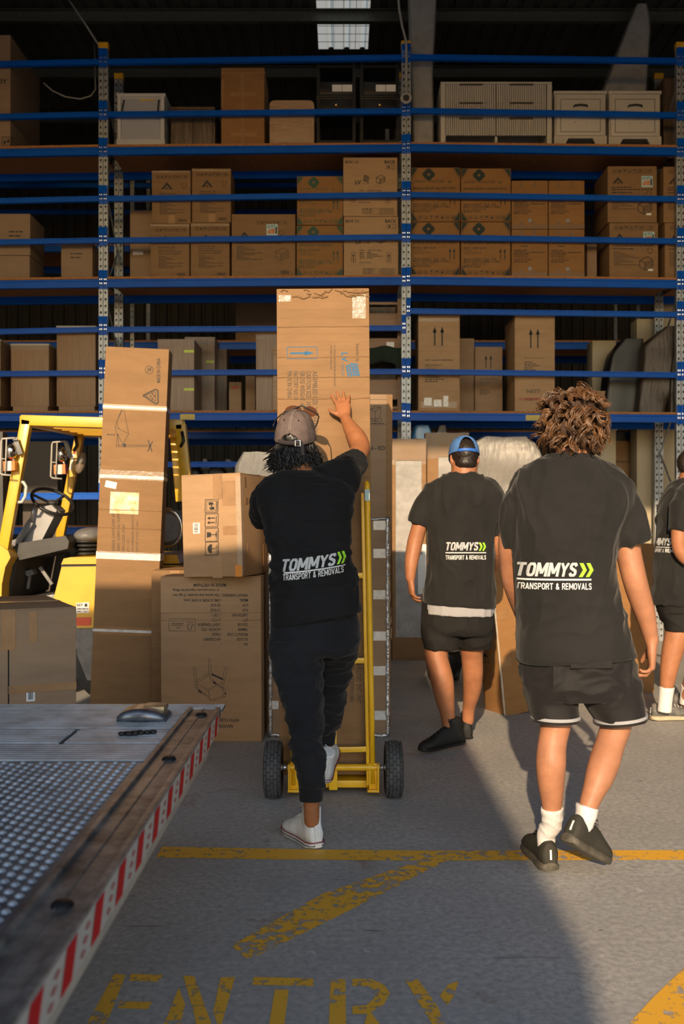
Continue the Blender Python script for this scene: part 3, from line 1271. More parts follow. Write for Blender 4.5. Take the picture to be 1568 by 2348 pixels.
def ink_nest(k, w, h):
    for x in (.40, .575):
        k.arrow_up(w * x, h * .66, h * .20, w * .10)
    k.text('NEST TALLBOY ASHWOOD', w * .24, h * .55, h * .012, width=w * .5)
    for i in range(6):
        k.micro(w * .24, h * (.51 - .02 * i), w * (.2 + .09 * (i % 3)), h * .008)
    k.text('NEST', w * .29, h * .195, h * .035, sx=1.25, shear=.15)
    k.text('90B MD', w * .26, h * .115, h * .030, sx=1.3, shear=.2)


def ink_code(k, w, h):
    k.text('ITEM NO.: 62232', w * .06, h * .545, h * .028, width=w * .36, bold=.02)
    k.text('ITEM NAME: Octavia COMB Bedside Table', w * .06, h * .505, h * .026, width=w * .86, bold=.02)
    k.micro(w * .06, h * .47, w * .42, h * .016)
    k.text('SIZE: 500*400*550', w * .06, h * .425, h * .026, width=w * .38, bold=.02)
    k.text('NO. OF PIECES: 1/1', w * .06, h * .385, h * .026, width=w * .42)
    k.text('ORDER NO.: PO26773', w * .06, h * .345, h * .026, width=w * .5, bold=.02)
    k.text('MADE IN CHINA', w * .06, h * .305, h * .026, width=w * .38, bold=.02)
    k.rect(w * .25, h * .64, w * .45, h * .655)


# ------------------------------------------------------------------ shelf level 2 (cartons in two stacks)
Z2 = 10.29
g_ = 'cartons with triangle mark on the middle shelf'
for i, (x0, x1, xb0, xb1, yt, yb) in enumerate(((348, 437, 345, 434, 392, 513), (440, 529, 437, 526, 386, 510))):
    side = ('left', 'right')[i]
    b = top_of(yb, Z2)
    t = ((0.03, .10, .0, .05),)
    shelf_carton(f'lower carton with triangle mark, {side} of two stacks left of the wide caution carton', 2, xb0, xb1, yb, .42, Z2, m=KRAFT, ink=ink_tri, group=g_,
                 tapes=((.0, .40, .53, .549, CLEAR),))
    shelf_carton(f'upper carton with triangle mark, {side} of two stacks left of the wide caution carton', 2, x0, x1, yt, .42, Z2, on=b + .002, m=KRAFT, ink=ink_tri, group=g_,
                 tapes=((.0, .40, .53, .545, CLEAR), (.17, .24, 0, .09, TAPEM)))


def ink_caution(k, x, y, w, h):
    k.path([(x + w * .06, y + h * .70), (x + w * .30, y + h * .70), (x + w * .18, y + h * .92)], w * .04, True)
    k.micro(x + w * .36, y + h * .84, w * .5, h * .06)
    k.micro(x + w * .36, y + h * .72, w * .4, h * .05)
    k.rect(x + w * .80, y + h * .15, x + w * .94, y + h * .75)


def ink_caution_box(k, x, y, w, h):
    k.rect(x + w * .10, y + h * .15, x + w * .42, y + h * .42).rect(x + w * .45, y + h * .15, x + w * .76, y + h * .60).rect(x + w * .2, y + h * .44, x + w * .43, y + h * .58)


STICK = mat('pale_blue_sticker', (0.42, 0.60, 0.62), rough=.5)
ORANGE = mat('orange_print', (0.55, 0.20, 0.08), rough=.6)


def caution(root_sticker, x, y, w, h, yy):
    k = Ink()
    ink_caution_box(k, x, y, w, h)
    link('print', k.mesh('print', yy), ORANGE, root_sticker)


c = shelf_carton('low wide carton with blue caution sticker and small chest drawing', 2, 531, 677, 491, .45, Z2, ink=ink_tri_side, m=KRAFT,
                 stickers=((.36, .475, .43, .545, STICK, ink_caution),))
caution([x for x in c.children if x.name.startswith('sticker')][0], .36 - 146 / S0 * 1.009 / 2, .43, .115, .115, -.45 / 2 - .0024)
shelf_carton('dusky narrow carton with white slip beside the leftmost stack, partly hidden', 2, 298, 352, 482, .3, 10.62, m=KRAFTG,
             stickers=((.03, .14, .325, .36, PAPER),))
lk = ink_linksea('NEST BEDSIDE TABLE MOCHA', 'MODEL: LS-NES-BS-MO', 'COLOR: MOCHA', False)
mk = ink_linksea('MONALISA BEDSIDE TABLE IVORY WHITE', 'MODEL: LS-MNT-BS-WH', 'COLOR: IVORY WHITE', True)
g2 = 'cartons with a rounded diamond mark'
shelf_carton('lower carton printed in green with diamond mark, left of the post', 2, 680, 786, 517, .47, Z2, m=KRAFT3, ink=lk, inkmat=INKG, group=g2)
shelf_carton('upper carton printed in green with diamond mark, left of the post', 2, 681, 786, 404, .47, Z2, on=top_of(515.5, Z2), m=KRAFT3, ink=lk, inkmat=INKG, group=g2)
shelf_carton('lower plain brown carton printed BACK and BOX 1/1 beside the centre post', 2, 788, 913, 496.5, .47, Z2, m=KRAFT2, ink=ink_lv, group='cartons printed BACK')
shelf_carton('upper plain brown carton printed BACK and BOX 1/1 beside the centre post', 2, 787, 911, 361, .47, Z2, on=top_of(495.5, Z2), m=KRAFT2, ink=ink_lv, group='cartons printed BACK')
for i, (a, b) in enumerate(((942, 1054), (1057, 1170))):
    w_ = ('next to the centre post', 'second from the centre post')[i]
    shelf_carton(f'lower carton printed in dark ink with diamond mark, {w_}', 2, a, b, 509, .47, Z2, m=KRAFT3, ink=mk, inkmat=INKD, group=g2)
    shelf_carton(f'upper carton printed in dark ink with diamond mark, {w_}', 2, a, b + 1, 384 + 2 * i, .47, Z2, on=top_of(507.5, Z2), m=KRAFT3, ink=mk, inkmat=INKD, group=g2)
dk = mat('dark_tape', (0.20, 0.10, 0.04), rough=.4)
BUTTON = mat('round_sticker', (0.22, 0.25, 0.30), rough=.4)
for i, (a, b) in enumerate(((1173, 1256), (1258, 1340))):
    w_ = ('left', 'right')[i]
    tp_ = ((.0, .37, 0.0, .045, dk), (.08, .12, .045, .075, dk), (.20, .24, .045, .07, dk), (.08, .11, .43, .485, dk), (.22, .25, .43, .485, dk))
    lo = shelf_carton(f'lower {w_} carton of four with dark tape tabs and item list', 2, a, b, 526, .45, Z2, m=KRAFT3, ink=ink_code, group='cartons with dark tape tabs', tapes=tp_)
    up = shelf_carton(f'upper {w_} carton of four with dark tape tabs and item list', 2, a, b, 414, .45, Z2, on=top_of(525, Z2), m=KRAFT3, ink=ink_code, group='cartons with dark tape tabs', tapes=tp_)
    for q in (lo, up):
        MB().lathe([(.020, -.004), (.020, -.0006)], Matrix.Translation((.0 + .01 * i, -.225, .085)) @ Matrix.Rotation(PI / 2, 4, 'X') @ Matrix.Translation((0, 0, .008)), 14).build('round_sticker', BUTTON, q)
for i, (a, b, a2, b2) in enumerate(((1393, 1506, 1397, 1509), (1521, 1640, 1524, 1642))):
    w_ = ('with blue sticker' , 'at the right edge of the photo')[i]
    st_ = ((.35, .465, .365, .48, STICK, ink_caution), (.40, .45, .075, .095, PAPER)) if i == 0 else ((.40, .45, .075, .095, PAPER),)
    lo = shelf_carton(f'lower dim carton with bedside drawing and triangle mark {w_}', 2, a2, b2, 511, .55, Z2, m=KRAFT, ink=ink_bedside, stickers=st_, group='dim cartons with a bedside drawing')
    up = shelf_carton(f'upper dim carton with bedside drawing and triangle mark {w_}', 2, a, b, 381 + i, .55, Z2, on=top_of(510, Z2), m=KRAFT, ink=ink_bedside, stickers=st_, group='dim cartons with a bedside drawing')
    if i == 0:
        for q in (lo, up):
            ss = [x for x in q.children if x.name.startswith('sticker')][0]
            caution(ss, .35 - .51 / 2, .365, .115, .115, -.55 / 2 - .0024)
shelf_carton('thin dark carton edge standing in the gap left of the dim stack', 2, 1346, 1368, 560, .5, 10.5, m=KRAFTG)
# far-left bay
shelf_carton('lower shadowed carton in the far left bay of the middle shelf', 2, -40, 68, 586, .5, 10.35, m=KRAFTG)
shelf_carton('upper shadowed carton in the far left bay of the middle shelf', 2, -40, 69, 490, .5, 10.35, on=top_of(585, 10.35), m=KRAFTG,
             ink=lambda k, w, h: (k.micro(w * .55, h * .55, w * .3, h * .03), k.micro(w * .55, h * .45, w * .25, h * .03), k.micro(w * .55, h * .35, w * .3, h * .03)))
shelf_carton('small shadowed carton left of the left post on the middle shelf', 2, 140, 212, 557, .4, 10.4, m=KRAFTG,
             ink=lambda k, w, h: (k.micro(w * .3, h * .7, w * .4, h * .03), k.micro(w * .3, h * .6, w * .35, h * .03)))
shelf_carton('tall plain carton in deep shade behind the low wide one', 2, 556, 640, 478, .3, 10.78, m=KRAFTG) if False else None

# ------------------------------------------------------------------ shelf level 3
Z3 = 10.3
WHITEP = mat('white_laminate', (0.52, 0.52, 0.53), rough=.4)
IVORY = mat('ivory_laminate', (0.50, 0.46, 0.40), rough=.45)
WOODL = mat('light_oak_laminate', (0.42, 0.27, 0.16), rough=.5, var=.25, vscale=7, stretch=(1, 1, 9))
WOODD = mat('walnut_laminate', (0.13, 0.085, 0.055), rough=.5, var=.6, vscale=5, stretch=(9, 1, .6))
WOODG = mat('grey_oak_laminate', (0.33, 0.235, 0.18), rough=.5, var=.22, vscale=6, stretch=(12, 12, .5))
WOODT = mat('tan_oak_laminate', (0.32, 0.185, 0.09), rough=.5, var=.22, vscale=6, stretch=(12, 12, .5))
BLACKW = mat('black_lacquer', (0.010, 0.010, 0.010), rough=.35)


def furn(label, cat, x0, x1, ytop, Z, d, level, name, group=None, zb=None, rot=(0, 0, 0)):
    s = FPX / Z
    zb = shelf_z(level, (x0 + x1) / 2) if zb is None else zb
    w, h = (x1 - x0) / s, CH + (HY - ytop) / s - zb
    r = empty(name, (((x0 + x1) / 2 - CX) / s, Z + d / 2, zb), label, cat, group, rot)
    return r, w, h, d


shelf_carton('huge dark carton towering at the top left corner of the rack', 3, -120, 24, 80, 1.0, Z3, m=KRAFTG,
             ink=lambda k, w, h: (k.text('ENJOY', w * .62, h * .57, .05, bold=.03), k.icon('care', w * .86, h * .02, .1)))
r, w, h, d = furn('white cabinet with grey front panel and black straps on the top shelf', 'cabinet', 268, 379, 214, Z3, .55, 3, 'white_cabinet')
box_part('carcass', WHITEP, r, -w / 2 + .012, w / 2 - .012, -d / 2 + .02, d / 2, .0, h - .03)
box_part('top_board', WHITEP, r, -w / 2, w / 2, -d / 2 - .005, d / 2 + .01, h - .035, h, bev=.004)
box_part('plinth', WHITEP, r, -w / 2 - .005, w / 2 - .005, -d / 2 - .008, d / 2, 0, .08, bev=.004)
box_part('side_stile', WHITEP, r, -w / 2 + .006, -w / 2 + .04, -d / 2, -d / 2 + .02, .08, h - .035)
box_part('side_stile', WHITEP, r, w / 2 - .05, w / 2 - .012, -d / 2, -d / 2 + .02, .08, h - .035)
box_part('front_panel', mat('pale_grey_panel', (0.36, 0.37, 0.42), rough=.4), r, -w / 2 + .045, w / 2 - .055, -d / 2 + .012, -d / 2 + .02, .085, h - .05)
for a, b in ((-w / 2 + .055, -w / 2 + .075), (w / 2 - .075, w / 2 - .066)):
    MB().tube([(b, -d / 2 - .002, h - .07), (a, -d / 2 - .002, h - .15), (a - .004, -d / 2 - .002, h - .26)], .008, 6).build('strap', BLACK, r)
box_part('warning_label', mat('yellow_label', (0.55, 0.42, 0.09), rough=.5, var=.2), r, -.02, .14, -d / 2 + .009, -d / 2 + .012, h - .075, h - .055)

r, w, h, d = furn('dark walnut cabinet between white cabinet and tall carton', 'cabinet', 391, 492, 245, Z3 + .1, .45, 3, 'walnut_cabinet')
box_part('carcass', WOODD, r, -w / 2, w / 2, -d / 2 + .02, d / 2, 0, h)
for a in (0, 1):
    box_part('door', WOODD, r, -w / 2 + .02 + a * (w / 2 - .018), -w / 2 + .018 + (a + 1) * (w / 2 - .02), -d / 2, -d / 2 + .018, .03, h - .025, bev=.003)
box_part('top_board', WOODD, r, -w / 2 - .004, w / 2 + .004, -d / 2 - .004, d / 2, h - .022, h, bev=.003)

shelf_carton('tall taped brown carton with pale right side on the top shelf', 3, 507, 606, 155, .62, Z3, m=KRAFT3, flaps=False,
             tapes=((.205, .235, 0, .765, TAPEM), (.10, .36, .52, .56, TAPEM), (.10, .36, .10, .14, TAPEM), (.0, .45, .745, .765, TAPEM), (.0, .03, .4, .7, TAPEM)))
r, w, h, d = furn('pale oak bedhead panel with rounded top corners on the top shelf', 'panel', 618, 720, 230, Z3, .30, 3, 'bedhead')
pr = [(-w / 2, 0), (w / 2, 0)] + [(w / 2 - .05 + .05 * math.cos(a), h - .05 + .05 * math.sin(a)) for a in np.linspace(0, PI / 2, 7)] + \
     [(-w / 2 + .05 + .05 * math.cos(a), h - .05 + .05 * math.sin(a)) for a in np.linspace(PI / 2, PI, 7)]
MB().prism(pr, -d / 2, d / 2).build('panel', WOODL, r)
box_part('front_strip', WOODL, r, -w / 2 + .015, w / 2 - .035, -d / 2 - .006, -d / 2, .03, h * .64, bev=.002)
box_part('paper_tag', PAPER, r, -w / 2 + .03, -w / 2 + .11, -d / 2 - .002, -d / 2, h * .61, h * .69)

BRASS = mat('brass', (0.55, 0.36, 0.12), rough=.25, metal=1.0)


def bedside_frame(label, x0, x1, ytop, ybot, flip, shade):
    s = FPX / Z3
    zb = CH + (HY - ybot) / s if flip else shelf_z(3, x0)
    r, w, h, d = furn(label, 'side table', x0, x1, ytop, Z3, .42, 3, 'side_table', 'black side tables', zb)
    M = (lambda z0, z1: (h - z1, h - z0)) if flip else (lambda z0, z1: (z0, z1))
    t = .03

    def bx(nm, m, a, b, c, e, z0, z1, **k):
        z0, z1 = M(z0, z1)
        return box_part(nm, m, r, a, b, c, e, z0, z1, **k)
    for sx in (-1, 1):
        for y in (-d / 2, d / 2 - t):
            a = sx * w / 2
            bx('leg', BLACKW, min(a, a - sx * t), max(a, a - sx * t), y, y + t, 0, h)
    bx('top', BLACKW, -w / 2 - .004, w / 2 + .004, -d / 2 - .006, d / 2 + .006, h - .02, h + .0, bev=.003)
    bx('lower_shelf', BLACKW, -w / 2 + t, w / 2 - t, -d / 2, d / 2, .03, .055)
    bx('apron', BLACKW, -w / 2 + t, w / 2 - t, -d / 2 + .014, d / 2, h - .16, h - .02)
    dr = bx('drawer', BLACKW, -w / 2 + t + .004, w / 2 - t - .004, -d / 2, -d / 2 + .014, h - .152, h - .028, bev=.003)
    if not flip:
        MB().lathe([(.006, 0), (.006, .012), (.013, .018), (.013, .026), (.004, .03)], Matrix.Translation((0, -d / 2, h - .085)) @ Matrix.Rotation(PI / 2, 4, 'X'), 12).build('knob', BRASS, dr, smooth=R(40))
    else:
        for a, b in ((.02, .12), (.125, .225)):
            q = bx('paper_tag', PAPER, a - .06, b - .06, -d / 2 - .002, -d / 2, h - .125, h - .055)
    return r


for i, (a, b) in enumerate(((726, 815), (826, 915))):
    w_ = ('beside the oak bedhead', 'beside the centre post')[i]
    bedside_frame(f'black side table with brass knob and open shelf, {w_}', a, b, 223, 325, False, i)
    bedside_frame(f'black side table turned upside down with white tags, {w_}', a, b, 143, 222, True, i)

# fluted chest of six drawers
r, w, h, d = furn('ivory chest of fluted drawers with slim dark pulls on the top shelf', 'chest of drawers', 1010, 1266, 187, Z3, .45, 3, 'chest_of_drawers')
box_part('top_board', IVORY, r, -w / 2, w / 2, -d / 2, d / 2, h - .022, h, bev=.008)
for sx in (-1, 1):
    box_part('side_panel', IVORY, r, min(sx * w / 2, sx * (w / 2 - .055)), max(sx * w / 2, sx * (w / 2 - .055)), -d / 2, d / 2, 0, h - .02, bev=.015)
box_part('back_panel', IVORY, r, -w / 2 + .05, w / 2 - .05, d / 2 - .02, d / 2, .05, h - .02)
box_part('plinth', IVORY, r, -.012, .012, -d / 2 + .02, d / 2, 0, .10)
zs = (.105, .285, .445, h - .024)
for c in (0, 1):
    for q in range(3):
        x0 = -w / 2 + .058 + c * (w / 2 - .056)
        x1 = x0 + w / 2 - .062
        z0, z1 = zs[q] + .002, zs[q + 1] - .002
        fm = MB()
        n = int((x1 - x0) / .022)
        prx = []
        for k in range(n):
            u0, u1 = x0 + (x1 - x0) * k / n, x0 + (x1 - x0) * (k + 1) / n
            um = (u1 - u0)
            prx += [(u0, .0), (u0 + um * .15, -.007), (u0 + um * .7, -.007), (u0 + um * .86, 0)]
        prx.append((x1, 0))
        kk = len(prx)
        fm.add([(a, -d / 2 + .012 + b, z0) for a, b in prx] + [(a, -d / 2 + .012 + b, z1) for a, b in prx], [(i, i + 1, kk + i + 1, kk + i) for i in range(kk - 1)])
        fm.box(x0, x1, -d / 2 + .012, -d / 2 + .03, z0, z1)
        dr = fm.build('drawer', IVORY, r, fixn=False)
        xm = (x0 + x1) / 2
        box_part('pull', mat('dark_bronze', (0.06, 0.045, 0.035), rough=.4), dr, xm - .12, xm + .12, -d / 2 - .012, -d / 2 + .006, z1 - .012, z1 + .001)

for i, (a, b) in enumerate(((1270, 1392), (1395, 1517))):
    r, w, h, d = furn(('white bedside cabinet next to the fluted chest', 'white bedside cabinet at the right end of the top shelf')[i], 'bedside cabinet', a, b, 208, Z3, .42, 3, 'bedside_cabinet', 'white bedside cabinets')
    box_part('carcass', IVORY, r, -w / 2 + .012, w / 2 - .012, -d / 2 + .02, d / 2, .09, h - .02)
    box_part('top_board', IVORY, r, -w / 2, w / 2, -d / 2, d / 2, h - .028, h, bev=.003)
    ft = MB()
    pr = [(-w / 2 + .003, 0), (-w / 2 + .11, 0), (-w / 2 + .13, .05), (-w / 2 + .15, .085), (w / 2 - .15, .085), (w / 2 - .13, .05), (w / 2 - .11, 0), (w / 2 - .003, 0),
          (w / 2 - .003, .11), (-w / 2 + .003, .11)]
    ft.prism(pr, -d / 2 + .002, -d / 2 + .03)
    ft.build('plinth', IVORY, r)
    for sx in (-1, 1):
        box_part('foot', IVORY, r, min(sx * (w / 2 - .004), sx * (w / 2 - .06)), max(sx * (w / 2 - .004), sx * (w / 2 - .06)), -d / 2 + .03, d / 2, 0, .1)
    dr = box_part('drawer', IVORY, r, -w / 2 + .025, w / 2 - .025, -d / 2 + .004, -d / 2 + .02, .115, h - .036, bev=.003)
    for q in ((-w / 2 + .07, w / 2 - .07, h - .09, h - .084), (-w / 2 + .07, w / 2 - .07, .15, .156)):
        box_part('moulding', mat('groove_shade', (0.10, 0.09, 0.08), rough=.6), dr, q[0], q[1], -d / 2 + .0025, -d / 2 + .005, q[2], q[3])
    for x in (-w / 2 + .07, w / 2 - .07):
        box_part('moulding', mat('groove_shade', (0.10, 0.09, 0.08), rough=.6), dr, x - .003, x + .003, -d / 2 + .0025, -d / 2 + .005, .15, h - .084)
    hd = [(-.07, -d / 2 + .004, h - .165), (-.065, -d / 2 - .016, h - .158), (0, -d / 2 - .022, h - .152), (.065, -d / 2 - .016, h - .158), (.07, -d / 2 + .004, h - .165)]
    MB().tube(hd, .009, 8).build('handle', BLACK, dr, smooth=True)
    for x in (-.06, .06):
        MB().ell((x, -d / 2 + .003, .25), (.005, .004, .005), 8, 5).build('screw', mat('dark_bronze', (0.06, 0.045, 0.035)), dr)
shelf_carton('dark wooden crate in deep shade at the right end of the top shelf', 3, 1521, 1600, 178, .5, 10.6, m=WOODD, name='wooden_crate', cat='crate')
for x0_, yy_ in ((.05, .1), (.05, .4)):
    pass

# plastic-wrapped mattresses standing on end
PLAS = mat('clear_wrap', (0.60, 0.60, 0.58), rough=.16, alpha=.13, bump=1.0, bscale=7, spec=.8, stretch=(4, 4, 1))
FOAM = mat('grey_ticking', (0.30, 0.28, 0.27), rough=.8, var=.2, vscale=6)


def wrapped_slab(label, pts, d, Z, name='wrapped_mattress', inner=FOAM, cat='mattress', wrap=PLAS, nz=18, amp=.018, folds=5.0, seed=1, sheet_m=None, base=None, group=None):
    """pts: (y px, x left px, x right px) from the base up; loose plastic around a padded slab"""
    s = FPX / Z
    rows = [(CH + (HY - y) / s, (a - CX) / s, (b - CX) / s) for y, a, b in pts]
    zb = rows[0][0] if base is None else base
    xm = (rows[0][1] + rows[0][2]) / 2
    r = empty(name, (xm, Z + d / 2, zb), label, cat, group)
    zs = [q[0] for q in rows]
    for kind in (0, 1):
        mb = MB()
        rings = []
        for i in range(nz + 1):
            z = zb + (zs[-1] - zb) * i / nz
            xa = float(np.interp(z, zs, [q[1] for q in rows])) - xm
            xb = float(np.interp(z, zs, [q[2] for q in rows])) - xm
            e = (0, .012)[kind]
            N = 36
            ring = []
            for j in range(N):
                a = 2 * PI * j / N
                ca, sa = math.cos(a), math.sin(a)
                ux = math.copysign(abs(ca) ** .22, ca)
                uy = math.copysign(abs(sa) ** .22, sa)
                x = (xa + xb) / 2 + ux * ((xb - xa) / 2 + e)
                y = uy * (d / 2 + e)
                nn = noise.noise(V((x * folds * 1.6 + seed * 9, z * folds * .45, y * 2 + seed)))
                am = amp * (1 if kind or wrap is None else .35)
                shrink = 1 - (0.02 if i in (0, nz) else 0)
                ring.append(V((x * shrink + nn * am * .4, y * shrink - abs(nn) * am * (1 if uy < 0 else -1), z - zb + (.02 * noise.noise(V((x * 9, seed, 0))) if i == nz and (kind or wrap is None) else 0))))
            rings.append(ring)
        mb.loft(rings)
        if kind == 0:
            mb.build('padding', inner, r, smooth=R(50))
        elif wrap is not None:
            mb.build('plastic_wrap', wrap, r, smooth=True)
    return r


wrapped_slab('tall mattress in clear plastic standing right of the centre post', [(325, 947, 994), (160, 944, 992), (-60, 938, 1003)], .3, 10.4, seed=2, base=shelf_z(3, 970), group='mattresses in plastic')
wrapped_slab('tall mattress in clear plastic leaning behind the white bedside cabinets', [(325, 1345, 1480), (205, 1385, 1484), (60, 1440, 1492), (8, 1462, 1484)], .3, 10.78, seed=5, base=shelf_z(3, 1420), group='mattresses in plastic')

# ------------------------------------------------------------------ shelf level 1
Z1 = 10.32


def wood_unit(label, x0, x1, ytop, Z, d, m, name='wood_cabinet', wrap=True, tapes=(), lip=None, plinth=True, cat='cabinet', group=None):
    r, w, h, d = furn(label, cat, x0, x1, ytop, Z, d, 1, name, group)
    p = .05 if plinth else 0
    box_part('carcass', m, r, -w / 2, w / 2, -d / 2, d / 2, p, h - .015, bev=.003)
    if plinth:
        box_part('plinth', m, r, -w / 2 + .02, w / 2 - .012, -d / 2 + .006, d / 2, 0, p)
    box_part('top_board', lip or m, r, -w / 2 - .004, w / 2 + .004, -d / 2 - .004, d / 2, h - .018, h, bev=.003)
    for t in tapes:
        box_part('tape', t[4], r, t[0] - w / 2, t[1] - w / 2, -d / 2 - .0015, -d / 2, t[2], t[3])
    if wrap:
        mb = MB()
        n = 14
        vs = []
        for i in range(n + 1):
            x = -w / 2 - .004 + (w + .008) * i / n
            vs += [V((x, -d / 2 - .006, h + .003)), V((x, -d / 2 - .008 - .006 * random.random(), h - .03 - .03 * abs(noise.noise(V((i * .6, x0 * .1, 0)))) - .03))]
        mb.add(vs, [(2 * i, 2 * i + 1, 2 * i + 3, 2 * i + 2) for i in range(n)])
        mb.build('plastic_wrap', PLAS, r, smooth=True, fixn=False)
    return r


PALE = mat('pale_edge', (0.48, 0.44, 0.38), rough=.5)
wood_unit('tan cabinet with wrapped pale top in the far left bay', 25, 112, 788, Z1, .42, WOODT, lip=PALE)
wood_unit('taller tan cabinet against the left post on the lower shelf', 130, 219, 747, Z1, .42, WOODT, lip=PALE, wrap=False)
wood_unit('tan cabinet cut off by the left edge of the photo', -70, 1, 778, Z1, .42, WOODT, lip=PALE)
YT = mat('lime_tape', (0.50, 0.62, 0.03), rough=.4)
sA = FPX / Z1
wood_unit('grey oak cabinet with two lime tape strips behind the tall leaning carton', 362, 445, 778, Z1, .55, WOODG, plinth=False, tapes=((.27, .375, .605, .632, YT), (.27, .375, .21, .237, YT)))
wood_unit('second grey oak cabinet with lime tape, set further back', 424, 492, 773, 10.95, .42, WOODG, plinth=False, tapes=((.23, .32, .60, .625, YT),))
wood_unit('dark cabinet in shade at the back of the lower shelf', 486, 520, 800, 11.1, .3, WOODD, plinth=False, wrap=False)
shelf_carton('small dark carton deep on the lower shelf', 1, 525, 553, 876, .3, 10.7, m=KRAFTG, ink=lambda k, w, h: k.micro(w * .25, h * .8, w * .5, h * .06), inkmat=INKR)
shelf_carton('dark upright carton beside the small one deep on the lower shelf', 1, 563, 585, 862, .3, 10.75, m=KRAFTG)
wood_unit('grey oak cabinet half hidden by the tall carton on the trolley', 587, 645, 766, Z1, .4, WOODG, plinth=False)
wood_unit('pale oak side panel just left of the tall carton on the trolley', 626, 660, 797, 10.25, .07, WOODL, plinth=False, wrap=False, name='oak_panel', cat='panel')
# wooden drawer frame stack right of the trolley carton
r, w, h, d = furn('open wooden drawer unit between tall carton and centre post', 'drawer unit', 836, 919, 685, 10.36, .42, 1, 'drawer_unit')
WD = mat('brown_oak', (0.27, 0.15, 0.08), rough=.5, var=.2, vscale=6, stretch=(.6, 9, 9))
box_part('side_panel', WD, r, w / 2 - .035, w / 2, -d / 2, d / 2, 0, h)
box_part('side_panel', WD, r, -w / 2, -w / 2 + .035, -d / 2, d / 2, 0, h)
for a, b in ((h - .06, h - .032), (h - .33, h - .15), (h - .62, h - .41), (.02, .05)):
    if b > a > 0:
        box_part('drawer_front', WD, r, -w / 2 + .002, w / 2 - .036, -d / 2 + .004, -d / 2 + .024, a, b, bev=.003)
box_part('back_panel', WOODD, r, -w / 2 + .03, w / 2 - .03, d / 2 - .02, d / 2, .0, h)
box_part('drawer_front', WD, r, -w / 2 + .002, w / 2 - .036, -d / 2 + .004, -d / 2 + .024, .12, .33, bev=.003)
box_part('paper_tag', PAPER, r, w / 2 - .15, w / 2 - .07, -d / 2 + .001, -d / 2 + .004, h - .59, h - .45)
cl = MB()
rings = []
n = 14
vs = []
for i in range(n + 1):
    t = i / n
    for j in range(7):
        q = j / 6
        px_ = 836 + 88 * t
        drop = 842 - (10 if t < .8 else -18 * (t - .8) / .2) * (1 if q > .5 else 0)
        py_ = 795 + (drop - 795) * q
        p_ = P(px_, py_ + 3 * math.sin(t * 9), 10.28 + .03 * math.sin(t * 11 + q * 3) * q)
        vs.append(p_)
cl.add(vs, [(i * 7 + j, i * 7 + j + 1, (i + 1) * 7 + j + 1, (i + 1) * 7 + j) for i in range(n) for j in range(6)])
me = cl.mesh('cloth', True, False)
o = link('moving_blanket', me, mat('dark_green_cloth', (0.012, 0.022, 0.014), rough=.95), label='dark green blanket hanging over the wooden drawer unit', cat='blanket')
so = o.modifiers.new('thick', 'SOLIDIFY')
so.thickness = .012

shelf_carton('tall carton with two arrows next to the centre post on the lower shelf', 1, 959, 1054, 722, .45, Z1, m=KRAFT2, ink=ink_pair, inkmat=INKD,
             tapes=((.03, .40, .035, .10, CLEAR), (.06, .14, .06, .14, WTAPE), (.16, .24, .05, .12, WTAPE), (.26, .31, .05, .16, WTAPE), (.0, .42, .93, .965, CLEAR)),
             crease=(.62,))
shelf_carton('narrow carton in shade behind the arrow carton', 1, 1050, 1087, 776, .4, 10.75, m=KRAFTG)
shelf_carton('small arrow carton standing between the two tall arrow cartons', 1, 1089, 1152, 795, .4, 10.7, m=KRAFTG, ink=ink_pair, inkmat=INKD)
c = shelf_carton('tall carton with two arrows and NEST handwritten in marker', 1, 1180, 1272, 722, .62, Z1, m=KRAFT2, ink=ink_nest, inkmat=INKD, crease=(.86,))
k = Ink()
k.text('BE CAREFUL MIRROR INSIDE', .05, .125, .02, width=.30, bold=.03)
k.transform(lambda a, b: (a - .21, b))
link('print', k.mesh('print', -.62 / 2 - .001), INKR, c)
wood_unit('small oak drawer box behind the curly head on the lower shelf', 1362, 1402, 896, 10.6, .35, WOODT, plinth=False, wrap=False, name='drawer_box', cat='drawer')
wrapped_slab('black wrapped mattress leaning at the back of the lower shelf', [(942, 1385, 1462), (850, 1395, 1475), (808, 1404, 1475), (776, 1430, 1478)], .3, 10.55, inner=mat('black_wrap', (0.012, 0.011, 0.011), rough=.4), wrap=None, seed=8, base=shelf_z(1, 1400), group='leaning mattresses')
BROWNW = mat('brown_wrap', (0.055, 0.036, 0.024), rough=.5, bump=.6, bscale=9, spec=.7, stretch=(5, 5, 1))
wrapped_slab('brown padded mattress in shiny plastic at the right end of the lower shelf', [(942, 1462, 1528), (850, 1471, 1544), (790, 1478, 1556), (748, 1530, 1564)], .35, 10.4, inner=BROWNW, wrap=None, seed=9, base=shelf_z(1, 1480), amp=.06, group='leaning mattresses')
wrapped_slab('brown rolled mattress edge in shiny plastic beside the right post', [(942, 1532, 1550), (850, 1540, 1560), (752, 1552, 1580)], .3, 10.35, inner=BROWNW, wrap=None, seed=12, base=shelf_z(1, 1540), amp=.06, group='leaning mattresses')
# things on the second rack glimpsed through the first
PW = mat('pale_panel', (0.42, 0.36, 0.25), rough=.7)
for lab, x0, x1, yt, zb in (('pale panel glimpsed far behind near the right post', 1513, 1562, 696, 0), ('second pale panel glimpsed far behind on the right', 1460, 1498, 731, 0),
                            ('third pale panel glimpsed far behind, left of the others', 1358, 1412, 781, 0)):
    rect_carton(lab, x0, x1, yt, 11.12, .25, zbase=zb, m=PW, name='pale_panel', cat='panel')
rect_carton('dim brown cartons bulk far behind the low wide carton', 540, 640, 640, 12.3, .6, zbase=3.52, m=KRAFTG)
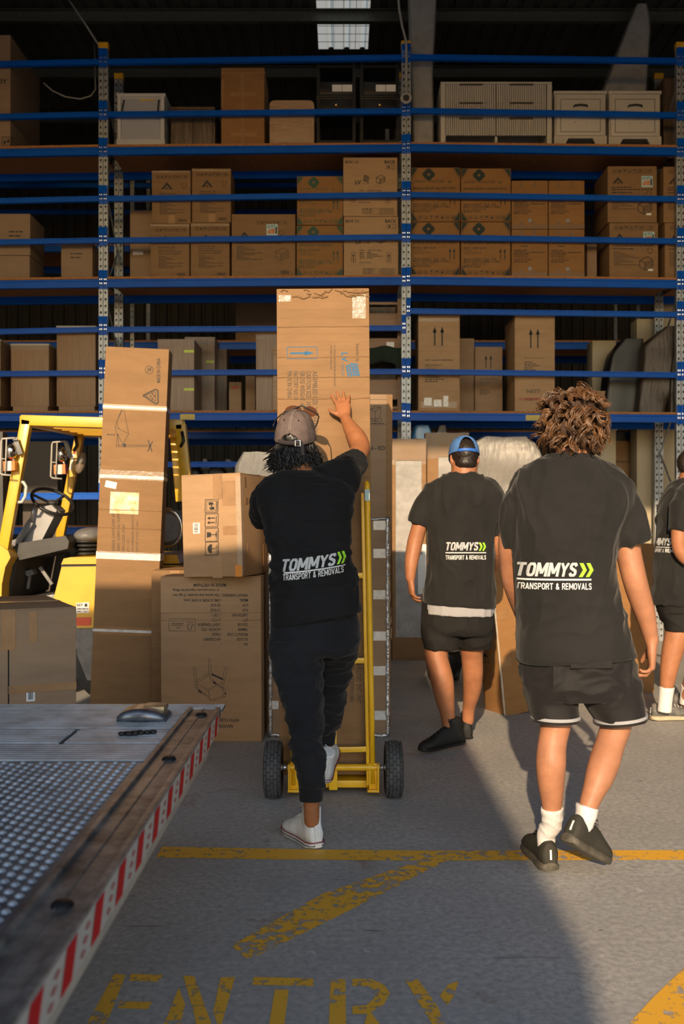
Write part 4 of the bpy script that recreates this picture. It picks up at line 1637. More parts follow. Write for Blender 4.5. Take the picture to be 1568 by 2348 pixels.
# ------------------------------------------------------------------ cartons and panels on the floor
def facemap(tl, tr, bl, br, w, h):
    """maps picture points (x, -y) on a face to that face's own metres"""
    def fn(a, b):
        y = -b
        v = (y - (tl[1] + tr[1]) / 2) / ((bl[1] + br[1]) / 2 - (tl[1] + tr[1]) / 2)
        xl = tl[0] + (bl[0] - tl[0]) * v
        xr = tr[0] + (br[0] - tr[0]) * v
        return ((a - xl) / (xr - xl) * w - w / 2, (1 - v) * h)
    return fn


def add_print(root, k, fn, y, m=INKB, name='print', **kw):
    k.transform(fn)
    return link(name, k.mesh(name, y), m, root, **kw)


def patch(root, x0, x1, y0, y1, fn, y, m, name='tape', off=.0012):
    a, b = fn(x0, -y1), fn(x1, -y0)
    return box_part(name, m, root, a[0], b[0], y - off, y, a[1], b[1])


# -- tall leaning umbrella carton
ZU = 6.5
w, h, d = .415, 2.45, .17
uc = carton('tall narrow carton leaning left with white straps in front of the forklift', w, d, h, (P(276, 1654, ZU).x, ZU + d / 2, 0.0),
            (R(-1.0), R(2.35), R(2)), m=KRAFT, crease=(2.45 - 1.07, 2.45 - 1.19, 2.45 - 1.35), flaps=False)
fn = facemap((237, 795), (380, 791), (199.6, 1654), (346, 1654), w, h)
yf = -d / 2
k = Ink()
k.text('MADE IN CHINA', 360, -872, 8, width=57, rot=90, bold=.02)
k.ring(335, -843, 9, 1.2)
k.line((329, -849), (341, -837), 1.2).line((331, -840), (336, -846), 2).line((335, -838), (340, -845), 2)
k.path([(321, -903), (350, -887), (355, -890), (355, -919), (350, -921)], 3.2, True)
k.path([(327, -903), (349, -892), (349, -915)], 1.2, True)
for a, b in ((337, 903), (341, 898), (341, 908), (345, 902)):
    k.rect(a, -b - 3, a + 3, -b + 1)
for a, b in (((273, 937), (258, 978)), ((278, 937), (289, 993)), ((258, 978), (289, 993)), ((289, 993), (277, 1016)), ((275, 938), (262, 966)), ((262, 966), (267, 984)),
             ((258, 978), (263, 998)), ((264, 994), (261, 1023)), ((264, 994), (277, 1020)), ((264, 994), (267, 1022)), ((261, 1020), (340, 1017)), ((261, 1024), (338, 1020))):
    k.line((a[0], -a[1]), (b[0], -b[1]), 1.0)
k.line((333, -1006), (342, -1032), 2.4).line((343, -1008), (332, -1032), 2.4).rect(276, -1024, 283, -1016)
k.micro(240, -998, 18, 2.5)
for s, x, ln in (('ODESSA CANTILEVER 300', 258, 91), ('FABRIC: CHARCOAL OLEFIN', 269.5, 91), ('ITEM CODE: 59367', 281, 65), ('QTY: 1 OF 1', 291, 33), ('CTN DIMENSIONS: 258X45X17CM', 301, 91), ('N.W/G.W: 27.5 KG / 31.5KG', 311, 73)):
    k.text(s, x, -1267, 6.5 if x < 285 else 5, width=ln, rot=90)
add_print(uc, k, fn, yf - .001, INKGREY)
for y0, y1, m_ in ((926, 938, TAPEM), (930, 934.5, WTAPE), (1078, 1099, CLEAR), (1089, 1096, WTAPE), (1266, 1283, WTAPE), (1438, 1456, TAPEM), (1444, 1450, WTAPE)):
    a0, a1 = fn(300, -y1)[1], fn(300, -y0)[1]
    t = .0016 if m_ is WTAPE else .001
    box_part('strap_tape', m_, uc, -w / 2 - t, w / 2 + t, -d / 2 - t, d / 2 + t, a0, a1)
a, b = fn(249, -1112)
box_part('address_label', PAPER, uc, -.037, .037, -.0012, 0, -.022, .022, M=Matrix.Translation((a, yf, b)) @ Matrix.Rotation(R(10), 4, 'Y'))
patch(uc, 246, 313, 1128, 1178, fn, yf, mat('peeling_label', (0.80, 0.76, 0.66), rough=.3, var=.3, vscale=18, col2=(0.62, 0.36, 0.08)), 'shiny_label')

# -- carton with two taped halves behind the tail lift corner
ZB = 4.6
w, h, d = .60, .910, .84
blr = R(26)
_c = V((P(175, 1500, ZB).x, ZB, 0)) - Matrix.Rotation(blr, 3, 'Z') @ V((w / 2, -d / 2, 0))
bl = carton('wide brown carton with centre seam behind the tail lift at the left edge', w, d, h, _c, (0, 0, blr), m=KRAFTG, flaps=True,
            tapes=((w / 2 - .003, w / 2 + .003, 0, .90, DARKIN), (w / 2 + .09, w / 2 + .125, .76, .895, TAPEM), (w / 2 + .0, w, .53, .565, TAPEM), (0, w / 2, .45, .48, CLEAR)),
            stickers=((w / 2 + .077, w / 2 + .115, .49, .54, PAPER, lambda k, x, y, a, b: k.barcode(x + a * .2, y + b * .15, a * .6, b * .7)),))
k = Ink()
k.micro(-.2, .16, .42, .014)
k.v = [(a, b) for a, b in k.v]
me = bpy.data.meshes.new('print')
me.from_pydata([(a, b + .1, h + .002) for a, b in k.v], [], k.f)
link('print', me, INKGREY, bl)

# -- upside-down chair carton, its neighbour and the carton on top of them
ZC = 5.91
w, h, d = .60, .98, .345
cc = carton('brown chair carton printed upside down, standing on the floor beside the trolley', w, d, h, (P(487, 1700, ZC).x, ZC + d / 2, 0), (0, R(-.3), R(-2)), m=KRAFT2, flaps=True, seam=False, crease=(.765, .72))
fn = facemap((150, 155), (1325, 150), (165, 2150), (1340, 2150), w, h)
yf = -d / 2
k = Ink()


def up(s, xr, y, wd, cap=34, bold=.02):
    k.text(s, xr, -(y), cap, width=wd, rot=180, bold=bold)


up('MADE IN VIETNAM', 918, 240, 378, 38)
up('or more persons required for lifting', 840, 305, 543, 30)
up('This carton box exceeds 15 kgs two', 845, 365, 548, 32)
for s, s2, y, wd in (('WEIGHT WARNING :', '', 365, 318), ('MEAS.', ': L980 X W595 X H345 (mm)', 426, 445), ('G.W', ': 20 KGS', 486, 132), ('N.W', ': 17 KGS', 545, 132), ('CARTON NO.', ': 1 OF 1', 605, 118),
                     ('QTY', ': 2 PCS', 663, 113), ('COLOUR', ': LIGHT TEAK#01A', 720, 280), ('TIMBER', ': ACACIA - FSC', 779, 240), ('PRODUCT CODE', ': 75620', 838, 110),
                     ('GI CODE', ': HUC25690KD', 897, 215), ('P/O', ':', 955, 8)):
    wl = {'WEIGHT WARNING :': 318, 'MEAS.': 100, 'G.W': 65, 'N.W': 65, 'CARTON NO.': 192, 'QTY': 60, 'COLOUR': 122, 'TIMBER': 120, 'PRODUCT CODE': 245, 'GI CODE': 130, 'P/O': 50}[s]
    up(s, 1176, y, wl)
    if s2:
        up(s2, 870, y, wd)
k.frame(253, -813, 561, -664, 4)
k.text('100%', 380, -765, 14, rot=180, bold=.02)
for i in range(2):
    k.micro(282, -745 + i * 20, 140, 8)
k.text('FSC C111018', 435, -680, 17, width=165, rot=180)
k.text('FSC', 528, -695, 24, width=70, rot=180)
k.path([(545, -745), (525, -735), (512, -795), (480, -795), (468, -750), (480, -735), (498, -728)], 6)


def chair(pts, wd=4, closed=False):
    k.path([(a, -b) for a, b in pts], wd, closed)


chair([(540, 1255), (553, 1440), (565, 1490), (600, 1530), (730, 1630), (740, 1658)])
chair([(566, 1255), (578, 1430), (590, 1500), (640, 1550), (720, 1605)])
chair([(540, 1255), (553, 1248), (566, 1255)])
chair([(712, 1155), (725, 1330), (738, 1390), (765, 1425), (880, 1510), (900, 1560), (880, 1600)])
chair([(738, 1155), (752, 1320), (765, 1390), (800, 1440), (905, 1520), (922, 1560), (910, 1612)])
chair([(712, 1155), (725, 1147), (738, 1155)])
chair([(905, 1265), (878, 1400), (870, 1500)])
chair([(938, 1270), (905, 1400), (888, 1510)])
chair([(905, 1265), (925, 1258), (938, 1270)])
chair([(575, 1410), (725, 1325)])
chair([(580, 1440), (728, 1350)])
chair([(575, 1450), (713, 1525), (870, 1435)])
chair([(713, 1525), (735, 1655), (880, 1600), (910, 1612), (770, 1658)])
for pts in ([(755, 1325), (893, 1392), (885, 1410), (750, 1345)], [(600, 1520), (638, 1553), (625, 1568), (595, 1540)], [(775, 1420), (810, 1445), (800, 1462), (765, 1440)], [(903, 1555), (922, 1560), (912, 1590)]):
    k.poly([(a, -b) for a, b in pts])
up('WITH CUSHION', 1080, 1872, 330, 38)
up('RAVONA D', 1000, 1945, 232, 40)
add_print(cc, k, fn, yf - .001)
carton('brown carton standing behind and left of the chair carton', .30, .55, .995, (P(392, 1600, 6.35).x + .02, 6.35 + .275, 0), (0, 0, R(1)), m=KRAFT, flaps=True, crease=(.5, .35))
w, h, d = .37, .60, .62
ang = R(15)
fl_c = V((P(421, 1313, 5.85).x, 5.85, .983))
loc = fl_c + Matrix.Rotation(-ang, 3, 'Z') @ V((w / 2, d / 2, 0))
loc.z = .983
tc_ = carton('square carton with four handling symbols resting on top of the chair carton', w, d, h, loc, (0, R(-1.6), -ang), m=KRAFT2, flaps=True, seam=False, crease=())
fn = facemap((406, 1088), (541, 1088), (421, 1313), (552, 1322), w, h)
yf = -d / 2
k = Ink()
for i, (kd, y) in enumerate((('care', 1145), ('up', 1177), ('glass', 1209), ('umbrella', 1240))):
    q = Ink().icon(kd, 0, 0, 29)
    x0 = 462 + i * 1.2
    k = Ink()
    k.add([(x0 + 31 - b, -(y + 29) + a) for a, b in q.v], q.f)
    if i != 1:
        k.text(('CARE', '', 'FRAGILE', 'KEEP DRY')[i], x0 + 30, -(y + 27), 4.0, width=22, rot=90)
    add_print(tc_, k, fn, yf - .001, name='handling_symbol')
patch(tc_, 439, 453, 1196, 1220, fn, yf, PAPER, 'barcode_label', .002)
k = Ink().barcode(0, 0, 20, 9)
k.v = [(441 + b, -1218 + a) for a, b in k.v]
add_print(tc_, k, fn, yf - .0026)
patch(tc_, 482, 500, 1088, 1145, fn, yf, TAPEM)
patch(tc_, 486, 505, 1270, 1320, fn, yf, TAPEM)
patch(tc_, 503, 530, 1105, 1160, fn, yf, TAPEM)
patch(tc_, 506, 540, 1205, 1225, fn, yf, TAPEM)
st = patch(tc_, 536, 549, 1292, 1318, fn, yf, mat('orange_sticker', (0.75, 0.27, 0.02), rough=.5), 'orange_sticker', .002)
for z0, z1, y0, y1 in ((.52, .58, -.25, -.22), (.42, .46, -.24, -.20), (.14, .19, -.22, -.2), (.06, .14, -.12, -.115), (.05, .18, .05, .055)):
    box_part('tape', TAPEM, tc_, w / 2, w / 2 + .0012, y0, y1, z0, z1)
box_part('corner_tape', CLEAR, tc_, w / 2 - .03, w / 2 + .0015, -d / 2 - .0015, -d / 2 + .03, .02, h - .02)

# -- tall carton on the trolley
w, h, d = .455, 2.37, .36
ZT0 = 4.80
tcx = P(748, 1700, ZT0).x
tall = carton('very tall fluted brown carton standing upright on the yellow trolley', w, d, h, (tcx, ZT0 + d / 2 + .005, .075), (R(-2.0), R(-.45), 0), m=KRAFT, flaps=False,
              crease=(h - .19 * 1, h - .34, h - .44, h - .93, h - .545))
fn = facemap((635, 675), (846, 675), (641, 1782), (853, 1782), w, h)
yf = -d / 2
k = Ink()


def dn(s, x, y, ln, cap=10.5, kk=None, bold=0.0):
    (kk or k).text(s, x, -y, cap, width=ln, rot=-90, bold=bold)


dn('ASSEMBLED SIZE: 2400X435X325MM', 717.5, 866, 166)
dn('CARTON SIZE: 2450X', 703, 866, 96)
dn('GROSS WEIGHT: 65KGS', 689, 866, 100)
dn('FACTORY NO.39', 674, 866, 66)
dn('MADE IN CHINA', 660, 866, 65)
dn('Imported by', 816, 804, 41, 7.5)
dn('5-11 WYGAR BOULEVARD BROADMEADOWS', 765.5, 807, 94, 3.8)
dn('VICTORIA AUSTRALIA 3047', 757.5, 807, 56, 3.8)
dn('ASTRA FLUTED  ENT UNIT', 815.5, 1509, 113)
dn('ITEM NO.: ASTRFWH2400', 800, 1509, 110)
dn('CTN: 1 OF 1', 786, 1509, 66)
add_print(tall, k, fn, yf - .001, INKGREY)
k = Ink()
k.frame(659.5, -837, 727, -810, 1.3)
k.rect(666, -826.5, 702, -822.5).poly([(700, -830), (721, -824.5), (700, -819)])
dn('LV', 783, 824, 21, 14, bold=.02)
dn('FURNITURE', 783.5, 846, 31, 4)
for i in range(5):
    for j in range(5):
        u = 792 + 5.6 * i + 1.2 * j
        v = 850 + 6.0 * j + abs(i - 2) * 1.8 - i * 1.0
        k.poly([(u, -v), (u + 4.6, -v + .8), (u + 5.4, -v - 4.2), (u + .8, -v - 5.0)])
add_print(tall, k, fn, yf - .001, INKBL, label='blue arrow box and importer logo')
# crushed, crinkled upper edge
cr = MB()
for i in range(26):
    x = -w / 2 + .01 + (w - .02) * random.random()
    z = h - random.uniform(.006, .05)
    L = random.uniform(.02, .07)
    cr.tube([(x, yf - .001, z), (min(x + L * .5, w / 2), yf - .004, z + random.uniform(-.012, .012)), (min(x + L, w / 2), yf - .001, z + random.uniform(-.01, .01))], .0035, 5)
cr.build('crushed_edge', KRAFT, tall, smooth=True)
fl_ = MB()
for i in range(58):
    z = .03 + i * (h - .1) / 58
    fl_.box(-w / 2 + .004, w / 2 - .004, yf - .0006, yf + .002, z, z + .012)
fl_.build('fluting', KRAFT, tall, kind='stuff')
patch(tall, 640, 668, 690, 705, fn, yf, CLEAR, 'clear_tape')
patch(tall, 808, 838, 690, 745, fn, yf, CLEAR, 'clear_tape')

# -- flat carton behind the trolley, with white tape and silver bubble wrap along its edges
ZK = 6.03
s = FPX / ZK
w, h, d = 268 / s, 1.32, .16
bk = carton('flat carton with white tape strips and silver bubble wrap edges behind the trolley', w, d, h, (P(754, 1690, ZK).x, ZK + d / 2, 0), (0, 0, 0), m=KRAFTG,
            tapes=[(w - .085, w + .002, h - z0 - .055, h - z0, WTAPE) for z0 in (.01, .18, .43, .68, .89, 1.16)] + [(-.002, .05, h - z0 - .05, h - z0, WTAPE) for z0 in (.9, 1.1)])
SILV = mat('silver_bubble_wrap', (0.55, 0.55, 0.56), rough=.22, metal=.7, bump=1.0, bscale=45)
for sx in (-1, 1):
    mb = MB()
    pts, rr = [], []
    for i in range(60):
        z = .01 + (h - .0) * i / 59
        pts.append((sx * (w / 2 + .002), -d / 2 - .002 + random.uniform(-.004, .004), z))
        rr.append(.013 + random.uniform(-.004, .005))
    mb.tube(pts, rr, 7)
    mb.build('bubble_wrap_edge', SILV, bk, smooth=True)
mb = MB().tube([(-w / 2 + w * i / 40, -d / 2 - .001, .012 + random.uniform(-.004, .004)) for i in range(41)], .012, 7)
mb.build('bubble_wrap_edge', SILV, bk, smooth=True)
mb = MB().tube([(-w / 2 + w * i / 40, -d / 2 - .001, h + random.uniform(-.004, .004)) for i in range(41)], .008, 7)
mb.build('bubble_wrap_edge', SILV, bk, smooth=True)

# -- tall flat carton just behind, sunlit along its right edge
ZP = 6.32
s = FPX / ZP
w, h, d = .50, 2.115, .1
kd = carton('tall flat carton printed KD with a small box drawing, behind the trolley', w, d, h, (P(899, 900, ZP).x - w / 2 - .012, ZP + d / 2, 0), (0, R(.35), 0), m=KRAFTG, crease=(1.25, 1.0, .8))
fn = facemap((899 - w * s, 900), (899, 900), (895 - w * s, 1665), (895, 1665), w, h)
k = Ink()
k.text('PAVILION - KD', 883, -1028, 9, width=80, align='r', bold=.03)
k.frame(800, -970, 887, -912, .8)
for pts in ([(848, 935), (860, 940), (872, 930), (872, 950), (860, 962), (848, 955)], [(848, 935), (860, 928), (872, 930)]):
    k.path([(a, -b) for a, b in pts], .9, True)
k.line((860, -940), (860, -962), .9).frame(846, -962, 874, -956, .8)
k.micro(850, -968, 30, 2)
add_print(kd, k, fn, -d / 2 - .001, INKGREY)
box_part('edge_board', KRAFT, kd, w / 2 - .035, w / 2 + .001, -d / 2 - .006, -d / 2, .0, h - .002)

# -- panels standing against the rack
ZA = 9.42
TICK = mat('grey_foam_sheet', (0.36, 0.345, 0.34), rough=.6, var=.25, vscale=9, bump=.4, bscale=8)


def framed_panel(label, x0, x1, yt, Z, wx0, wx1, wy0, wy1, d=.14):
    s = FPX / Z
    h = CH + (HY - yt) / s
    w = (x1 - x0) / s
    r = empty('framed_panel', (P((x0 + x1) / 2, 0, Z).x, Z + d / 2, 0), label, 'panel')
    X = lambda px: (px - (x0 + x1) / 2) / s
    Zc = lambda py: CH + (HY - py) / s
    box_part('foam_sheet', TICK, r, X(wx0) - .01, X(wx1) + .01, -d / 2 + .012, d / 2 - .01, Zc(wy1) - .01, Zc(wy0) + .01)
    for nm, a, b, c, e in (('frame_top', x0, x1, yt, wy0), ('frame_base', x0, x1, wy1, None), ('frame_side', x0, wx0, wy0, wy1), ('frame_side', wx1, x1, wy0, wy1)):
        z0 = 0 if e is None else Zc(e)
        if X(b) - X(a) > .005:
            box_part(nm, KRAFT, r, X(a), X(b), -d / 2, d / 2, z0, Zc(c), bev=.004)
    # clear plastic pulled over the top corner
    mb = MB()
    n = 12
    vs = []
    for i in range(n + 1):
        x = -w / 2 + w * i / n
        for j in range(6):
            q = j / 5
            vs.append(V((x, -d / 2 - .012 - .02 * abs(noise.noise(V((x * 11, q * 3, x0 * .1)))), h + .02 * noise.noise(V((x * 8, 1, x0))) - q * .25)))
    mb.add(vs, [(i * 6 + j, i * 6 + j + 1, (i + 1) * 6 + j + 1, (i + 1) * 6 + j) for i in range(n) for j in range(5)])
    mb.build('plastic_wrap', PLAS, r, smooth=True, fixn=False)
    return r, w, h, X, Zc


r, w, h, X, Zc = framed_panel('upright panel with grey foam face in a cardboard frame beside the KD carton', 899, 977, 1006, ZA, 907, 967, 1056, 1462)
box_part('white_label', PAPER, r, X(958), X(976), -.0725, -.071, Zc(1362), Zc(1272))
box_part('white_label', PAPER, r, X(976) - .035, X(977), -.0745, -.0725, Zc(1340), Zc(1248))
r, w, h, X, Zc = framed_panel('second cardboard framed panel with pale sheet behind the blue cap', 975, 1075, 992, ZA + .16, 1005, 1070, 1048, 1470)
SHEETW = mat('pale_dust_sheet', (0.21, 0.197, 0.183), rough=.42, var=.12, vscale=3, bump=1.0, bscale=9, spec=.5, stretch=(2.2, 2.2, .7))
big = wrapped_slab('large pale furniture piece under a plastic dust sheet behind the two men', [(1517, 1046, 1262), (1200, 1050, 1262), (1060, 1052, 1258), (1020, 1072, 1240), (1003, 1100, 1215)], .55, ZA - .05,
                   name='covered_furniture', inner=SHEETW, cat='furniture', wrap=None, seed=21, amp=.16, folds=4.2, nz=40, base=0)
ZD = 11.5
s = FPX / ZD
dp = rect_carton('huge brown flat carton in shade under the rack, right of the curly head', 1338, 1660, 1011, ZD, .2, zbase=0, m=KRAFT)
fn = facemap((1338, 1011), (1660, 1011), (1338, 1456), (1660, 1456), 322 / s, CH + (HY - 1011) / s)
k = Ink()
k.path([(1463, -1150), (1474, -1128), (1490, -1148), (1480, -1172), (1462, -1172)], 1.4)
k.path([(1474, -1128), (1478, -1150), (1462, -1172)], 1.2)
k.path([(1448, -1205), (1478, -1205)], 2)
k.micro(1400, -1060, 60, 2.5)
add_print(dp, k, fn, -.102, INKGREY)

ang = R(24)
w, h, d = .46, 1.06, .25
corner = V((P(1157, 1640, 6.71).x, 6.71, 0))
loc = corner + Matrix.Rotation(ang, 3, 'Z') @ V((w / 2, d / 2, 0))
lc = carton('tall orange-brown carton leaning left with taped corner behind the curly man', w, d, h, (loc.x, loc.y, .02), (R(2), R(-7.5), ang), m=KRAFT3,
            tapes=((.01, .09, .34, .40, TAPEM), (.15, .27, .33, .40, TAPEM), (.2, .3, .08, .14, TAPEM), (.01, .10, .66, .73, TAPEM)))
k = Ink()
q = Ink().icon('umbrella', 0, 0, .075)
k.add([(-.0 - .12 + a, .35 + b) for a, b in q.v], q.f)
me = bpy.data.meshes.new('print')
me.from_pydata([(-w / 2 - .001, -a - .03, b) for a, b in k.v], [], k.f)
link('print', me, INKB, lc)
mb = MB().tube([(-w / 2, -d / 2, z) for z in np.linspace(.01, h - .01, 40)], [.006 + .003 * random.random() for _ in range(40)], 6)
mb.build('corner_wrap', mat('shiny_wrap', (0.5, 0.42, 0.34), rough=.15, bump=.8, bscale=40), lc, smooth=True)
rect_carton('plain sunlit carton standing behind the curly man, right of his arm', 1340, 1500, 1247, 7.6, .5, zbase=0, m=KRAFT3)
wrapped_slab('dark plastic bundle on the floor between the legs of the blue-capped man', [(1557, 985, 1055), (1520, 980, 1060), (1492, 990, 1052)], .3, 8.2, name='wrapped_bundle',
             inner=mat('black_wrap', (0.012, 0.011, 0.011), rough=.4), wrap=None, cat='bundle', seed=31, amp=.10, base=0)
GREYW = mat('grey_plastic', (0.13, 0.135, 0.14), rough=.5, bump=.8, bscale=7, spec=.5, stretch=(3, 3, 1))
wrapped_slab('grey plastic covered furniture between the top carton and the trolley', [(1594, 540, 650), (1075, 537, 650), (1048, 541, 645), (1036, 556, 630)], .5, 7.5, name='covered_furniture', inner=GREYW, cat='furniture', wrap=None, seed=41, amp=.04, base=0)
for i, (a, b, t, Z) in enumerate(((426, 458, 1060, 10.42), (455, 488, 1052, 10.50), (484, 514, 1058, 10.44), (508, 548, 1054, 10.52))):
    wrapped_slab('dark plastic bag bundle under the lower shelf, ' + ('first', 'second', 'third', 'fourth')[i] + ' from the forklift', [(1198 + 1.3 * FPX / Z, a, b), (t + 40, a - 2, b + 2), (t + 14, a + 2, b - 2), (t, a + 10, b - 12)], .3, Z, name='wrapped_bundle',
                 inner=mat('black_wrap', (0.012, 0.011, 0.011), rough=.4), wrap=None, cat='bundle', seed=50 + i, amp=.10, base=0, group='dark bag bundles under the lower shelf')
BLUEW = mat('blue_plastic', (0.05, 0.20, 0.42), rough=.25, bump=.8, bscale=8, spec=.7)
wrapped_slab('blue plastic bundle peeping over the panels beside the centre post', [(1488, 945, 990), (1010, 942, 996), (985, 943, 993), (974, 952, 985)], .3, 10.42, name='wrapped_bundle', inner=BLUEW, cat='bundle', seed=61, amp=.05, base=0, wrap=None)
wrapped_slab('brown plastic bundle peeping over the panels, right of the blue one', [(1488, 998, 1030), (1010, 996, 1030), (985, 1000, 1027), (975, 1006, 1022)], .3, 10.4, name='wrapped_bundle', inner=BROWNW, cat='bundle', seed=62, amp=.05, base=0, wrap=None)
for i, (a, b, t) in enumerate(((1378, 1442, 989), (1452, 1518, 986))):
    wrapped_slab(('left', 'right')[i] + ' clear plastic bundle showing above the huge shaded carton', [(1198 + 1.3 * FPX / 12.0 if False else 1450, a, b), (1020, a, b), (1000, a + 2, b - 2), (t, a + 14, b - 10)], .3, 11.75, name='wrapped_bundle', inner=GREYW, wrap=None, cat='bundle', seed=70 + i, amp=.10, base=0)
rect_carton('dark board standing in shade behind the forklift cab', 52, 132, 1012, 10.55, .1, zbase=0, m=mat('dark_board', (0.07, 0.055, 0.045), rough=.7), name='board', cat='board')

# ------------------------------------------------------------------ yellow hand trolley
YEL = mat('worn_yellow', (0.95, 0.56, 0.015), rough=.42, var=.0, col2=(0.85, 0.46, 0.01), vscale=9, bump=.15, bscale=30, coat=.2)
RUB = mat('tyre_rubber', (0.030, 0.032, 0.036), rough=.65, var=.3, vscale=20)
TZ = 4.715
tro = empty('hand_trolley', ((764.5 - CX) / FPX * TZ, TZ, 0), 'yellow steel hand trolley with two fat pneumatic tyres carrying the tall carton', 'hand trolley')
tilt = Matrix.Rotation(R(-1.1), 4, 'Y') @ Matrix.Rotation(R(-1.6), 4, 'X')
HWB = .188
for sx in (-1, 1):
    MB().tube([tilt @ V((sx * HWB, 0, z)) for z in (.06, .5, 1.0, 1.47)] + [tilt @ V((sx * HWB, .006, 1.488)), tilt @ V((sx * HWB, .012, 1.497))], [.0135, .0135, .0135, .0135, .011, .004], 14).build('side_rail', YEL, tro, smooth=True)
    MB().box(sx * (HWB - .022) - .008, sx * (HWB - .022) + .008, .004, .032, .05, 1.44, tilt, bev=.003).build('frame_bar', YEL, tro, smooth=R(40))
    br = MB().box(sx * HWB - .02, sx * HWB + .03, -.006, .002, .035, .16, bev=.003).box(sx * HWB + .022 * sx - .004, sx * HWB + .022 * sx + .004, -.035, .03, .035, .16, bev=.002).box(sx * HWB - .028, sx * HWB + .028, -.03, .035, .028, .04, bev=.003)
    br.build('axle_bracket', YEL, tro, smooth=R(40))
for z in (.22, .64, 1.045):
    MB().box(-HWB + .01, HWB - .01, .006, .018, z - .013, z + .013, tilt, bev=.003).build('rung', YEL, tro, smooth=R(40))
MB().box(-.02, .02, .008, .022, .03, .36, tilt, bev=.003).build('centre_strap', YEL, tro, smooth=R(40))
MB().tube([(-HWB - .03, 0, .14), (HWB + .03, 0, .14)], .0155, 14).build('axle_tube', YEL, tro, smooth=R(40))
MB().box(-.21, .21, .06, .48, .055, .064, bev=.003).box(-.21, .21, .052, .062, .03, .064, bev=.003).build('toe_plate', YEL, tro, smooth=R(40))
WR = .133
prof = [(.070, -.030), (.085, -.040), (.108, -.042), (.122, -.036), (.1285, -.022), (.130, 0), (.1285, .022), (.122, .036), (.108, .042), (.085, .040), (.070, .030)]
for sx in (-1, 1):
    M = Matrix.Translation((sx * .284, 0, WR)) @ Matrix.Rotation(PI / 2, 4, 'Y')
    tyre = MB().lathe(prof, M, 40).build('tyre', RUB, tro, smooth=True)
    tb = MB()
    NT = 26
    for i in range(NT):
        for j, (u, wd, rr) in enumerate(((-.0315, .013, .1245), (-.0155, .0145, .1288), (0, .013, .1302), (.0155, .0145, .1288), (.0315, .013, .1245))):
            a = 2 * PI * (i + (.5 if j % 2 else 0)) / NT
            Mq = M @ Matrix.Rotation(a, 4, 'Z') @ Matrix.Translation((rr, 0, u)) @ Matrix.Rotation((0, .12, 0, -.12, 0)[j] + (-.55 if j == 0 else .55 if j == 4 else 0), 4, 'Y')
            tb.box(-.003, .0032, -.0125, .0125, -wd / 2, wd / 2, Mq)
    tb.build('tread_blocks', mat('tread_rubber', (0.075, 0.078, 0.084), rough=.7, var=.3, vscale=25), tyre, kind='stuff')
    MB().lathe([(.02, -.02), (.045, -.026), (.070, -.030), (.074, -.02), (.074, .02), (.070, .030), (.045, .026), (.02, .02)], M, 24).build('rim', YEL, tro, smooth=R(40))
    MB().lathe([(.008, -.075), (.012, -.07), (.016, -.05), (.012, -.045), (.019, -.035), (.019, -.02), (.014, .03), (.008, .035)], Matrix.Translation((sx * .284, 0, .14)) @ Matrix.Rotation(PI / 2 * sx, 4, 'Y'), 14).build('hub', STEEL, tro, smooth=R(40))
MB().box(-.012, .012, -.0145, -.0125, 1.40, 1.455, tilt @ Matrix.Translation((HWB, 0, 0)), bev=.002).build('rail_sticker', mat('pale_blue_sticker', (0.42, 0.60, 0.62)), tro)

# ------------------------------------------------------------------ yellow forklift on the left
FY = mat('forklift_yellow', (0.72, 0.40, 0.012), rough=.38, var=.12, vscale=4, coat=.2)
FGREY = mat('forklift_grey', (0.20, 0.20, 0.205), rough=.5, var=.3, vscale=12)
FDARK = mat('forklift_dark', (0.035, 0.035, 0.035), rough=.55, var=.3, vscale=8)
ZN, ZF = 7.1, 8.2
fork = empty('forklift', (P(220, 1600, 7.65).x, 7.65, 0), 'yellow forklift with overhead guard parked behind the tall leaning carton', 'forklift')
FO = V((P(220, 1600, 7.65).x, 7.65, 0))


def fk(mb, name, m, parent=None, smooth=R(40), **k):
    mb.v = [tuple(V(v) - FO) for v in mb.v]
    return mb.build(name, m, parent or fork, smooth=smooth, **k)


def bar(p0, p1, wx, wy, mb=None, bev=.008):
    """square bar between two points, wx across the picture, wy in depth"""
    p0, p1 = V(p0), V(p1)
    ax = (p1 - p0)
    L = ax.length
    ax.normalize()
    dep = V((0, 1, 0))
    if abs(ax.y) > .8:
        dep = V((1, 0, 0))
    dep = (dep - ax * dep.dot(ax)).normalized()
    ac = dep.cross(ax)
    M = Matrix(((ac.x, dep.x, ax.x, p0.x), (ac.y, dep.y, ax.y, p0.y), (ac.z, dep.z, ax.z, p0.z), (0, 0, 0, 1)))
    return (mb or MB()).box(-wx / 2, wx / 2, -wy / 2, wy / 2, 0, L, M, bev=bev)


def px_prism(pts, Z, d, mb=None):
    """outline given in the picture at depth Z, with real thickness d"""
    q = [P(x, y, Z) for x, y in pts]
    return (mb or MB()).prism([(p.x, p.z) for p in q], Z, Z + d)


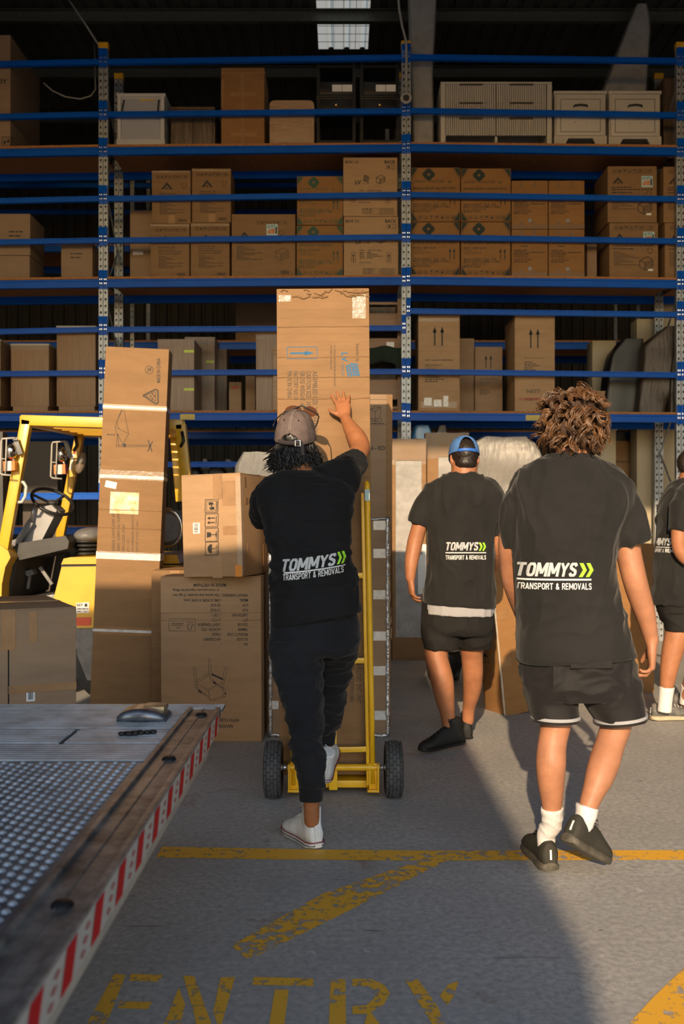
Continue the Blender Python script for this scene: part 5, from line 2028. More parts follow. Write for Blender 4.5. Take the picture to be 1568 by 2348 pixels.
fk(bar(P(62, 962, ZN), P(4, 1290, ZN), .075, .07), 'front_pillar', FY)
fk(bar(P(186, 985, ZF), P(138, 1232, ZF), .068, .07), 'front_pillar', FY)
fk(bar(P(414, 972, ZN), P(432, 1150, ZN), .075, .07).box(0, 0, 0, 0, 0, 0) if False else bar(P(414, 972, ZN), P(432, 1150, ZN), .075, .07), 'rear_pillar', FY)
fk(bar(P(400, 996, ZF), P(414, 1150, ZF), .07, .07), 'rear_pillar', FY)
fk(bar(P(50, 964, ZN), P(420, 975, ZN), .075, .07), 'roof_side_beam', FY)
fk(bar(P(176, 992, ZF), P(402, 996, ZF), .07, .07), 'roof_side_beam', FY)
fk(bar(P(56, 964, ZN), P(182, 991, ZF), .07, .075), 'roof_front_beam', FY)
fk(bar(P(413, 976, ZN), P(398, 996, ZF), .07, .07), 'roof_rear_beam', FY)
for i in range(6):
    t = (i + .7) / 6.6
    a = P(56, 966, ZN).lerp(P(182, 993, ZF), t)
    b = P(413, 977, ZN).lerp(P(398, 998, ZF), t)
    fk(bar(a, b, .035, .05, bev=.004), 'roof_slat', FY)
# hood and seat
hood = px_prism([(123, 1372), (141, 1300), (412, 1296), (425, 1440), (176, 1440), (176, 1392), (128, 1390)], ZN - .03, 1.05)
fk(hood, 'engine_hood', FY)
lid = px_prism([(140, 1294), (146, 1281), (160, 1278), (405, 1272), (412, 1292)], ZN - .05, 1.08)
fk(lid, 'hood_lid', FY)
fk(px_prism([(141, 1300), (141, 1294), (412, 1291), (412, 1296)], ZN - .02, 1.0), 'hood_seal', FDARK)
fk(px_prism([(174, 1438), (430, 1438), (430, 1500), (380, 1560), (200, 1560), (176, 1500)], ZN, .95), 'counterweight', FGREY)
rp_ = px_prism([(174, 1383), (204, 1381), (204, 1405), (175, 1406)], ZN - .034, .004)
pl_ = fk(rp_, 'name_plate', PAPER)
k = Ink()
k.text('EST', 176, -1390, 5.5, width=14, bold=.03)
k.micro(177, -1397, 25, 2).micro(177, -1403, 8, 1.6).micro(192, -1403, 10, 1.6)
k.rect(194, -1391, 200, -1384)
q = [P(a, -b, ZN - .0355) - FO for a, b in k.v]
me = bpy.data.meshes.new('print')
me.from_pydata([tuple(v) for v in q], [], k.f)
link('print', me, INKB, pl_)
fk(px_prism([(174, 1416), (208, 1415), (208, 1434), (175, 1435)], ZN - .036, .006), 'red_reflector', mat('orange_red', (0.72, 0.06, 0.015), rough=.35))
seat = MB()
for i in range(4):
    seat.ell(P(206, 1268 - i * 9, 7.55), (.10 + .004 * i, .20, .020), 18, 8)
fk(seat, 'seat_bellows', FDARK, smooth=True)
fk(MB().ell(P(212, 1228, 7.55), (.13, .24, .065), 20, 10), 'seat_cushion', FGREY, smooth=True)
fk(MB().ell(P(262, 1160, 7.55), (.07, .24, .24), 20, 12), 'seat_back', FDARK, smooth=True)
# cab front
fk(px_prism([(-70, 1240), (-10, 1243), (18, 1262), (24, 1278), (12, 1300), (4, 1340), (2, 1400), (-70, 1400)], ZN - .06, .25), 'front_fender', FY)
fk(px_prism([(-70, 1240), (20, 1250), (20, 1500), (-70, 1500)], ZF - .1, .2), 'front_fender', FY)
cowl = px_prism([(22, 1262), (40, 1246), (150, 1228), (158, 1242), (155, 1258), (30, 1288)], ZN + .1, .95)
fk(cowl, 'dashboard', FDARK)
fk(px_prism([(10, 1300), (30, 1280), (40, 1285), (22, 1372), (4, 1385)], ZN + .1, .95), 'cowl_side', FDARK)
fk(px_prism([(4, 1380), (130, 1362), (150, 1385), (150, 1400), (0, 1402)], ZN, 1.05), 'floor_plate', mat('chequer_plate', (0.24, 0.25, 0.25), rough=.4, metal=.6, var=.5, vscale=40))
fk(px_prism([(132, 1255), (155, 1240), (150, 1300), (130, 1370), (112, 1366)], ZF - .2, .1), 'cowl_side', FDARK)
for a, b, c in (((70, 1310), (64, 1350), .02), ((92, 1300), (120, 1340), .025)):
    pd = fk(bar(P(*a, 7.5), P(*b, 7.5), c, .03, bev=.004), 'pedal_arm', FGREY)
fk(px_prism([(54, 1310), (72, 1306), (78, 1316), (62, 1322)], 7.45, .09), 'pedal', FGREY)
col_ = px_prism([(80, 1164), (118, 1158), (130, 1170), (122, 1188), (94, 1242), (70, 1256), (48, 1250), (44, 1232)], 7.38, .24)
fk(col_, 'steering_column', mat('column_grey', (0.33, 0.33, 0.34), rough=.5, var=.15))
fk(bar(P(38, 1250, 7.34), P(72, 1196, 7.34), .05, .05), 'lever_cover', FGREY)
for a, b in (((72, 1196), (78, 1158)), ((60, 1215), (70, 1190))):
    fk(MB().tube([P(*a, 7.34), P(*b, 7.34)], .011, 8), 'lever', STEEL, smooth=True)
fk(px_prism([(24, 1240), (36, 1236), (44, 1252), (28, 1264)], 7.32, .12), 'lever_base', FGREY)
nrm = V((.46, -.42, .78)).normalized()
ctr = P(121, 1150, 7.45)
u = nrm.cross(V((0, 1, 0))).normalized()
v_ = nrm.cross(u)
fk(MB().tube([ctr + (u * math.cos(a) + v_ * math.sin(a)) * .158 for a in [2 * PI * i / 40 for i in range(40)]], .0125, 10, closed=True), 'steering_wheel', BLACK, smooth=True)
sp = MB()
for a in (.4, 2.5, 4.6):
    sp.tube([ctr - nrm * .02, ctr + (u * math.cos(a) + v_ * math.sin(a)) * .155], .010, 8)
sp.ell(ctr - nrm * .012, (.035, .035, .022))
fk(sp, 'wheel_spokes', FDARK, smooth=True)
fk(MB().tube([ctr - nrm * .02, ctr - nrm * .10], [.03, .04], 12), 'column_neck', FDARK)
# lamps in wire guards
for (dx, dy, Z) in ((0, 0, 7.9), (-116, -8, 7.02)):
    lp = MB()
    cxp, cyp = 142 + dx, 1042 + dy
    lp.ell(P(cxp, cyp, Z), (.042, .05, .062), 18, 12)
    lo_ = fk(lp, 'work_lamp', CHROME, smooth=True)
    ind = px_prism([(123 + dx, 1066 + dy), (149 + dx, 1064 + dy), (150 + dx, 1086 + dy), (124 + dx, 1088 + dy)], Z - .03, .07)
    fk(ind, 'indicator', mat('orange_lens', (0.85, 0.16, 0.01), rough=.2), smooth=False)
    fk(px_prism([(130 + dx, 1065.5 + dy), (142 + dx, 1065 + dy), (142 + dx, 1087 + dy), (130 + dx, 1087.5 + dy)], Z - .034, .02), 'indicator_lens', mat('clear_lens', (0.55, 0.58, 0.58), rough=.2), smooth=False)
    wire = [(150, 1012), (121, 1014), (119, 1020), (116, 1092), (120, 1096), (142, 1098)]
    fk(MB().tube([P(a + dx, b + dy, Z - .05) for a, b in wire], .007, 7), 'lamp_guard', mat('guard_wire', (0.42, 0.40, 0.36), rough=.45), smooth=True)
    fk(MB().tube([P(131 + dx, 1014 + dy, Z - .05), P(128 + dx, 1096 + dy, Z - .05)], .005, 7).tube([P(116 + dx, 1060 + dy, Z - .05), P(130 + dx, 1060 + dy, Z - .05)], .004, 6), 'lamp_guard', mat('guard_wire', (0.42, 0.40, 0.36)), smooth=True)
    fk(bar(P(150 + dx, 1012 + dy, Z), P(163 + dx, 1050 + dy, Z), .035, .012, bev=.003), 'lamp_bracket', FGREY)
    fk(MB().tube([P(143 + dx, 1056 + dy, Z), P(150 + dx, 1066 + dy, Z)], .008, 7), 'lamp_stem', STEEL, smooth=True)
fk(MB().ell(P(185, 1062, 7.75), (.038, .03, .085), 18, 12, Matrix.Rotation(R(14), 4, 'Y')), 'mirror', mat('mirror_shell', (0.30, 0.24, 0.18), rough=.2, metal=.4), smooth=True)
fk(MB().tube([P(44, 1104, ZN), P(54, 1106, ZN), P(60, 1116, ZN), P(58, 1138, ZN), P(50, 1151, ZN), P(36, 1152, ZN)], .012, 10), 'grab_handle', mat('pale_handle', (0.5, 0.5, 0.48), rough=.4), smooth=True)
for x, z in ((421, 1001), (176, 1010)):
    fk(MB().tube([P(x - 4, z - 12, ZN - .05 if x > 300 else ZF - .05), P(x, z + 10, ZN - .05 if x > 300 else ZF - .05), P(x - 8, z + 24, ZN - .05 if x > 300 else ZF - .05)], .011, 8), 'pillar_grip', BLACK, smooth=True)
fk(px_prism([(166, 1040), (172, 1040), (163, 1078), (158, 1078)], ZF - .04, .004), 'warning_label', PAPER)
fk(px_prism([(168, 1036), (173, 1036), (172, 1041), (167, 1041)], ZF - .041, .004), 'warning_label', INKR)
fk(px_prism([(-60, 985), (6, 990), (8, 1500), (-60, 1500)], 7.35, .10), 'mast', FDARK)
fk(px_prism([(-60, 985), (-20, 990), (-20, 1500), (-60, 1500)], 8.0, .10), 'mast', FDARK)
# gas bottle at the rear
gb = P(408, 1210, 7.6)
fk(MB().tube([gb + V((-.02, -.35, 0)), gb + V((-.02, -.30, 0)), gb + V((-.02, .4, 0))], [.10, .135, .135], 24), 'gas_bottle', FGREY, smooth=R(40))
fk(MB().tube([gb + V((-.02, -.36, 0)) + V((math.cos(a) * .105, 0, math.sin(a) * .135)) for a in [2 * PI * i / 32 for i in range(32)]], .012, 8, closed=True), 'chrome_ring', CHROME, smooth=True)
for px_, Z in ((20, ZN - .02), (20, ZF - .05), (255, ZN + .05), (255, ZF - .1)):
    c = P(px_, 1600, Z)
    M = Matrix.Translation((c.x, Z + .1, .28)) @ Matrix.Rotation(PI / 2, 4, 'X')
    fk(MB().lathe([(.05, -.1), (.2, -.11), (.27, -.09), (.28, 0), (.27, .09), (.2, .11), (.05, .1)], M, 28), 'wheel', RUB, smooth=R(40))

# ceiling cable, grey sensor on the post and cable on the left
MB().tube([P(912, -30, 10.1), P(915, 20, 10.1), P(922, 60, 10.12), P(931, 95, 10.13), P(932, 140, 10.12), P(931, 215, 10.12)], .012, 8).build(
    'hanging_cable', mat('grey_cable', (0.32, 0.31, 0.30), rough=.5), smooth=True, label='grey cable hanging from the roof down the centre post', cat='cable')
a = [P(931, 225, 10.1) + V((math.cos(t) * .044, 0, math.sin(t) * .044)) for t in [2 * PI * i / 28 for i in range(28)]]
sn = empty('cable_reel', P(931, 225, 10.1), 'grey round cable coil fixed to the centre post near the top', 'cable coil')
MB().tube([p - P(931, 225, 10.1) for p in a], .016, 10, closed=True).build('coil', mat('grey_cable', (0.32, 0.31, 0.30), rough=.5), sn, smooth=True)
MB().lathe([(.03, -.02), (.03, .02)], Matrix.Rotation(PI / 2, 4, 'X'), 16).build('core', BLACK, sn)
pts = [(100, 190), (120, 208), (150, 222), (185, 227), (208, 220), (219, 205), (218, 178)]
MB().tube([P(a, b, 10.6) for a, b in pts] + [P(218, 150, 11.0), P(216, 95, 11.2)], .008, 7).build('slack_cable', mat('grey_cable', (0.32, 0.31, 0.30)), smooth=True, label='thin slack cable drooping beside the left post near the roof', cat='cable')
MB().tube([P(155, -5, 10.4), P(200, 62, 10.4), P(240, 125, 10.5)], .010, 7).build('brace_rod', mat('grey_cable', (0.32, 0.31, 0.30)), smooth=True, label='thin brace rod slanting from the roof to the left post', cat='rod')
# ------------------------------------------------------------------ people
SKIN = mat('skin_tan', (0.40, 0.165, 0.080), rough=.5, var=.16, vscale=14, bump=.06, bscale=120, spec=.4)
SKINP = mat('skin_fair', (0.44, 0.195, 0.105), rough=.5, var=.16, vscale=14, bump=.06, bscale=120, spec=.4)
SKIND = mat('skin_brown', (0.37, 0.145, 0.062), rough=.5, var=.16, vscale=14, bump=.06, bscale=120, spec=.4)
TEEF = mat('faded_black_cotton', (0.0165, 0.0158, 0.0152), rough=.85, var=.25, vscale=5, bump=.12, bscale=220, spec=.25, sheen=.12)
TEEB = mat('black_cotton', (0.0085, 0.0085, 0.010), rough=.85, var=.2, vscale=5, bump=.12, bscale=220, spec=.25, sheen=.06)
JOG = mat('navy_black_fleece', (0.0135, 0.0138, 0.017), rough=.9, var=.25, vscale=7, bump=.15, bscale=180, spec=.2, sheen=.10)
MESH_ = mat('black_mesh_shorts', (0.011, 0.0095, 0.0095), rough=.7, var=.2, vscale=8, bump=.10, bscale=400, spec=.3, sheen=.1)
SHORT = mat('charcoal_shorts', (0.015, 0.014, 0.0135), rough=.85, bump=.12, bscale=200, spec=.25)
WCLOTH = mat('white_sock', (0.70, 0.68, 0.67), rough=.85, bump=.25, bscale=90)
GREYC = mat('grey_cotton', (0.36, 0.355, 0.37), rough=.9)
PRINTW = mat('shirt_print_white', (0.72, 0.71, 0.70), rough=.6)
PRINTS = mat('shirt_print_silver', (0.50, 0.51, 0.52), rough=.6)
PRINTG = mat('shirt_print_green', (0.35, 0.72, 0.03), rough=.6)
HAIRB = mat('brown_hair', (0.20, 0.098, 0.042), rough=.36, var=.6, vscale=14, spec=.6, col2=(0.05, 0.024, 0.012))
HAIRK = mat('black_hair', (0.010, 0.008, 0.007), rough=.38, spec=.5)
HAIRD = mat('dark_brown_hair', (0.022, 0.014, 0.010), rough=.5, var=.4, vscale=60)
EYEW = mat('eye_white', (0.8, 0.78, 0.76), rough=.2)
EYEI = mat('eye_iris', (0.05, 0.03, 0.02), rough=.1)
LIP = mat('lip', (0.42, 0.16, 0.12), rough=.45)


def catmull(rows, sub):
    A = np.array(rows, float)
    if len(A) < 3:
        sub_ = sub
        out = [A[0] + (A[-1] - A[0]) * i / sub_ for i in range(sub_ + 1)] if len(A) == 2 else [A[0]]
        return np.array(out)
    out = []
    n = len(A)
    for i in range(n - 1):
        p0 = A[i - 1] if i else 2 * A[0] - A[1]
        p1, p2 = A[i], A[i + 1]
        p3 = A[i + 2] if i + 2 < n else 2 * A[-1] - A[-2]
        for k in range(sub):
            t = k / sub
            out.append(.5 * ((2 * p1) + (-p0 + p2) * t + (2 * p0 - 5 * p1 + 4 * p2 - p3) * t * t + (-p0 + 3 * p1 - 3 * p2 + p3) * t ** 3))
    out.append(A[-1])
    return np.array(out)


def rows3(rows, grow=0.0):
    """picture rows (px, py, Z, half width px, half depth m, tilt of the right side in m) to metres"""
    out = []
    for r in rows:
        p = P(r[0], r[1], r[2])
        s = FPX / r[2]
        hw = r[3] / s
        hd = r[4] if len(r) > 4 and r[4] else hw
        out.append((p.x, p.y, p.z, hw + grow, hd + grow, r[5] if len(r) > 5 else 0.0))
    return out


def slices(mb, rows, grow=0.0, sub=4, n=32, e=.85, ends=False):
    """stack of level ellipse slices"""
    A = catmull(rows3(rows, grow), sub)
    rings = []
    for x, y, z, hw, hd, tl_ in A:
        ring = []
        for j in range(n):
            a = 2 * PI * j / n
            ca, sa = math.cos(a), math.sin(a)
            u, v = math.copysign(abs(ca) ** e, ca), math.copysign(abs(sa) ** e, sa)
            ring.append(V((x + u * hw, y + v * hd, z + u * tl_)))
        rings.append(ring)
    return mb.loft(rings)


def limb(mb, rows, grow=0.0, sub=4, n=20, flat=1.0, r_scale=1.0, cap_round=True):
    """tapered limb along points (px, py, Z, radius px)"""
    A = catmull([(q[0], q[1], q[2], q[3] * r_scale + grow) for q in rows3(rows)], sub)
    pts = [V(a[:3]) for a in A]
    rs = [max(.004, a[3]) for a in A]
    if cap_round:
        t0 = (pts[0] - pts[1]).normalized()
        t1 = (pts[-1] - pts[-2]).normalized()
        pts = [pts[0] + t0 * rs[0] * .5] + pts + [pts[-1] + t1 * rs[-1] * .5]
        rs = [rs[0] * .7] + rs + [rs[-1] * .7]
    return mb.tube(pts, rs, n, flat=flat, side=(1, 0, 0) if abs((pts[-1] - pts[0]).normalized().x) < .9 else (0, 0, 1))


def remesh(mb, name, voxel=.006, smooth=6, fac=.5):
    me = mb.mesh(name)
    o = bpy.data.objects.new('tmp', me)
    COL.objects.link(o)
    m = o.modifiers.new('r', 'REMESH')
    m.mode = 'VOXEL'
    m.voxel_size = voxel
    s = o.modifiers.new('s', 'SMOOTH')
    s.factor = fac
    s.iterations = smooth
    dg = bpy.context.evaluated_depsgraph_get()
    dg.update()
    out = bpy.data.meshes.new_from_object(o.evaluated_get(dg))
    out.name = name
    bpy.data.objects.remove(o)
    bpy.data.meshes.remove(me)
    out.materials.clear()
    out.polygons.foreach_set('use_smooth', [True] * len(out.polygons))
    return out


def wrinkle(me, fn):
    """moves every vertex along its normal by fn(position)"""
    n = len(me.vertices)
    co = np.empty(n * 3)
    no = np.empty(n * 3)
    me.vertices.foreach_get('co', co)
    me.vertices.foreach_get('normal', no)
    co = co.reshape(-1, 3)
    no = no.reshape(-1, 3)
    d = np.array([fn(V(c)) for c in co])
    co += no * d[:, None]
    me.vertices.foreach_set('co', co.ravel())
    me.update()
    return me


def folds(seed, scale, amp, axis_scale=(1, 1, 1), power=1.6):
    off = V((seed * 3.7, seed * 1.3, seed * 2.1))
    sx = V(axis_scale)

    def f(p):
        q = V((p.x * sx.x, p.y * sx.y, p.z * sx.z)) * scale + off
        q += V((1, 1, 1)) * .5 * noise.noise(q * .7)
        v = 1 - abs(noise.noise(q)) * 2
        return amp * (max(v, 0) ** power - .35)
    return f


def bvh_of(me):
    return BVHTree.FromPolygons([v.co.copy() for v in me.vertices], [tuple(p.vertices) for p in me.polygons])


def basis(fwd, up):
    f = V(fwd).normalized()
    u = V(up)
    u = (u - f * u.dot(f)).normalized()
    r = f.cross(u)
    return r, f, u


def frame(o, fwd, up):
    r, f, u = basis(fwd, up)
    return Matrix(((r.x, f.x, u.x, o[0]), (r.y, f.y, u.y, o[1]), (r.z, f.z, u.z, o[2]), (0, 0, 0, 1)))


def head(mb, M, k=1.0):
    """skull, face and ears around the ear-level centre; +y is where the face looks"""
    S = M @ Matrix.Scale(k, 4)

    def el(c, r, n=18, m=12, rot=None):
        t = MB().ell((0, 0, 0), r, n, m, rot)
        mb.add([S @ (V(v) + V(c)) for v in t.v], t.f)
    el((0, -.006, .034), (.076, .097, .086), 28, 18)
    el((0, .030, .005), (.068, .070, .085), 24, 14)
    el((0, .034, -.050), (.058, .062, .062), 22, 14)
    el((0, .078, -.092), (.026, .020, .020))
    el((0, .083, .036), (.054, .018, .013))
    for s in (-1, 1):
        el((s * .040, .070, -.020), (.024, .026, .024))
        el((s * .0775, -.004, -.002), (.009, .021, .033), rot=Matrix.Rotation(s * .35, 4, 'Z') @ Matrix.Rotation(-.2, 4, 'X'))
        el((s * .0715, .008, -.026), (.008, .010, .012))
    t = MB().tube([(0, .093, .030), (0, .106, .006), (0, .116, -.022), (0, .108, -.032)], [.009, .011, .015, .010], 12)
    mb.add([S @ V(v) for v in t.v], t.f)
    for s in (-1, 1):
        el((s * .011, .101, -.027), (.009, .011, .008), 10, 8)
    el((0, .090, -.056), (.026, .012, .016))
    return S


def face_parts(root, body, S):
    for s in (-1, 1):
        e = MB().ell((s * .031, .0865, .010), (.0125, .0095, .0085), 14, 10)
        e.v = [S @ V(v) for v in e.v]
        eo = e.build('eye', EYEW, body, smooth=True)
        q = MB().ell((s * .031, .0945, .010), (.006, .0025, .006), 12, 8)
        q.v = [S @ V(v) for v in q.v]
        q.build('iris', EYEI, body, smooth=True)
        b = MB().tube([(s * .014, .1005, .032), (s * .032, .1005, .039), (s * .050, .089, .033)], [.003, .0045, .002], 8)
        b.v = [S @ V(v) for v in b.v]
        b.build('eyebrow', HAIRD, body, smooth=True)
    for z, r in ((-.051, .0045), (-.059, .0055)):
        l = MB().tube([(-.022, .098, -.055), (-.008, .1035, z), (.008, .1035, z), (.022, .098, -.055)], [.002, r, r, .002], 8)
        l.v = [S @ V(v) for v in l.v]
        l.build('lip', LIP, body, smooth=True)


def hand(mb, wrist, fwd, back, thumb_side, k=1.0, curl=(.3, .35, .4, .5), spread=.10, thumb=(.75, .35), wristr=.026, lens=(.072, .080, .075, .058)):
    """palm and five fingers; fwd runs wrist to knuckles, back is the direction the back of the hand faces,
    thumb_side is +1 when the thumb is on the right-hand side of fwd x back"""
    f = V(fwd).normalized()
    b = V(back)
    b = (b - f * b.dot(f)).normalized()
    r = f.cross(b) * thumb_side        # toward the thumb
    W = V(wrist)
    rings = []
    for t, hw, hd in ((-.015, wristr, .019), (.0, wristr * 1.05, .020), (.03, .036, .019), (.06, .042, .016), (.085, .042, .014), (.096, .039, .011)):
        c = W + f * t * k
        rings.append([c + r * (math.copysign(abs(math.cos(a)) ** .8, math.cos(a)) * hw * k) + b * (math.sin(a) * hd * k) for a in [2 * PI * j / 16 for j in range(16)]])
    mb.loft(rings)
    # ball of the thumb
    t_ = MB().ell((0, 0, 0), (.018 * k, .028 * k, .016 * k), 12, 8)
    q = W + f * .035 * k + r * .026 * k - b * .006 * k
    mb.add([q + r * v[0] + f * v[1] + b * v[2] for v in t_.v], t_.f)
    for i in range(4):
        u = (.030, .010, -.0105, -.030)[i]
        p = W + f * (.088, .094, .091, .082)[i] * k + r * u * k
        ang = (1.5 - i) * spread
        d = (f * math.cos(ang) + r * math.sin(ang)).normalized()
        L = lens[i] * k
        pts, rs = [p - d * .012 * k], [.0105 * k]
        bend = 0.0
        for j, part in enumerate((.45, .30, .25)):
            bend += curl[i] * (1.0, 1.15, .8)[j]
            dd = (d * math.cos(bend) - b * math.sin(bend))
            st = pts[-1] if j else p
            if j == 0:
                pts.append(p)
                rs.append(.0098 * k)
            pts.append(st + dd * L * part * .5)
            rs.append((.0090, .0082, .0075)[j] * k)
            pts.append(st + dd * L * part)
            rs.append((.0092, .0084, .0072)[j] * k)
        mb.tube(pts, [q_ * (.9 if i == 3 else 1) for q_ in rs], 10, side=b)
    base = W + f * .022 * k + r * .026 * k - b * .004 * k
    d = (f * math.cos(thumb[0]) + r * math.sin(thumb[0]) - b * thumb[1]).normalized()
    d2 = (d * .8 + f * .45 - b * thumb[1] * .4).normalized()
    pts = [base, base + d * .030 * k, base + d * .044 * k, base + d * .044 * k + d2 * .016 * k, base + d * .044 * k + d2 * .030 * k]
    mb.tube(pts, [.013 * k, .0115 * k, .0108 * k, .0098 * k, .007 * k], 10, side=b)


def shoe(root, heel, fwd, up, kind, mats, L=.29, k=1.0):
    """upper and sole; heel is the point under the heel, fwd toward the toe"""
    M = frame(heel, fwd, up) @ Matrix.Scale(k, 4)
    f = L / .29
    hi = kind in ('canvas', 'skate')
    th = .026 if kind in ('canvas', 'skate') else .040

    def ring(y, hw, z0, z1, e=.75, n=24, sh=0.0):
        out = []
        for j in range(n):
            a = 2 * PI * j / n
            ca, sa = math.cos(a), math.sin(a)
            u, v = math.copysign(abs(ca) ** e, ca), math.copysign(abs(sa) ** e, sa)
            w = hw * (1 - .30 * max(0, v)) if v > 0 else hw
            out.append(M @ V((u * w + sh, y * f, (z0 + z1) / 2 + v * (z1 - z0) / 2)))
        return out
    prof = [(.000, .020), (.008, .030), (.03, .037), (.07, .037), (.12, .036), (.17, .043), (.21, .047), (.25, .042), (.275, .028), (.288, .012)]
    so = MB()
    lift = [.006 if y < .01 else 0 for y, _ in prof]
    lift[-1], lift[-2], lift[-3] = .014, .008, .003
    if kind == 'runner':
        lift = [l + .004 for l in lift]
    so.loft([ring(y, w + .004, z, th + (.008 if y > .25 else 0), e=.45) for (y, w), z in zip(prof, lift)])
    sole = so.build('sole', mats[1], root, smooth=R(50))
    if kind == 'runner':
        tops = [.075, .112, .118, .112, .116, .100, .084, .072, .062, .052]
    else:
        tops = [.070, .105, .115, .118, .118, .094, .074, .062, .052, .042]
    upm = MB()
    upm.loft([ring(y, w, th * .5, t, e=.72) for (y, w), t in zip(prof, tops)])
    if hi:
        rr = []
        for z, hw, hd, yc in ((.05, .036, .045, .050), (.09, .036, .048, .052), (.12, .036, .046, .054), (.145, .037, .046, .054), (.162, .036, .045, .054)):
            rr.append([M @ V((math.cos(a) * hw, (yc + math.sin(a) * hd) * f, z)) for a in [2 * PI * j / 24 for j in range(24)]])
        upm.loft(rr)
    me = remesh(upm, 'upper', .005, 4)
    uo = link('upper', me, mats[0], root)
    if kind == 'canvas':
        for z, m_, wd in ((th + .001, mats[2], .0022), (th - .012, mats[3], .0018)):
            b = MB()
            b.tube([V(c) for c in [M @ V((w_ * sx, y * f, z)) for y, w_, sx in [(y, w + .0045, 1) for y, w in prof] + [(y, w + .0045, -1) for y, w in reversed(prof)]]], wd, 6, closed=True)
            b.build('rubber_line', m_, sole, smooth=True)
        MB().ell((0, 0, 0), (.034, .036, .022), 16, 10).transform if False else None
        t = MB().ell((0, .250 * f, .034), (.037, .034 * f, .020), 18, 10)
        t.v = [M @ V(v) for v in t.v]
        t.build('toe_cap', mats[1], uo, smooth=True)
        t = MB().box(-.013, .013, -.0035, .003, .03, .160, bev=.002)
        t.v = [M @ V((v[0], v[1] + (.0 if v[2] < .08 else .006), v[2])) for v in t.v]
        t.build('heel_strip', mats[0], uo, smooth=R(40))
        t = MB().box(-.014, .014, -.0075, -.003, .008, .024, bev=.001)
        t.v = [M @ V(v) for v in t.v]
        t.build('heel_label', PAPER, sole)
    if kind == 'runner':
        t = MB().box(-.004, .004, -.004, .003, .052, .088, bev=.002)
        t.v = [M @ V((v[0], v[1] + (v[2] - .052) * .12 + .001, v[2])) for v in t.v]
        t.build('heel_tab', PAPER, uo, smooth=R(40))
    lc_ = MB()
    zz = (lambda y: float(np.interp(y, [q[0] for q in prof], tops)))
    y0, y1 = (.11, .20)
    for i in range(5):
        y = y0 + (y1 - y0) * i / 4
        z = zz(y) + .002
        lc_.tube([M @ V((-.022, y * f, z - .010)), M @ V((0, (y + .004) * f, z)), M @ V((.022, y * f, z - .010))], .0028, 6)
    b0 = M @ V((0, (.105 if not hi else .092) * f, zz(.105) + (.004 if not hi else .035)))
    for sx in (-1, 1):
        lc_.tube([b0, b0 + (M.to_3x3() @ V((sx * .022, .006, .010))), b0 + (M.to_3x3() @ V((sx * .030, .010, -.006))), b0 + (M.to_3x3() @ V((sx * .012, .004, -.002)))], .0026, 6)
    lc_.build('lace', mats[4], uo, smooth=True)
    return uo


def locks(name, m, root, roots, radius, sides=5):
    """roots: list of (points, radius scale)"""
    mb = MB()
    for pts, rs in roots:
        n = len(pts)
        rad = [radius * rs * (math.sin(PI * (.18 + .80 * i / (n - 1))) ** .7) + .0004 for i in range(n)]
        mb.tube(pts, rad, sides, flat=.55)
    return mb.build(name, m, root, smooth=True, fixn=False)


def person(label, at, cat='person'):
    return empty('person', at, label, cat)


def keep(o, root):
    """parent in place: the meshes are already in world metres"""
    o.parent = root
    o.location = -root.location
    return o


class Body:
    def __init__(self, label, at):
        self.root = empty('person', V((0, 0, 0)), label, 'person')
        self.at = V(at)
        self.mb = MB()

    def finish(self):
        """moves the whole figure so that its root sits at its feet"""
        self.root.location = self.at
        for c in self.root.children:
            c.location = c.location - self.at


def cap_dome(M, rx, ry, rz, z0, n=120, m=40, hole=None):
    """crown of a cap; hole = (half angle, height) arch left open at the back (-y)"""
    mb = MB()
    ids = {}
    vs = []
    fs = []
    for i in range(m + 1):
        t = (PI / 2) * i / m
        for j in range(n):
            a = 2 * PI * j / n
            z = z0 + (rz - z0) * math.sin(t)
            c = math.cos(t) ** .72
            vs.append(M @ V((rx * c * math.cos(a), ry * c * math.sin(a), z)))
    for i in range(m):
        for j in range(n):
            a = 2 * PI * (j + .5) / n
            back = abs(((a - 1.5 * PI + PI) % (2 * PI)) - PI)
            if hole and back < hole[0]:
                zz = (i + .5) / m
                if zz < hole[1] * math.sqrt(max(0, 1 - (back / hole[0]) ** 2)):
                    continue
            fs.append((i * n + j, i * n + (j + 1) % n, (i + 1) * n + (j + 1) % n, (i + 1) * n + j))
    mb.add(vs, fs)
    return mb


def print_shirt(shirt, me, Z, items, shear_map=None):
    """items: (kind, args...) in picture points, laid on the shirt surface"""
    bvh = bvh_of(me)

    def sp(a, b):
        x, y = (a, -b) if shear_map is None else shear_map(a, -b)
        q = P(x, y, Z)
        return V((q.x, q.y - .6, q.z))
    for m_, k in items:
        o = lay_ink(k, sp, 'print', m_, shirt, bvh, (0, 1, 0), .0032, .007)


def chevrons(k, x, y, w, h):
    """two slanted arrowheads, box given top-left in picture points"""
    for i in (0, 1):
        u = x + i * w * .48
        t = w * .28
        k.poly([(u, -y), (u + t, -y), (u + w * .52, -(y + h / 2)), (u + t * .8, -(y + h)), (u - t * .15, -(y + h)), (u + w * .24, -(y + h / 2))])


def hem_line(root_, me, name):
    pass


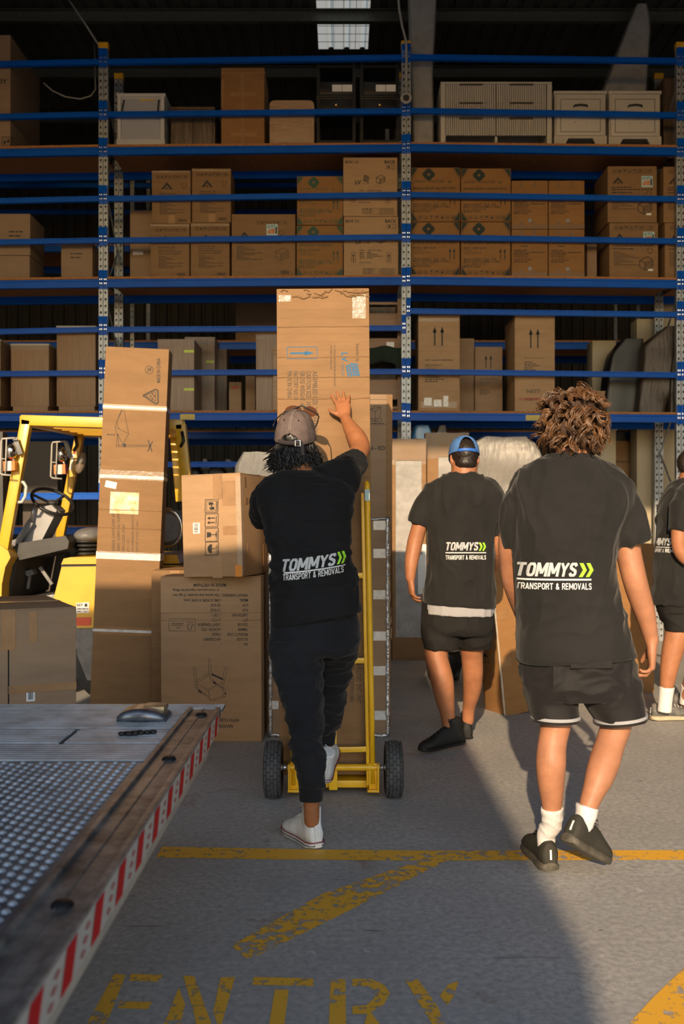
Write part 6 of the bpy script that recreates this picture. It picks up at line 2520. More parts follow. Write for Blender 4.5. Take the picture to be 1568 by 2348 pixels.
# ================================================================== man with curly hair, right foreground
Z0 = 3.70
A = Body('tall man with curly brown hair walking away, black shirt and white-trimmed black shorts', F(1300, 1990))
b = A.mb
tor = [(1303, 1046, Z0, 50, .072), (1304, 1060, Z0, 80, .09), (1306, 1082, Z0, 116, .108), (1310, 1120, Z0 - .01, 140, .122), (1312, 1165, Z0 - .01, 138, .128), (1298, 1230, Z0 - .01, 121, .130),
       (1294, 1300, Z0 - .01, 116, .128), (1303, 1390, Z0, 120, .130), (1313, 1455, Z0, 129, .142), (1321, 1511, Z0, 135, .152, .012)]
slices(b, [(q[0], q[1] + 4, q[2], q[3] * .84, q[4] * .80) for q in tor])
limb(b, [(1306, 1085, Z0 + .01, 50), (1308, 1040, Z0 + .02, 43), (1310, 1005, Z0 + .04, 44)])
limb(b, [(1395, 1125, Z0, 30), (1420, 1180, Z0, 30), (1437, 1230, Z0, 30), (1440, 1262, Z0, 29), (1454, 1325, Z0 - .01, 28), (1466, 1367, Z0, 26.5), (1480, 1411, Z0 + .02, 23), (1491, 1456, Z0 + .04, 17.5), (1495, 1474, Z0 + .04, 15.5)])
limb(b, [(1215, 1125, Z0, 28), (1188, 1180, Z0 + .03, 28), (1170, 1235, Z0 + .05, 28), (1170, 1290, Z0 + .09, 25), (1176, 1340, Z0 + .13, 23), (1196, 1405, Z0 + .24, 18), (1208, 1438, Z0 + .29, 14.5)])
hand(b, P(1494, 1476, Z0 + .04), V((.02, .05, -1)), V((1, -.25, 0)), -1, 1.0, curl=(.55, .62, .68, .75), spread=.06, thumb=(.45, .5))
hand(b, P(1208, 1440, Z0 + .30), V((.1, .5, -1)), V((-1, -.1, .2)), 1, 1.0, curl=(.5, .55, .6, .65), spread=.06)
slices(b, [(1322, 1490, Z0 + .01, 112, .11), (1328, 1540, Z0 + .01, 112, .115), (1334, 1590, Z0 + .01, 108, .11)])
limb(b, [(1272, 1570, Z0 + .02, 54), (1274, 1620, Z0 + .02, 44), (1273, 1665, Z0 + .01, 35), (1266, 1704, Z0, 33), (1263, 1749, Z0 - .02, 34.5), (1263, 1793, Z0 - .01, 31), (1265, 1838, Z0, 24.5), (1265, 1880, Z0 + .01, 19)])
limb(b, [(1392, 1570, Z0 + .01, 56), (1404, 1620, Z0, 45), (1412, 1660, Z0 - .01, 36), (1399, 1704, Z0 - .04, 33.5), (1385, 1749, Z0 - .08, 35), (1373, 1785, Z0 - .11, 32), (1361, 1815, Z0 - .13, 26), (1350, 1845, Z0 - .15, 22), (1343, 1872, Z0 - .155, 19)])
MA = frame(P(1311, 980, Z0 + .02), (-.06, 1, -.08), (.02, .08, 1))
SA = head(b, MA, 1.0)
me = remesh(b, 'body', .0055, 5)
bodyA = link('body', me, SKINP, A.root)
face_parts(A.root, bodyA, SA)
# shirt
sm = MB()
slices(sm, tor, 0.0, e=.80)
limb(sm, [(1385, 1112, Z0 - .005, 40), (1412, 1150, Z0 - .005, 45), (1432, 1195, Z0 - .005, 46), (1446, 1243, Z0, 44)], cap_round=False)
limb(sm, [(1225, 1112, Z0 - .0, 40), (1200, 1150, Z0 + .01, 43), (1185, 1195, Z0 + .025, 37), (1177, 1250, Z0 + .05, 30)], cap_round=False)
me = remesh(sm, 'shirt', .0065, 7)
f1 = folds(1, 9, .020, (1.5, 1, .35), 2.2)
f2 = folds(2, 7, .022, (1.0, 1, 1.2), 2.2)
f3 = folds(3, 16, .006, (1, 1, .6))
HZA = P(1321, 1511, Z0).z


def fa(p):
    low = min(1, max(0, (1.25 - p.z) / .35))
    side = min(1, abs(p.x - .86) / .2)
    flat = 1 - .85 * max(0, 1 - abs(p.z - 1.10) / .12) * max(0, 1 - abs(p.x - .78) / .24) ** .5
    return (f1(p) * (.15 + .85 * side) * .8 + f2(p) * (.12 + .88 * low) * .6 + f3(p) * .6) * flat * min(1, max(.06, (p.z - HZA - .03) / .14)) + (.002 if p.z < HZA + .024 else 0)


wrinkle(me, fa)
shA = link('shirt', me, TEEF, A.root)
k1, k2, k3 = Ink(), Ink(), Ink()
k1.block('TOMMYS', 1189, -1322, 32, 135, .22, .22)
k1x = Ink()
chevrons(k3, 1327, 1291, 33, 32)
k2.rect(1193, -1331, 1355, -1327)
k2.block('TRANSPORT & REMOVALS', 1192, -1352, 15, 164)
print_shirt(shA, me, Z0 - .13, [(PRINTS, k1), (PRINTW, k2), (PRINTG, k3)])
# collar rib
cb = MB()
slices(cb, [(1303, 1041, Z0, 50, .070), (1303, 1053, Z0, 60, .080)], .002, sub=3)
link('collar', remesh(cb, 'collar', .005, 2), TEEF, shA)
# shorts with piping
so = MB()
slices(so, [(1321, 1485, Z0, 118, .118), (1323, 1512, Z0, 126, .130), (1326, 1535, Z0, 131, .138), (1333, 1570, Z0, 131, .138), (1336, 1600, Z0, 126, .125)])
LL = [(1262, 1560, Z0 + .01, 62, .115), (1266, 1610, Z0 + .01, 57, .105), (1273, 1650, Z0, 54, .098)]
RL = [(1396, 1560, Z0, 68, .118), (1406, 1610, Z0 - .01, 67, .112), (1422, 1652, Z0 - .02, 57, .104)]
slices(so, LL)
slices(so, RL)
me = remesh(so, 'shorts', .0065, 5)
g1, g2 = folds(5, 8, .016, (1.2, 1, 1.2)), folds(6, 15, .006, (.7, .7, 1.3))
wrinkle(me, lambda p: (g1(p) + g2(p)) * min(1, max(.15, (p.z - .60) / .12)))
shoA = link('shorts', me, MESH_, A.root)
for rows in (LL, RL):
    x, y, Z, hw, hd = rows[-1]
    s = FPX / Z
    for dz, hh, m_, g in ((-12, 7.0, GREYC, .0045), (-4, 5.0, MESH_, .005)):
        t = MB()
        slices(t, [(x, y + dz, Z, hw, hd, .012 if rows is RL else 0), (x, y + dz + hh, Z, hw, hd, .012 if rows is RL else 0)], g, sub=2, n=40, e=.95)
        t.build('trim', m_, shoA, smooth=R(50))
pk = MB().box(-.075, .075, -.004, .004, -.014, .012, bev=.003)
q = P(1356, 1524, Z0 - .146)
pk.v = [tuple(V(v) + q) for v in pk.v]
pk.build('pocket_flap', MESH_, shoA)
# socks and shoes
hl = F(1263, 2004)
heel = P(1296, 1936, 3.48)
toe = V(F(1398, 2004)) + V((0, .0, .015))
UPR = V((.45, .35, .75))


def to_px(v, r):
    return (CX + v.x * FPX / v.y, HY - (v.z - CH) * FPX / v.y, v.y, r)


ank_l = hl + V((-.09, 1, 0)).normalized() * .060
r_, f_, u_ = basis(toe - heel, UPR)
ank_r = heel + f_ * .060
for nm, rows in (('sock', [(1265, 1852, Z0, 26), (1265, 1890, Z0 + .015, 23.5), to_px(ank_l + V((0, 0, .13)), 22), to_px(ank_l + V((0, 0, .07)), 20)]),
                 ('sock', [(1347, 1848, Z0 - .15, 27), (1341, 1876, Z0 - .155, 24.5), to_px(ank_r + u_ * .09, 23), to_px(ank_r + u_ * .05, 20)])):
    t = MB()
    limb(t, rows, cap_round=False)
    me = remesh(t, nm, .005, 3)
    w1 = folds(8, 24, .004, (.3, .3, 1))
    wrinkle(me, w1)
    link(nm, me, WCLOTH, A.root)
RUN = mat('olive_black_knit', (0.030, 0.028, 0.020), rough=.75, bump=.3, bscale=160)
RUNS = mat('dusty_black_sole', (0.10, 0.088, 0.068), rough=.65, var=.4, vscale=25)
runm = (RUN, RUNS, None, None, BLACK)
shoe(A.root, hl, V((-.09, 1, 0)), (0, 0, 1), 'runner', runm, .295)
shoe(A.root, heel, toe - heel, UPR, 'runner', runm, .29)
# curly hair
hr = random.Random(11)
base = MB()
t = MB().ell((0, -.008, .038), (.082, .103, .090), 24, 16)
base.add([MA @ V(v) for v in t.v], t.f)
t = MB().ell((0, -.045, -.02), (.074, .062, .070), 20, 12)
base.add([MA @ V(v) for v in t.v], t.f)
hb = remesh(base, 'hair', .007, 4)
wrinkle(hb, folds(4, 26, .016))
hairA = link('hair', hb, mat('hair_roots', (0.045, 0.022, 0.011), rough=.8), A.root)
rts = []
N = 230
for i in range(N):
    zc = 1 - 2 * (i + .5) / N
    a = i * 2.39996
    rr = math.sqrt(1 - zc * zc)
    d = V((rr * math.cos(a), rr * math.sin(a), zc))
    if (d.y > .45 and d.z < .55) or d.z < -.72:
        continue
    p0 = V((d.x * .076, -.008 + d.y * .098, .032 + d.z * .088))
    if d.z < -.1 and d.y < .3:
        p0 = V((d.x * .073, -.020 + d.y * .080, .02 + d.z * .080))
    L = hr.uniform(.055, .085)
    turns = hr.uniform(.7, 1.5)
    rad = hr.uniform(.009, .016)
    ph = hr.uniform(0, 2 * PI)
    ax = (d * .55 + V((hr.uniform(-.45, .45), hr.uniform(-.35, .3), hr.uniform(-1.0, -.35)))).normalized()
    if d.z > .5:
        ax = V((d.x * 1.2 + hr.uniform(-.5, .5), d.y + hr.uniform(-.6, .3), .05)).normalized()
    e1 = ax.orthogonal().normalized()
    e2 = ax.cross(e1)
    for q_ in range(9):
        o0 = V((hr.uniform(-.008, .008), hr.uniform(-.008, .008), hr.uniform(-.008, .008)))
        dp = hr.uniform(-.35, .35)
        l2, r2 = L * hr.uniform(.85, 1.15), rad * hr.uniform(.7, 1.15)
        pts = []
        for j in range(11):
            t = j / 10
            w = r2 * min(1, t * 2.0)
            g = ph + dp + turns * 2 * PI * t
            q = p0 + o0 * (1 - .55 * t) + ax * (l2 * t) + d * .014 * math.sin(PI * t) + (e1 * math.cos(g) + e2 * math.sin(g)) * w
            q.z -= .018 * t * t
            pts.append(MA @ q)
        rts.append((pts, hr.uniform(.7, 1.2)))
locks('curls', HAIRB, hairA, rts, .0027)
A.finish()

# ================================================================== man in the blue cap
Z0 = 5.72
B = Body('man in a blue cap and charcoal shorts walking away, white print on black shirt', F(1050, 1712))
b = B.mb
tor = [(1060, 1085, Z0, 32, .070), (1061, 1093, Z0, 52, .088), (1062, 1107, Z0, 75, .108), (1061, 1135, Z0 - .01, 90, .125), (1060, 1175, Z0 - .01, 84, .132), (1057, 1230, Z0 - .01, 75, .134),
       (1056, 1300, Z0 - .01, 75, .138), (1054, 1350, Z0, 81, .154), (1053, 1372, Z0, 83, .164, -.012), (1053, 1388, Z0, 84, .168, -.014)]
slices(b, [(q[0], q[1] + 3, q[2], q[3] * .84, q[4] * .80) for q in tor])
limb(b, [(1062, 1110, Z0, 33), (1064, 1085, Z0 + .01, 30), (1065, 1062, Z0 + .02, 31)])
limb(b, [(1000, 1125, Z0, 24), (975, 1170, Z0, 20), (960, 1212, Z0, 18), (950, 1250, Z0, 18), (943, 1290, Z0 - .02, 15.5), (941, 1318, Z0 - .03, 12), (941, 1328, Z0 - .03, 11)])
limb(b, [(1122, 1125, Z0, 24), (1138, 1170, Z0, 20), (1141, 1225, Z0, 16), (1141, 1262, Z0 + .03, 14.5), (1135, 1295, Z0 + .18, 11), (1130, 1305, Z0 + .26, 9.5)])
hand(b, P(941, 1328, Z0 - .03), V((.10, .15, -1)), V((-1, -.25, 0)), 1, .98, curl=(.35, .42, .48, .55), spread=.07, thumb=(.55, .25))
hand(b, P(1130, 1306, Z0 + .27), V((0, 1, -.3)), V((1, .1, .3)), 1, .98, curl=(.6, .6, .6, .6))
slices(b, [(1050, 1385, Z0, 68, .11), (1050, 1420, Z0, 70, .115), (1050, 1450, Z0, 66, .11)])
limb(b, [(1006, 1440, Z0, 34), (1002, 1480, Z0 - .01, 29), (1000, 1505, Z0 - .02, 26.5), (1007, 1533, Z0 - .03, 26.5), (1014, 1564, Z0 - .04, 26.5), (1020, 1604, Z0 - .04, 22), (1026, 1638, Z0 - .04, 17), (1030, 1670, Z0 - .04, 16)])
limb(b, [(1090, 1440, Z0 + .02, 34), (1083, 1480, Z0 + .05, 28), (1082, 1505, Z0 + .08, 25), (1084, 1543, Z0 + .11, 23.5), (1082, 1584, Z0 + .17, 20.5), (1075, 1622, Z0 + .24, 14.5), (1072, 1655, Z0 + .27, 14)])
MBm = frame(P(1064, 1053, Z0 + .02), (-.1, 1, -.22), (0, .22, 1))
SB = head(b, MBm, .98)
me = remesh(b, 'body', .0055, 5)
bodyB = link('body', me, SKIN, B.root)
face_parts(B.root, bodyB, SB)
sm = MB()
slices(sm, tor, 0, e=.80)
limb(sm, [(1010, 1118, Z0, 26), (985, 1145, Z0, 29), (968, 1178, Z0, 29), (958, 1204, Z0, 27)], cap_round=False)
limb(sm, [(1112, 1118, Z0, 26), (1130, 1145, Z0, 27), (1138, 1185, Z0 + .01, 24), (1141, 1230, Z0 + .01, 21)], cap_round=False)
me = remesh(sm, 'shirt', .0068, 7)
f1, f2 = folds(21, 8, .018, (1.6, 1, .4), 2.2), folds(22, 6, .02, (1, 1, 1.1), 2.2)
HZB = P(1053, 1388, Z0).z
wrinkle(me, lambda p: (f1(p) * .8 + f2(p) * min(1, max(.1, (1.2 - p.z) / .3)) * .8) * min(1, max(0.05, (p.z - HZB - .02) / .12)))
shB = link('shirt', me, TEEF, B.root)
k1, k2, k3 = Ink(), Ink(), Ink()
k1.block('TOMMYS', 1020, -1262, 19, 77, .22, .22)
chevrons(k3, 1097, 1244, 17, 19)
k2.rect(1021, -1268.5, 1114, -1266)
k2.block('TRANSPORT & REMOVALS', 1021, -1283, 10, 93)
print_shirt(shB, me, Z0 - .13, [(PRINTS, k1), (PRINTW, k2), (PRINTG, k3)])
us = MB()
slices(us, [(1053, 1372, Z0, 79, .146), (1052, 1390, Z0, 81, .153), (1051, 1409, Z0, 82, .156, -.006)], sub=3)
me = remesh(us, 'undershirt', .006, 3)
wrinkle(me, folds(23, 9, .005, (1.4, 1, .5)))
link('undershirt', me, GREYC, B.root, label='pale grey undershirt hem showing below the black shirt')
so = MB()
slices(so, [(1050, 1380, Z0, 79, .135), (1049, 1410, Z0, 84, .14), (1049, 1440, Z0, 84, .138), (1050, 1455, Z0, 80, .12)])
slices(so, [(1009, 1430, Z0, 44, .11), (1010, 1465, Z0 - .01, 42, .105), (1011, 1488, Z0 - .01, 40, .10)])
slices(so, [(1092, 1430, Z0, 42, .11), (1090, 1465, Z0 + .02, 39, .105), (1089, 1488, Z0 + .04, 37, .10)])
me = remesh(so, 'shorts', .0068, 5)
wrinkle(me, folds(25, 8, .008, (1.2, 1, .9)))
link('shorts', me, SHORT, B.root)
KSH = mat('black_suede', (0.008, 0.008, 0.008), rough=.7)
KSO = mat('black_rubber', (0.014, 0.013, 0.013), rough=.5)
skm = (KSH, KSO, None, None, BLACK)
hl = P(1064, 1704, 5.70)
shoe(B.root, hl, F(948, 1731) + V((0, 0, .004)) - hl, (0, 0, 1), 'skate', skm, .30, .98)
shoe(B.root, F(1072, 1697), V((-.03, 1, 0)), (0, 0, 1), 'skate', skm, .29, .95)
# hair and cap
hm = MB()
t = MB().ell((0, -.010, .028), (.0795, .1005, .088), 26, 16)
hm.add([MBm @ V(v) for v in t.v if True], t.f)
t = MB().ell((0, -.040, -.035), (.064, .058, .042), 20, 12)
hm.add([MBm @ V(v) for v in t.v], t.f)
hb = remesh(hm, 'hair', .006, 4)
wrinkle(hb, folds(27, 60, .003))
link('hair', hb, HAIRD, B.root)
CAPB = mat('blue_cap_cloth', (0.075, 0.20, 0.50), rough=.8, var=.15, vscale=30, bump=.2, bscale=150)
dm = cap_dome(MBm, .0885, .110, .134, .022, hole=(.62, .62))
me = dm.mesh('cap', True)
cap = link('cap', me, CAPB, B.root)
sd = cap.modifiers.new('thick', 'SOLIDIFY')
sd.thickness = .003


def visor(M, m_, parent, r0=.082, yaw=0.0, z=.026):
    mb = MB()
    pts_i, pts_o = [], []
    for i in range(17):
        a = PI * (.12 + .76 * i / 16)
        pts_i.append(V((.084 * math.cos(a), .104 * math.sin(a), z)))
        q = math.sin(PI * i / 16) ** .6
        pts_o.append(V((.086 * math.cos(a), .104 * math.sin(a) + .072 * q, z - .018 * q)))
    n = 17
    vs = [M @ p for p in pts_i] + [M @ p for p in pts_o]
    mb.add(vs, [(i, i + 1, n + i + 1, n + i) for i in range(n - 1)])
    o = mb.build('visor', m_, parent, smooth=True, fixn=False)
    s = o.modifiers.new('thick', 'SOLIDIFY')
    s.thickness = .004
    return o


visor(MBm, CAPB, cap)
t = MB()
t.tube([MBm @ V((.0895 * math.cos(a), .111 * math.sin(a), .026)) for a in np.linspace(1.5 * PI - .66, 1.5 * PI + .66, 16)], .0095, 8, flat=.3, side=(0, 0, 1))
t.build('strap', mat('blue_cap_strap', (0.03, 0.14, 0.55), rough=.5), cap, smooth=True)
t = MB().ell((0, -.0, .1345), (.007, .007, .004), 10, 6)
t.v = [MBm @ V(v) for v in t.v]
t.build('button', CAPB, cap, smooth=True)
for a in (1.5 * PI - .8, 1.5 * PI + .8, 1.5 * PI - 2.0, 1.5 * PI + 2.0):
    t = MB().ell((.062 * math.cos(a) * 1.05, .078 * math.sin(a) * 1.05, .108), (.003, .003, .003), 8, 5)
    t.v = [MBm @ V(v) for v in t.v]
    t.build('eyelet', BLACK, cap)
B.finish()

# ================================================================== man pushing the trolley
C = Body('man in a brown cap and black joggers pushing the yellow trolley', F(720, 1930))
b = C.mb
tor = [(688, 1080, 4.43, 38, .070), (690, 1090, 4.42, 66, .09), (697, 1105, 4.40, 98, .110), (701, 1130, 4.37, 112, .124), (700, 1165, 4.34, 108, .130), (705, 1205, 4.31, 100, .130), (708, 1235, 4.29, 97, .128),
       (714, 1268, 4.27, 93, .126), (718, 1322, 4.25, 97, .130), (722, 1372, 4.24, 101, .146), (724, 1400, 4.24, 104, .158, .03), (725, 1419, 4.24, 105, .162, .035)]
slices(b, [(q[0], q[1] + 4, q[2], q[3] * .84, q[4] * .80) for q in tor])
limb(b, [(690, 1108, 4.42, 40), (686, 1080, 4.45, 34), (682, 1040, 4.49, 34)])
limb(b, [(770, 1092, 4.42, 24), (796, 1072, 4.51, 22), (815, 1050, 4.60, 23), (826, 1028, 4.68, 22.5), (818, 1005, 4.72, 22.5), (805, 984, 4.755, 18), (795, 966, 4.79, 13.5), (792, 958, 4.80, 12.5)])
limb(b, [(625, 1135, 4.40, 30), (603, 1165, 4.47, 24), (600, 1195, 4.56, 20), (622, 1192, 4.64, 17), (648, 1185, 4.69, 12.5), (655, 1183, 4.70, 11.5)])
# right palm flat on the carton, left hand closed round the rail
hand(b, P(791, 958, 4.800), V((-.18, .50, 1.0)), V((.04, -1, .16)), -1, .92, curl=(-.02, -.02, -.02, .0), spread=.19, thumb=(.95, -.05))
hand(b, P(654, 1183, 4.695), V((.75, .4, .25)), V((-.3, -.9, .2)), -1, .92, curl=(.9, .95, .95, .95), spread=.03, thumb=(.5, .7))
slices(b, [(724, 1400, 4.24, 86, .115), (722, 1450, 4.22, 86, .12), (722, 1490, 4.21, 80, .115)])
limb(b, [(678, 1480, 4.19, 42), (688, 1560, 4.12, 32), (697, 1640, 4.05, 26), (702, 1720, 4.00, 24), (712, 1800, 3.96, 20), (714, 1850, 3.965, 18.5), (716, 1885, 3.98, 19)])
limb(b, [(772, 1480, 4.26, 34), (766, 1560, 4.40, 20), (758, 1640, 4.52, 15), (750, 1700, 4.58, 14), (745, 1742, 4.585, 14.5)])
MC = frame(P(677, 1010, 4.50), (.22, 1, .30), (.02, -.30, 1))
SC = head(b, MC, .97)
me = remesh(b, 'body', .005, 4)
bodyC = link('body', me, SKIND, C.root)
face_parts(C.root, bodyC, SC)
sm = MB()
slices(sm, tor, 0, e=.80)
limb(sm, [(740, 1108, 4.40, 40), (772, 1092, 4.45, 38), (798, 1074, 4.52, 34), (816, 1056, 4.59, 30)], cap_round=False)
limb(sm, [(760, 1135, 4.39, 44), (790, 1102, 4.45, 34), (805, 1080, 4.50, 27)])
limb(sm, [(650, 1122, 4.40, 36), (618, 1140, 4.41, 38), (602, 1165, 4.46, 32), (599, 1192, 4.55, 25)], cap_round=False)
me = remesh(sm, 'shirt', .0062, 6)
f1, f2, f3 = folds(41, 9, .020, (.6, 1, 1.7), 2.2), folds(42, 6, .014, (1, 1, .8)), folds(43, 18, .004)
HZC = P(725, 1419, 4.24).z
wrinkle(me, lambda p: (f1(p) * .9 * min(1, max(.25, (1.33 - p.z) / .2)) + f2(p) * .5 + f3(p)) * min(1, max(.15, (p.z - HZC - .03) / .12)))
shC = link('shirt', me, TEEB, C.root)


def arc(x, y):
    """the print rides up to the right over the twisted back"""
    t = (x - 645) / 147
    return (x, y - 19 * t ** 1.5 * (1 if t > 0 else 0)) if t > 0 else (x, y)


k1, k2, k3 = Ink(), Ink(), Ink()
k1.block('TOMMYS', 642, -1311, 28, 130, .20, .22)
chevrons(k3, 773, 1282, 21, 28)
k2.poly([(650, -1316), (700, -1316), (750, -1316), (792, -1316), (792, -1313.5), (750, -1313.2), (700, -1312.5), (650, -1312)])
k2.block('TRANSPORT & REMOVALS', 648, -1331, 14, 140)
print_shirt(shC, me, 4.12, [(PRINTS, k1), (PRINTW, k2), (PRINTG, k3)], arc)
# joggers
jo = MB()
slices(jo, [(724, 1396, 4.24, 92, .118), (723, 1418, 4.235, 99, .136), (722, 1440, 4.23, 103, .148), (722, 1478, 4.215, 102, .150), (722, 1500, 4.21, 92, .13)])
slices(jo, [(672, 1465, 4.20, 55, .125), (680, 1520, 4.16, 58, .115), (690, 1580, 4.10, 49, .105), (698, 1640, 4.05, 41, .090), (702, 1700, 4.01, 38, .082), (709, 1755, 3.975, 34.5, .078), (712, 1795, 3.96, 31, .066), (713, 1804, 3.96, 28, .058)])
slices(jo, [(775, 1465, 4.25, 52, .125), (770, 1520, 4.34, 41, .10), (762, 1580, 4.43, 34, .088), (757, 1640, 4.52, 27, .075), (751, 1685, 4.58, 19, .062)])
me = remesh(jo, 'joggers', .0065, 6)
f1, f2 = folds(45, 8, .014, (.9, .9, 1.3)), folds(46, 17, .006, (.6, .6, 1.5))
wrinkle(me, lambda p: (f1(p) + f2(p)) * min(1, max(.1, (HZC - .02 - p.z) / .10)))
jg = link('joggers', me, JOG, C.root)
for rows in ([(713, 1801, 3.96, 28.5, .052), (713, 1833, 3.963, 27, .050)], [(751, 1682, 4.58, 19.5, .045), (749, 1706, 4.585, 18, .043)]):
    t = MB()
    slices(t, rows, sub=4, n=40)
    t.build('cuff', JOG, jg, smooth=R(50))
bvj = bvh_of(me)
k = Ink()
k.path([(768, -1421), (790, -1419), (822, -1409)], 3.2)


def spj(a, b_):
    q = P(a, -b_, 4.08)
    return V((q.x, q.y - .5, q.z))


lay_ink(k, spj, 'pocket_welt', BLACK, jg, bvj, (0, 1, 0), .004, .006)
CANV = mat('white_canvas', (0.74, 0.75, 0.78), rough=.8, var=.15, vscale=20, bump=.2, bscale=120)
RUBW = mat('off_white_rubber', (0.68, 0.67, 0.64), rough=.5, var=.12, vscale=20)
REDL = mat('dark_red_rubber', (0.25, 0.02, 0.03), rough=.5)
BLUL = mat('navy_rubber', (0.03, 0.04, 0.12), rough=.5)
cvm = (CANV, RUBW, REDL, BLUL, RUBW)
h0 = F(728, 1948)
shoe(C.root, h0, F(650, 1898) - h0, (0, 0, 1), 'canvas', cvm, .285)
h1 = P(741, 1797, 4.48)
shoe(C.root, h1, P(760, 1716, 4.70) - h1, V((.1, -.5, .8)), 'canvas', cvm, .27, .92)
# shoulder-length wavy hair under a cap with sunglasses pushed up on it
hm = MB()
t = MB().ell((0, -.012, .018), (.0785, .097, .078), 26, 16)
hm.add([MC @ V(v) for v in t.v], t.f)
t = MB().ell((0, -.052, -.058), (.086, .056, .062), 20, 12)
hm.add([MC @ V(v) for v in t.v], t.f)
hb = remesh(hm, 'hair', .0065, 4)
wrinkle(hb, folds(47, 34, .007, (1.6, 1.6, .5)))
hairC = link('hair', hb, HAIRK, C.root)
rts = []
for i in range(520):
    a = 1.5 * PI + hr.uniform(-1.85, 1.85)
    z0 = hr.uniform(-.03, .004)
    p0 = V((.080 * math.cos(a), -.008 + .100 * math.sin(a), z0))
    L = hr.uniform(.06, .125)
    ph, w = hr.uniform(0, 6.28), hr.uniform(.006, .018)
    flick = hr.uniform(-.01, .035)
    pts = []
    for j in range(11):
        t = j / 10
        q = MC @ (p0 + V((math.cos(a) * .022 * t, math.sin(a) * .026 * t, 0)))
        q = q + V((math.cos(ph + 7 * t) * w * t, math.sin(ph + 6 * t) * w * t, -L * t)) + V((math.cos(a), 0, .25)) * flick * t ** 3
        pts.append(q)
    rts.append((pts, hr.uniform(.7, 1.2)))
locks('hair_strands', HAIRK, hairC, rts, .0034)
CAPC = mat('faded_brown_cap', (0.145, 0.105, 0.095), rough=.85, var=.25, vscale=16, bump=.25, bscale=120)
CAPD = mat('dark_cap_seam', (0.05, 0.038, 0.036), rough=.8)
dm = cap_dome(MC, .0915, .112, .138, .002, hole=(.50, .24))
me = dm.mesh('cap', True)
wrinkle(me, folds(48, 16, .003))
cap = link('cap', me, CAPC, C.root)
sd = cap.modifiers.new('thick', 'SOLIDIFY')
sd.thickness = .003
visor(MC, CAPC, cap, z=.016)


def cap_pt(a, t, g=1.015):
    c = math.cos(t) ** .72
    return MC @ V((.0915 * g * c * math.cos(a), .112 * g * c * math.sin(a), .008 + .130 * math.sin(t) * g))


for a in [PI / 2 + PI / 3 * i for i in range(6)]:
    for da in (-.05, .05):
        MB().tube([cap_pt(a + da, t, 1.008) for t in np.linspace(.45 if abs(a - 1.5 * PI) < .1 else .02, 1.45, 12)], .0012, 5).build('seam', mat('pale_stitching', (0.34, 0.28, 0.25), rough=.8) if abs(a - 1.5 * PI) < .1 else CAPD, cap)
t = MB().ell((0, 0, .139), (.009, .009, .005), 12, 6)
t.v = [MC @ V(v) for v in t.v]
t.build('button', CAPC, cap, smooth=True)
for a in (1.5 * PI - .5, 1.5 * PI + .5):
    q = cap_pt(a, .85, 1.01)
    e = MB().ell(q, (.0035, .0035, .0035), 8, 6)
    e.build('eyelet', BLACK, cap)
t = MB().tube([MC @ V((.0925 * math.cos(a), .1135 * math.sin(a), .012)) for a in np.linspace(1.5 * PI - .62, 1.5 * PI + .62, 16)], .010, 8, flat=.3, side=(0, 0, 1))
t.build('strap', CAPD, cap, smooth=True)
a = 1.5 * PI + .42
q = MC @ V((.094 * math.cos(a), .1165 * math.sin(a), .012))
t = MB().tube([q + V((x * .011, -.003, z * .012)) for x, z in ((-1, -1), (1, -1), (1, 1), (-1, 1))], .0025, 6, closed=True)
t.build('buckle', CHROME, cap)
q2 = q + V((.018, -.002, -.004))
t = MB().box(-.008, .008, -.0015, .0015, -.05, .004, Matrix.Translation(q2) @ Matrix.Rotation(R(-6), 4, 'Y'))
t.build('strap_end', CAPD, cap)
# sunglasses
LENS = mat('amber_lens', (0.14, 0.055, 0.03), rough=.08, spec=.8)
sg = MB()
arms = []
for s in (-1, 1):
    sg.tube([MC @ V((s * .096, -.03, .066)), MC @ V((s * .0975, .02, .085)), MC @ V((s * .088, .085, .100)), MC @ V((s * .07, .112, .104))], .003, 7)
sg.tube([MC @ V((x, .118 - 9 * x * x * .35, .108 + .03 * (1 - abs(x) / .08))) for x in np.linspace(-.082, .082, 15)], .0032, 7)
sgo = sg.build('sunglasses', BLACK, C.root, smooth=True)
for s in (-1, 1):
    mb = MB()
    r_ = [MC @ (V((s * .040, .113, .114)) + V((.036 * math.cos(t), -.012 * math.cos(t) * s, .024 * math.sin(t)))) for t in [2 * PI * i / 20 for i in range(20)]]
    r2 = [p + (MC.to_3x3() @ V((0, .003, 0))) for p in r_]
    mb.loft([r_, r2])
    mb.build('lens', LENS, sgo)
C.finish()

# ================================================================== man at the right edge
Z0 = 6.5
D = Body('man cut off by the right edge, in white socks and pale running shoes', F(1540, 1652))
b = D.mb
tor = [(1574, 1098, Z0, 22, .068), (1578, 1106, Z0, 36, .09), (1584, 1118, Z0, 52, .13), (1587, 1142, Z0, 68, .17), (1587, 1175, Z0, 78, .185), (1585, 1240, Z0, 81, .17), (1581, 1310, Z0, 81, .165), (1578, 1385, Z0, 82, .17)]
slices(b, [(q[0], q[1] + 3, q[2], q[3] * .82, q[4] * .82) for q in tor])
limb(b, [(1578, 1118, Z0, 26), (1580, 1098, Z0, 23), (1584, 1078, Z0, 23)])
limb(b, [(1572, 1140, Z0 - .16, 20), (1562, 1180, Z0 - .19, 19), (1557, 1222, Z0 - .20, 18.5), (1560, 1262, Z0 - .20, 17), (1580, 1285, Z0 - .20, 15), (1606, 1280, Z0 - .18, 12), (1622, 1274, Z0 - .17, 10)])
limb(b, [(1590, 1140, Z0 + .16, 20), (1600, 1220, Z0 + .2, 18), (1612, 1262, Z0 + .2, 16), (1640, 1262, Z0 + .18, 11)])
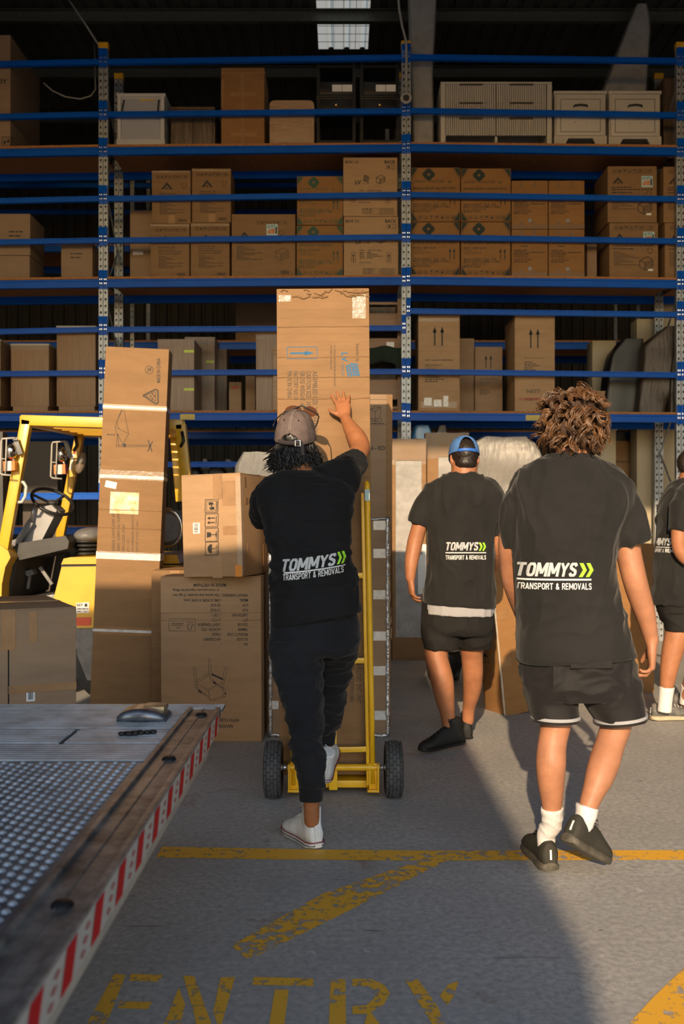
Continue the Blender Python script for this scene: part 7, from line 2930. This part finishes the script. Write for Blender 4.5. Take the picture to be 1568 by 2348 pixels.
hand(b, P(1624, 1273, Z0 - .17), V((1, .1, .1)), V((.1, -1, .2)), 1, .98, curl=(.5, .5, .5, .5))
hand(b, P(1641, 1262, Z0 + .18), V((1, -.1, .1)), V((.1, 1, .2)), -1, .98, curl=(.5, .5, .5, .5))
slices(b, [(1580, 1370, Z0, 60, .13), (1580, 1420, Z0, 58, .13)])
limb(b, [(1562, 1410, Z0 - .06, 28), (1553, 1450, Z0 - .07, 28), (1540, 1500, Z0 - .07, 23.5), (1532, 1545, Z0 - .07, 19), (1528, 1580, Z0 - .06, 15.5), (1524, 1625, Z0 - .05, 14)])
limb(b, [(1600, 1410, Z0 + .10, 28), (1602, 1450, Z0 + .14, 27), (1598, 1500, Z0 + .2, 23), (1588, 1545, Z0 + .26, 18), (1578, 1580, Z0 + .3, 15), (1572, 1612, Z0 + .33, 13.5)])
MD = frame(P(1588, 1074, Z0), (1, .45, -.05), (.05, 0, 1))
SD = head(b, MD, .97)
me = remesh(b, 'body', .0058, 5)
bodyD = link('body', me, SKIN, D.root)
face_parts(D.root, bodyD, SD)
sm = MB()
slices(sm, tor, 0, e=.85)
limb(sm, [(1586, 1120, Z0 - .05, 22), (1578, 1132, Z0 - .12, 27), (1566, 1160, Z0 - .17, 28), (1560, 1190, Z0 - .19, 27), (1557, 1218, Z0 - .20, 25)], cap_round=False)
limb(sm, [(1588, 1130, Z0 + .12, 26), (1598, 1180, Z0 + .18, 26), (1602, 1218, Z0 + .2, 24)], cap_round=False)
me = remesh(sm, 'shirt', .0075, 6)
wrinkle(me, folds(61, 8, .012, (1.2, 1, .7)))
shD = link('shirt', me, TEEF, D.root)
# print wraps round the back, which faces left and toward the camera
bv = bvh_of(me)
cx_, cz_ = P(1515, 1250, Z0)[0], P(1515, 1250, Z0)[2]
nd = V((.85, .53, 0)).normalized()
tn = V((.53, -.85, 0)).normalized()
ctr = V((P(1512, 0, Z0).x, Z0 - .10, P(0, 1250, Z0).z))


def spd(a, b_):
    return ctr - nd * .6 + tn * a + V((0, 0, b_))


for m_, fn_ in ((PRINTS, lambda k: k.block('TOMMYS', -.15, 0, .048, .20, .22, .22)), (PRINTG, lambda k: [k.poly([(.06 + i * .03, .048), (.077 + i * .03, .048), (.098 + i * .03, .024), (.077 + i * .03, 0), (.058 + i * .03, 0), (.078 + i * .03, .024)]) for i in (0, 1)]),
                (PRINTW, lambda k: (k.rect(-.15, -.014, .12, -.009), k.block('TRANSPORT & REMOVALS', -.15, -.045, .024, .27)))):
    k = Ink()
    fn_(k)
    lay_ink(k, spd, 'print', m_, shD, bv, nd, .0022, .012)
so = MB()
slices(so, [(1579, 1372, Z0, 76, .155), (1578, 1405, Z0, 68, .16), (1578, 1425, Z0, 62, .15)])
slices(so, [(1562, 1405, Z0 - .07, 42, .11), (1560, 1446, Z0 - .08, 35, .10)])
slices(so, [(1600, 1405, Z0 + .1, 42, .11), (1602, 1446, Z0 + .13, 36, .10)])
me = remesh(so, 'shorts', .0075, 5)
wrinkle(me, folds(63, 8, .008))
link('shorts', me, SHORT, D.root)
for rows in ([(1529, 1574, Z0 - .06, 17.5), (1526, 1600, Z0 - .055, 16), (1523, 1632, Z0 - .05, 16)], [(1579, 1572, Z0 + .3, 17), (1575, 1592, Z0 + .32, 15.5), (1572, 1615, Z0 + .33, 15)]):
    t = MB()
    limb(t, rows, cap_round=False)
    link('sock', remesh(t, 'sock', .006, 3), WCLOTH, D.root)
TRN = mat('grey_beige_runner', (0.16, 0.15, 0.135), rough=.6, var=.5, vscale=30, col2=(0.05, 0.05, 0.055))
TRS = mat('cream_sole', (0.48, 0.40, 0.27), rough=.6, var=.2, vscale=25)
shoe(D.root, F(1491, 1653), V((1, .12, 0)), (0, 0, 1), 'runner', (TRN, TRS, None, None, PAPER), .30)
shoe(D.root, F(1540, 1628), V((1, .3, 0)), (0, 0, 1), 'runner', (TRN, TRS, None, None, PAPER), .30)
hm = MB()
t = MB().ell((0, -.010, .034), (.0815, .103, .091), 24, 16)
hm.add([MD @ V(v) for v in t.v], t.f)
hb = remesh(hm, 'hair', .0065, 4)
wrinkle(hb, folds(65, 50, .004))
link('hair', hb, HAIRD, D.root)
D.finish()
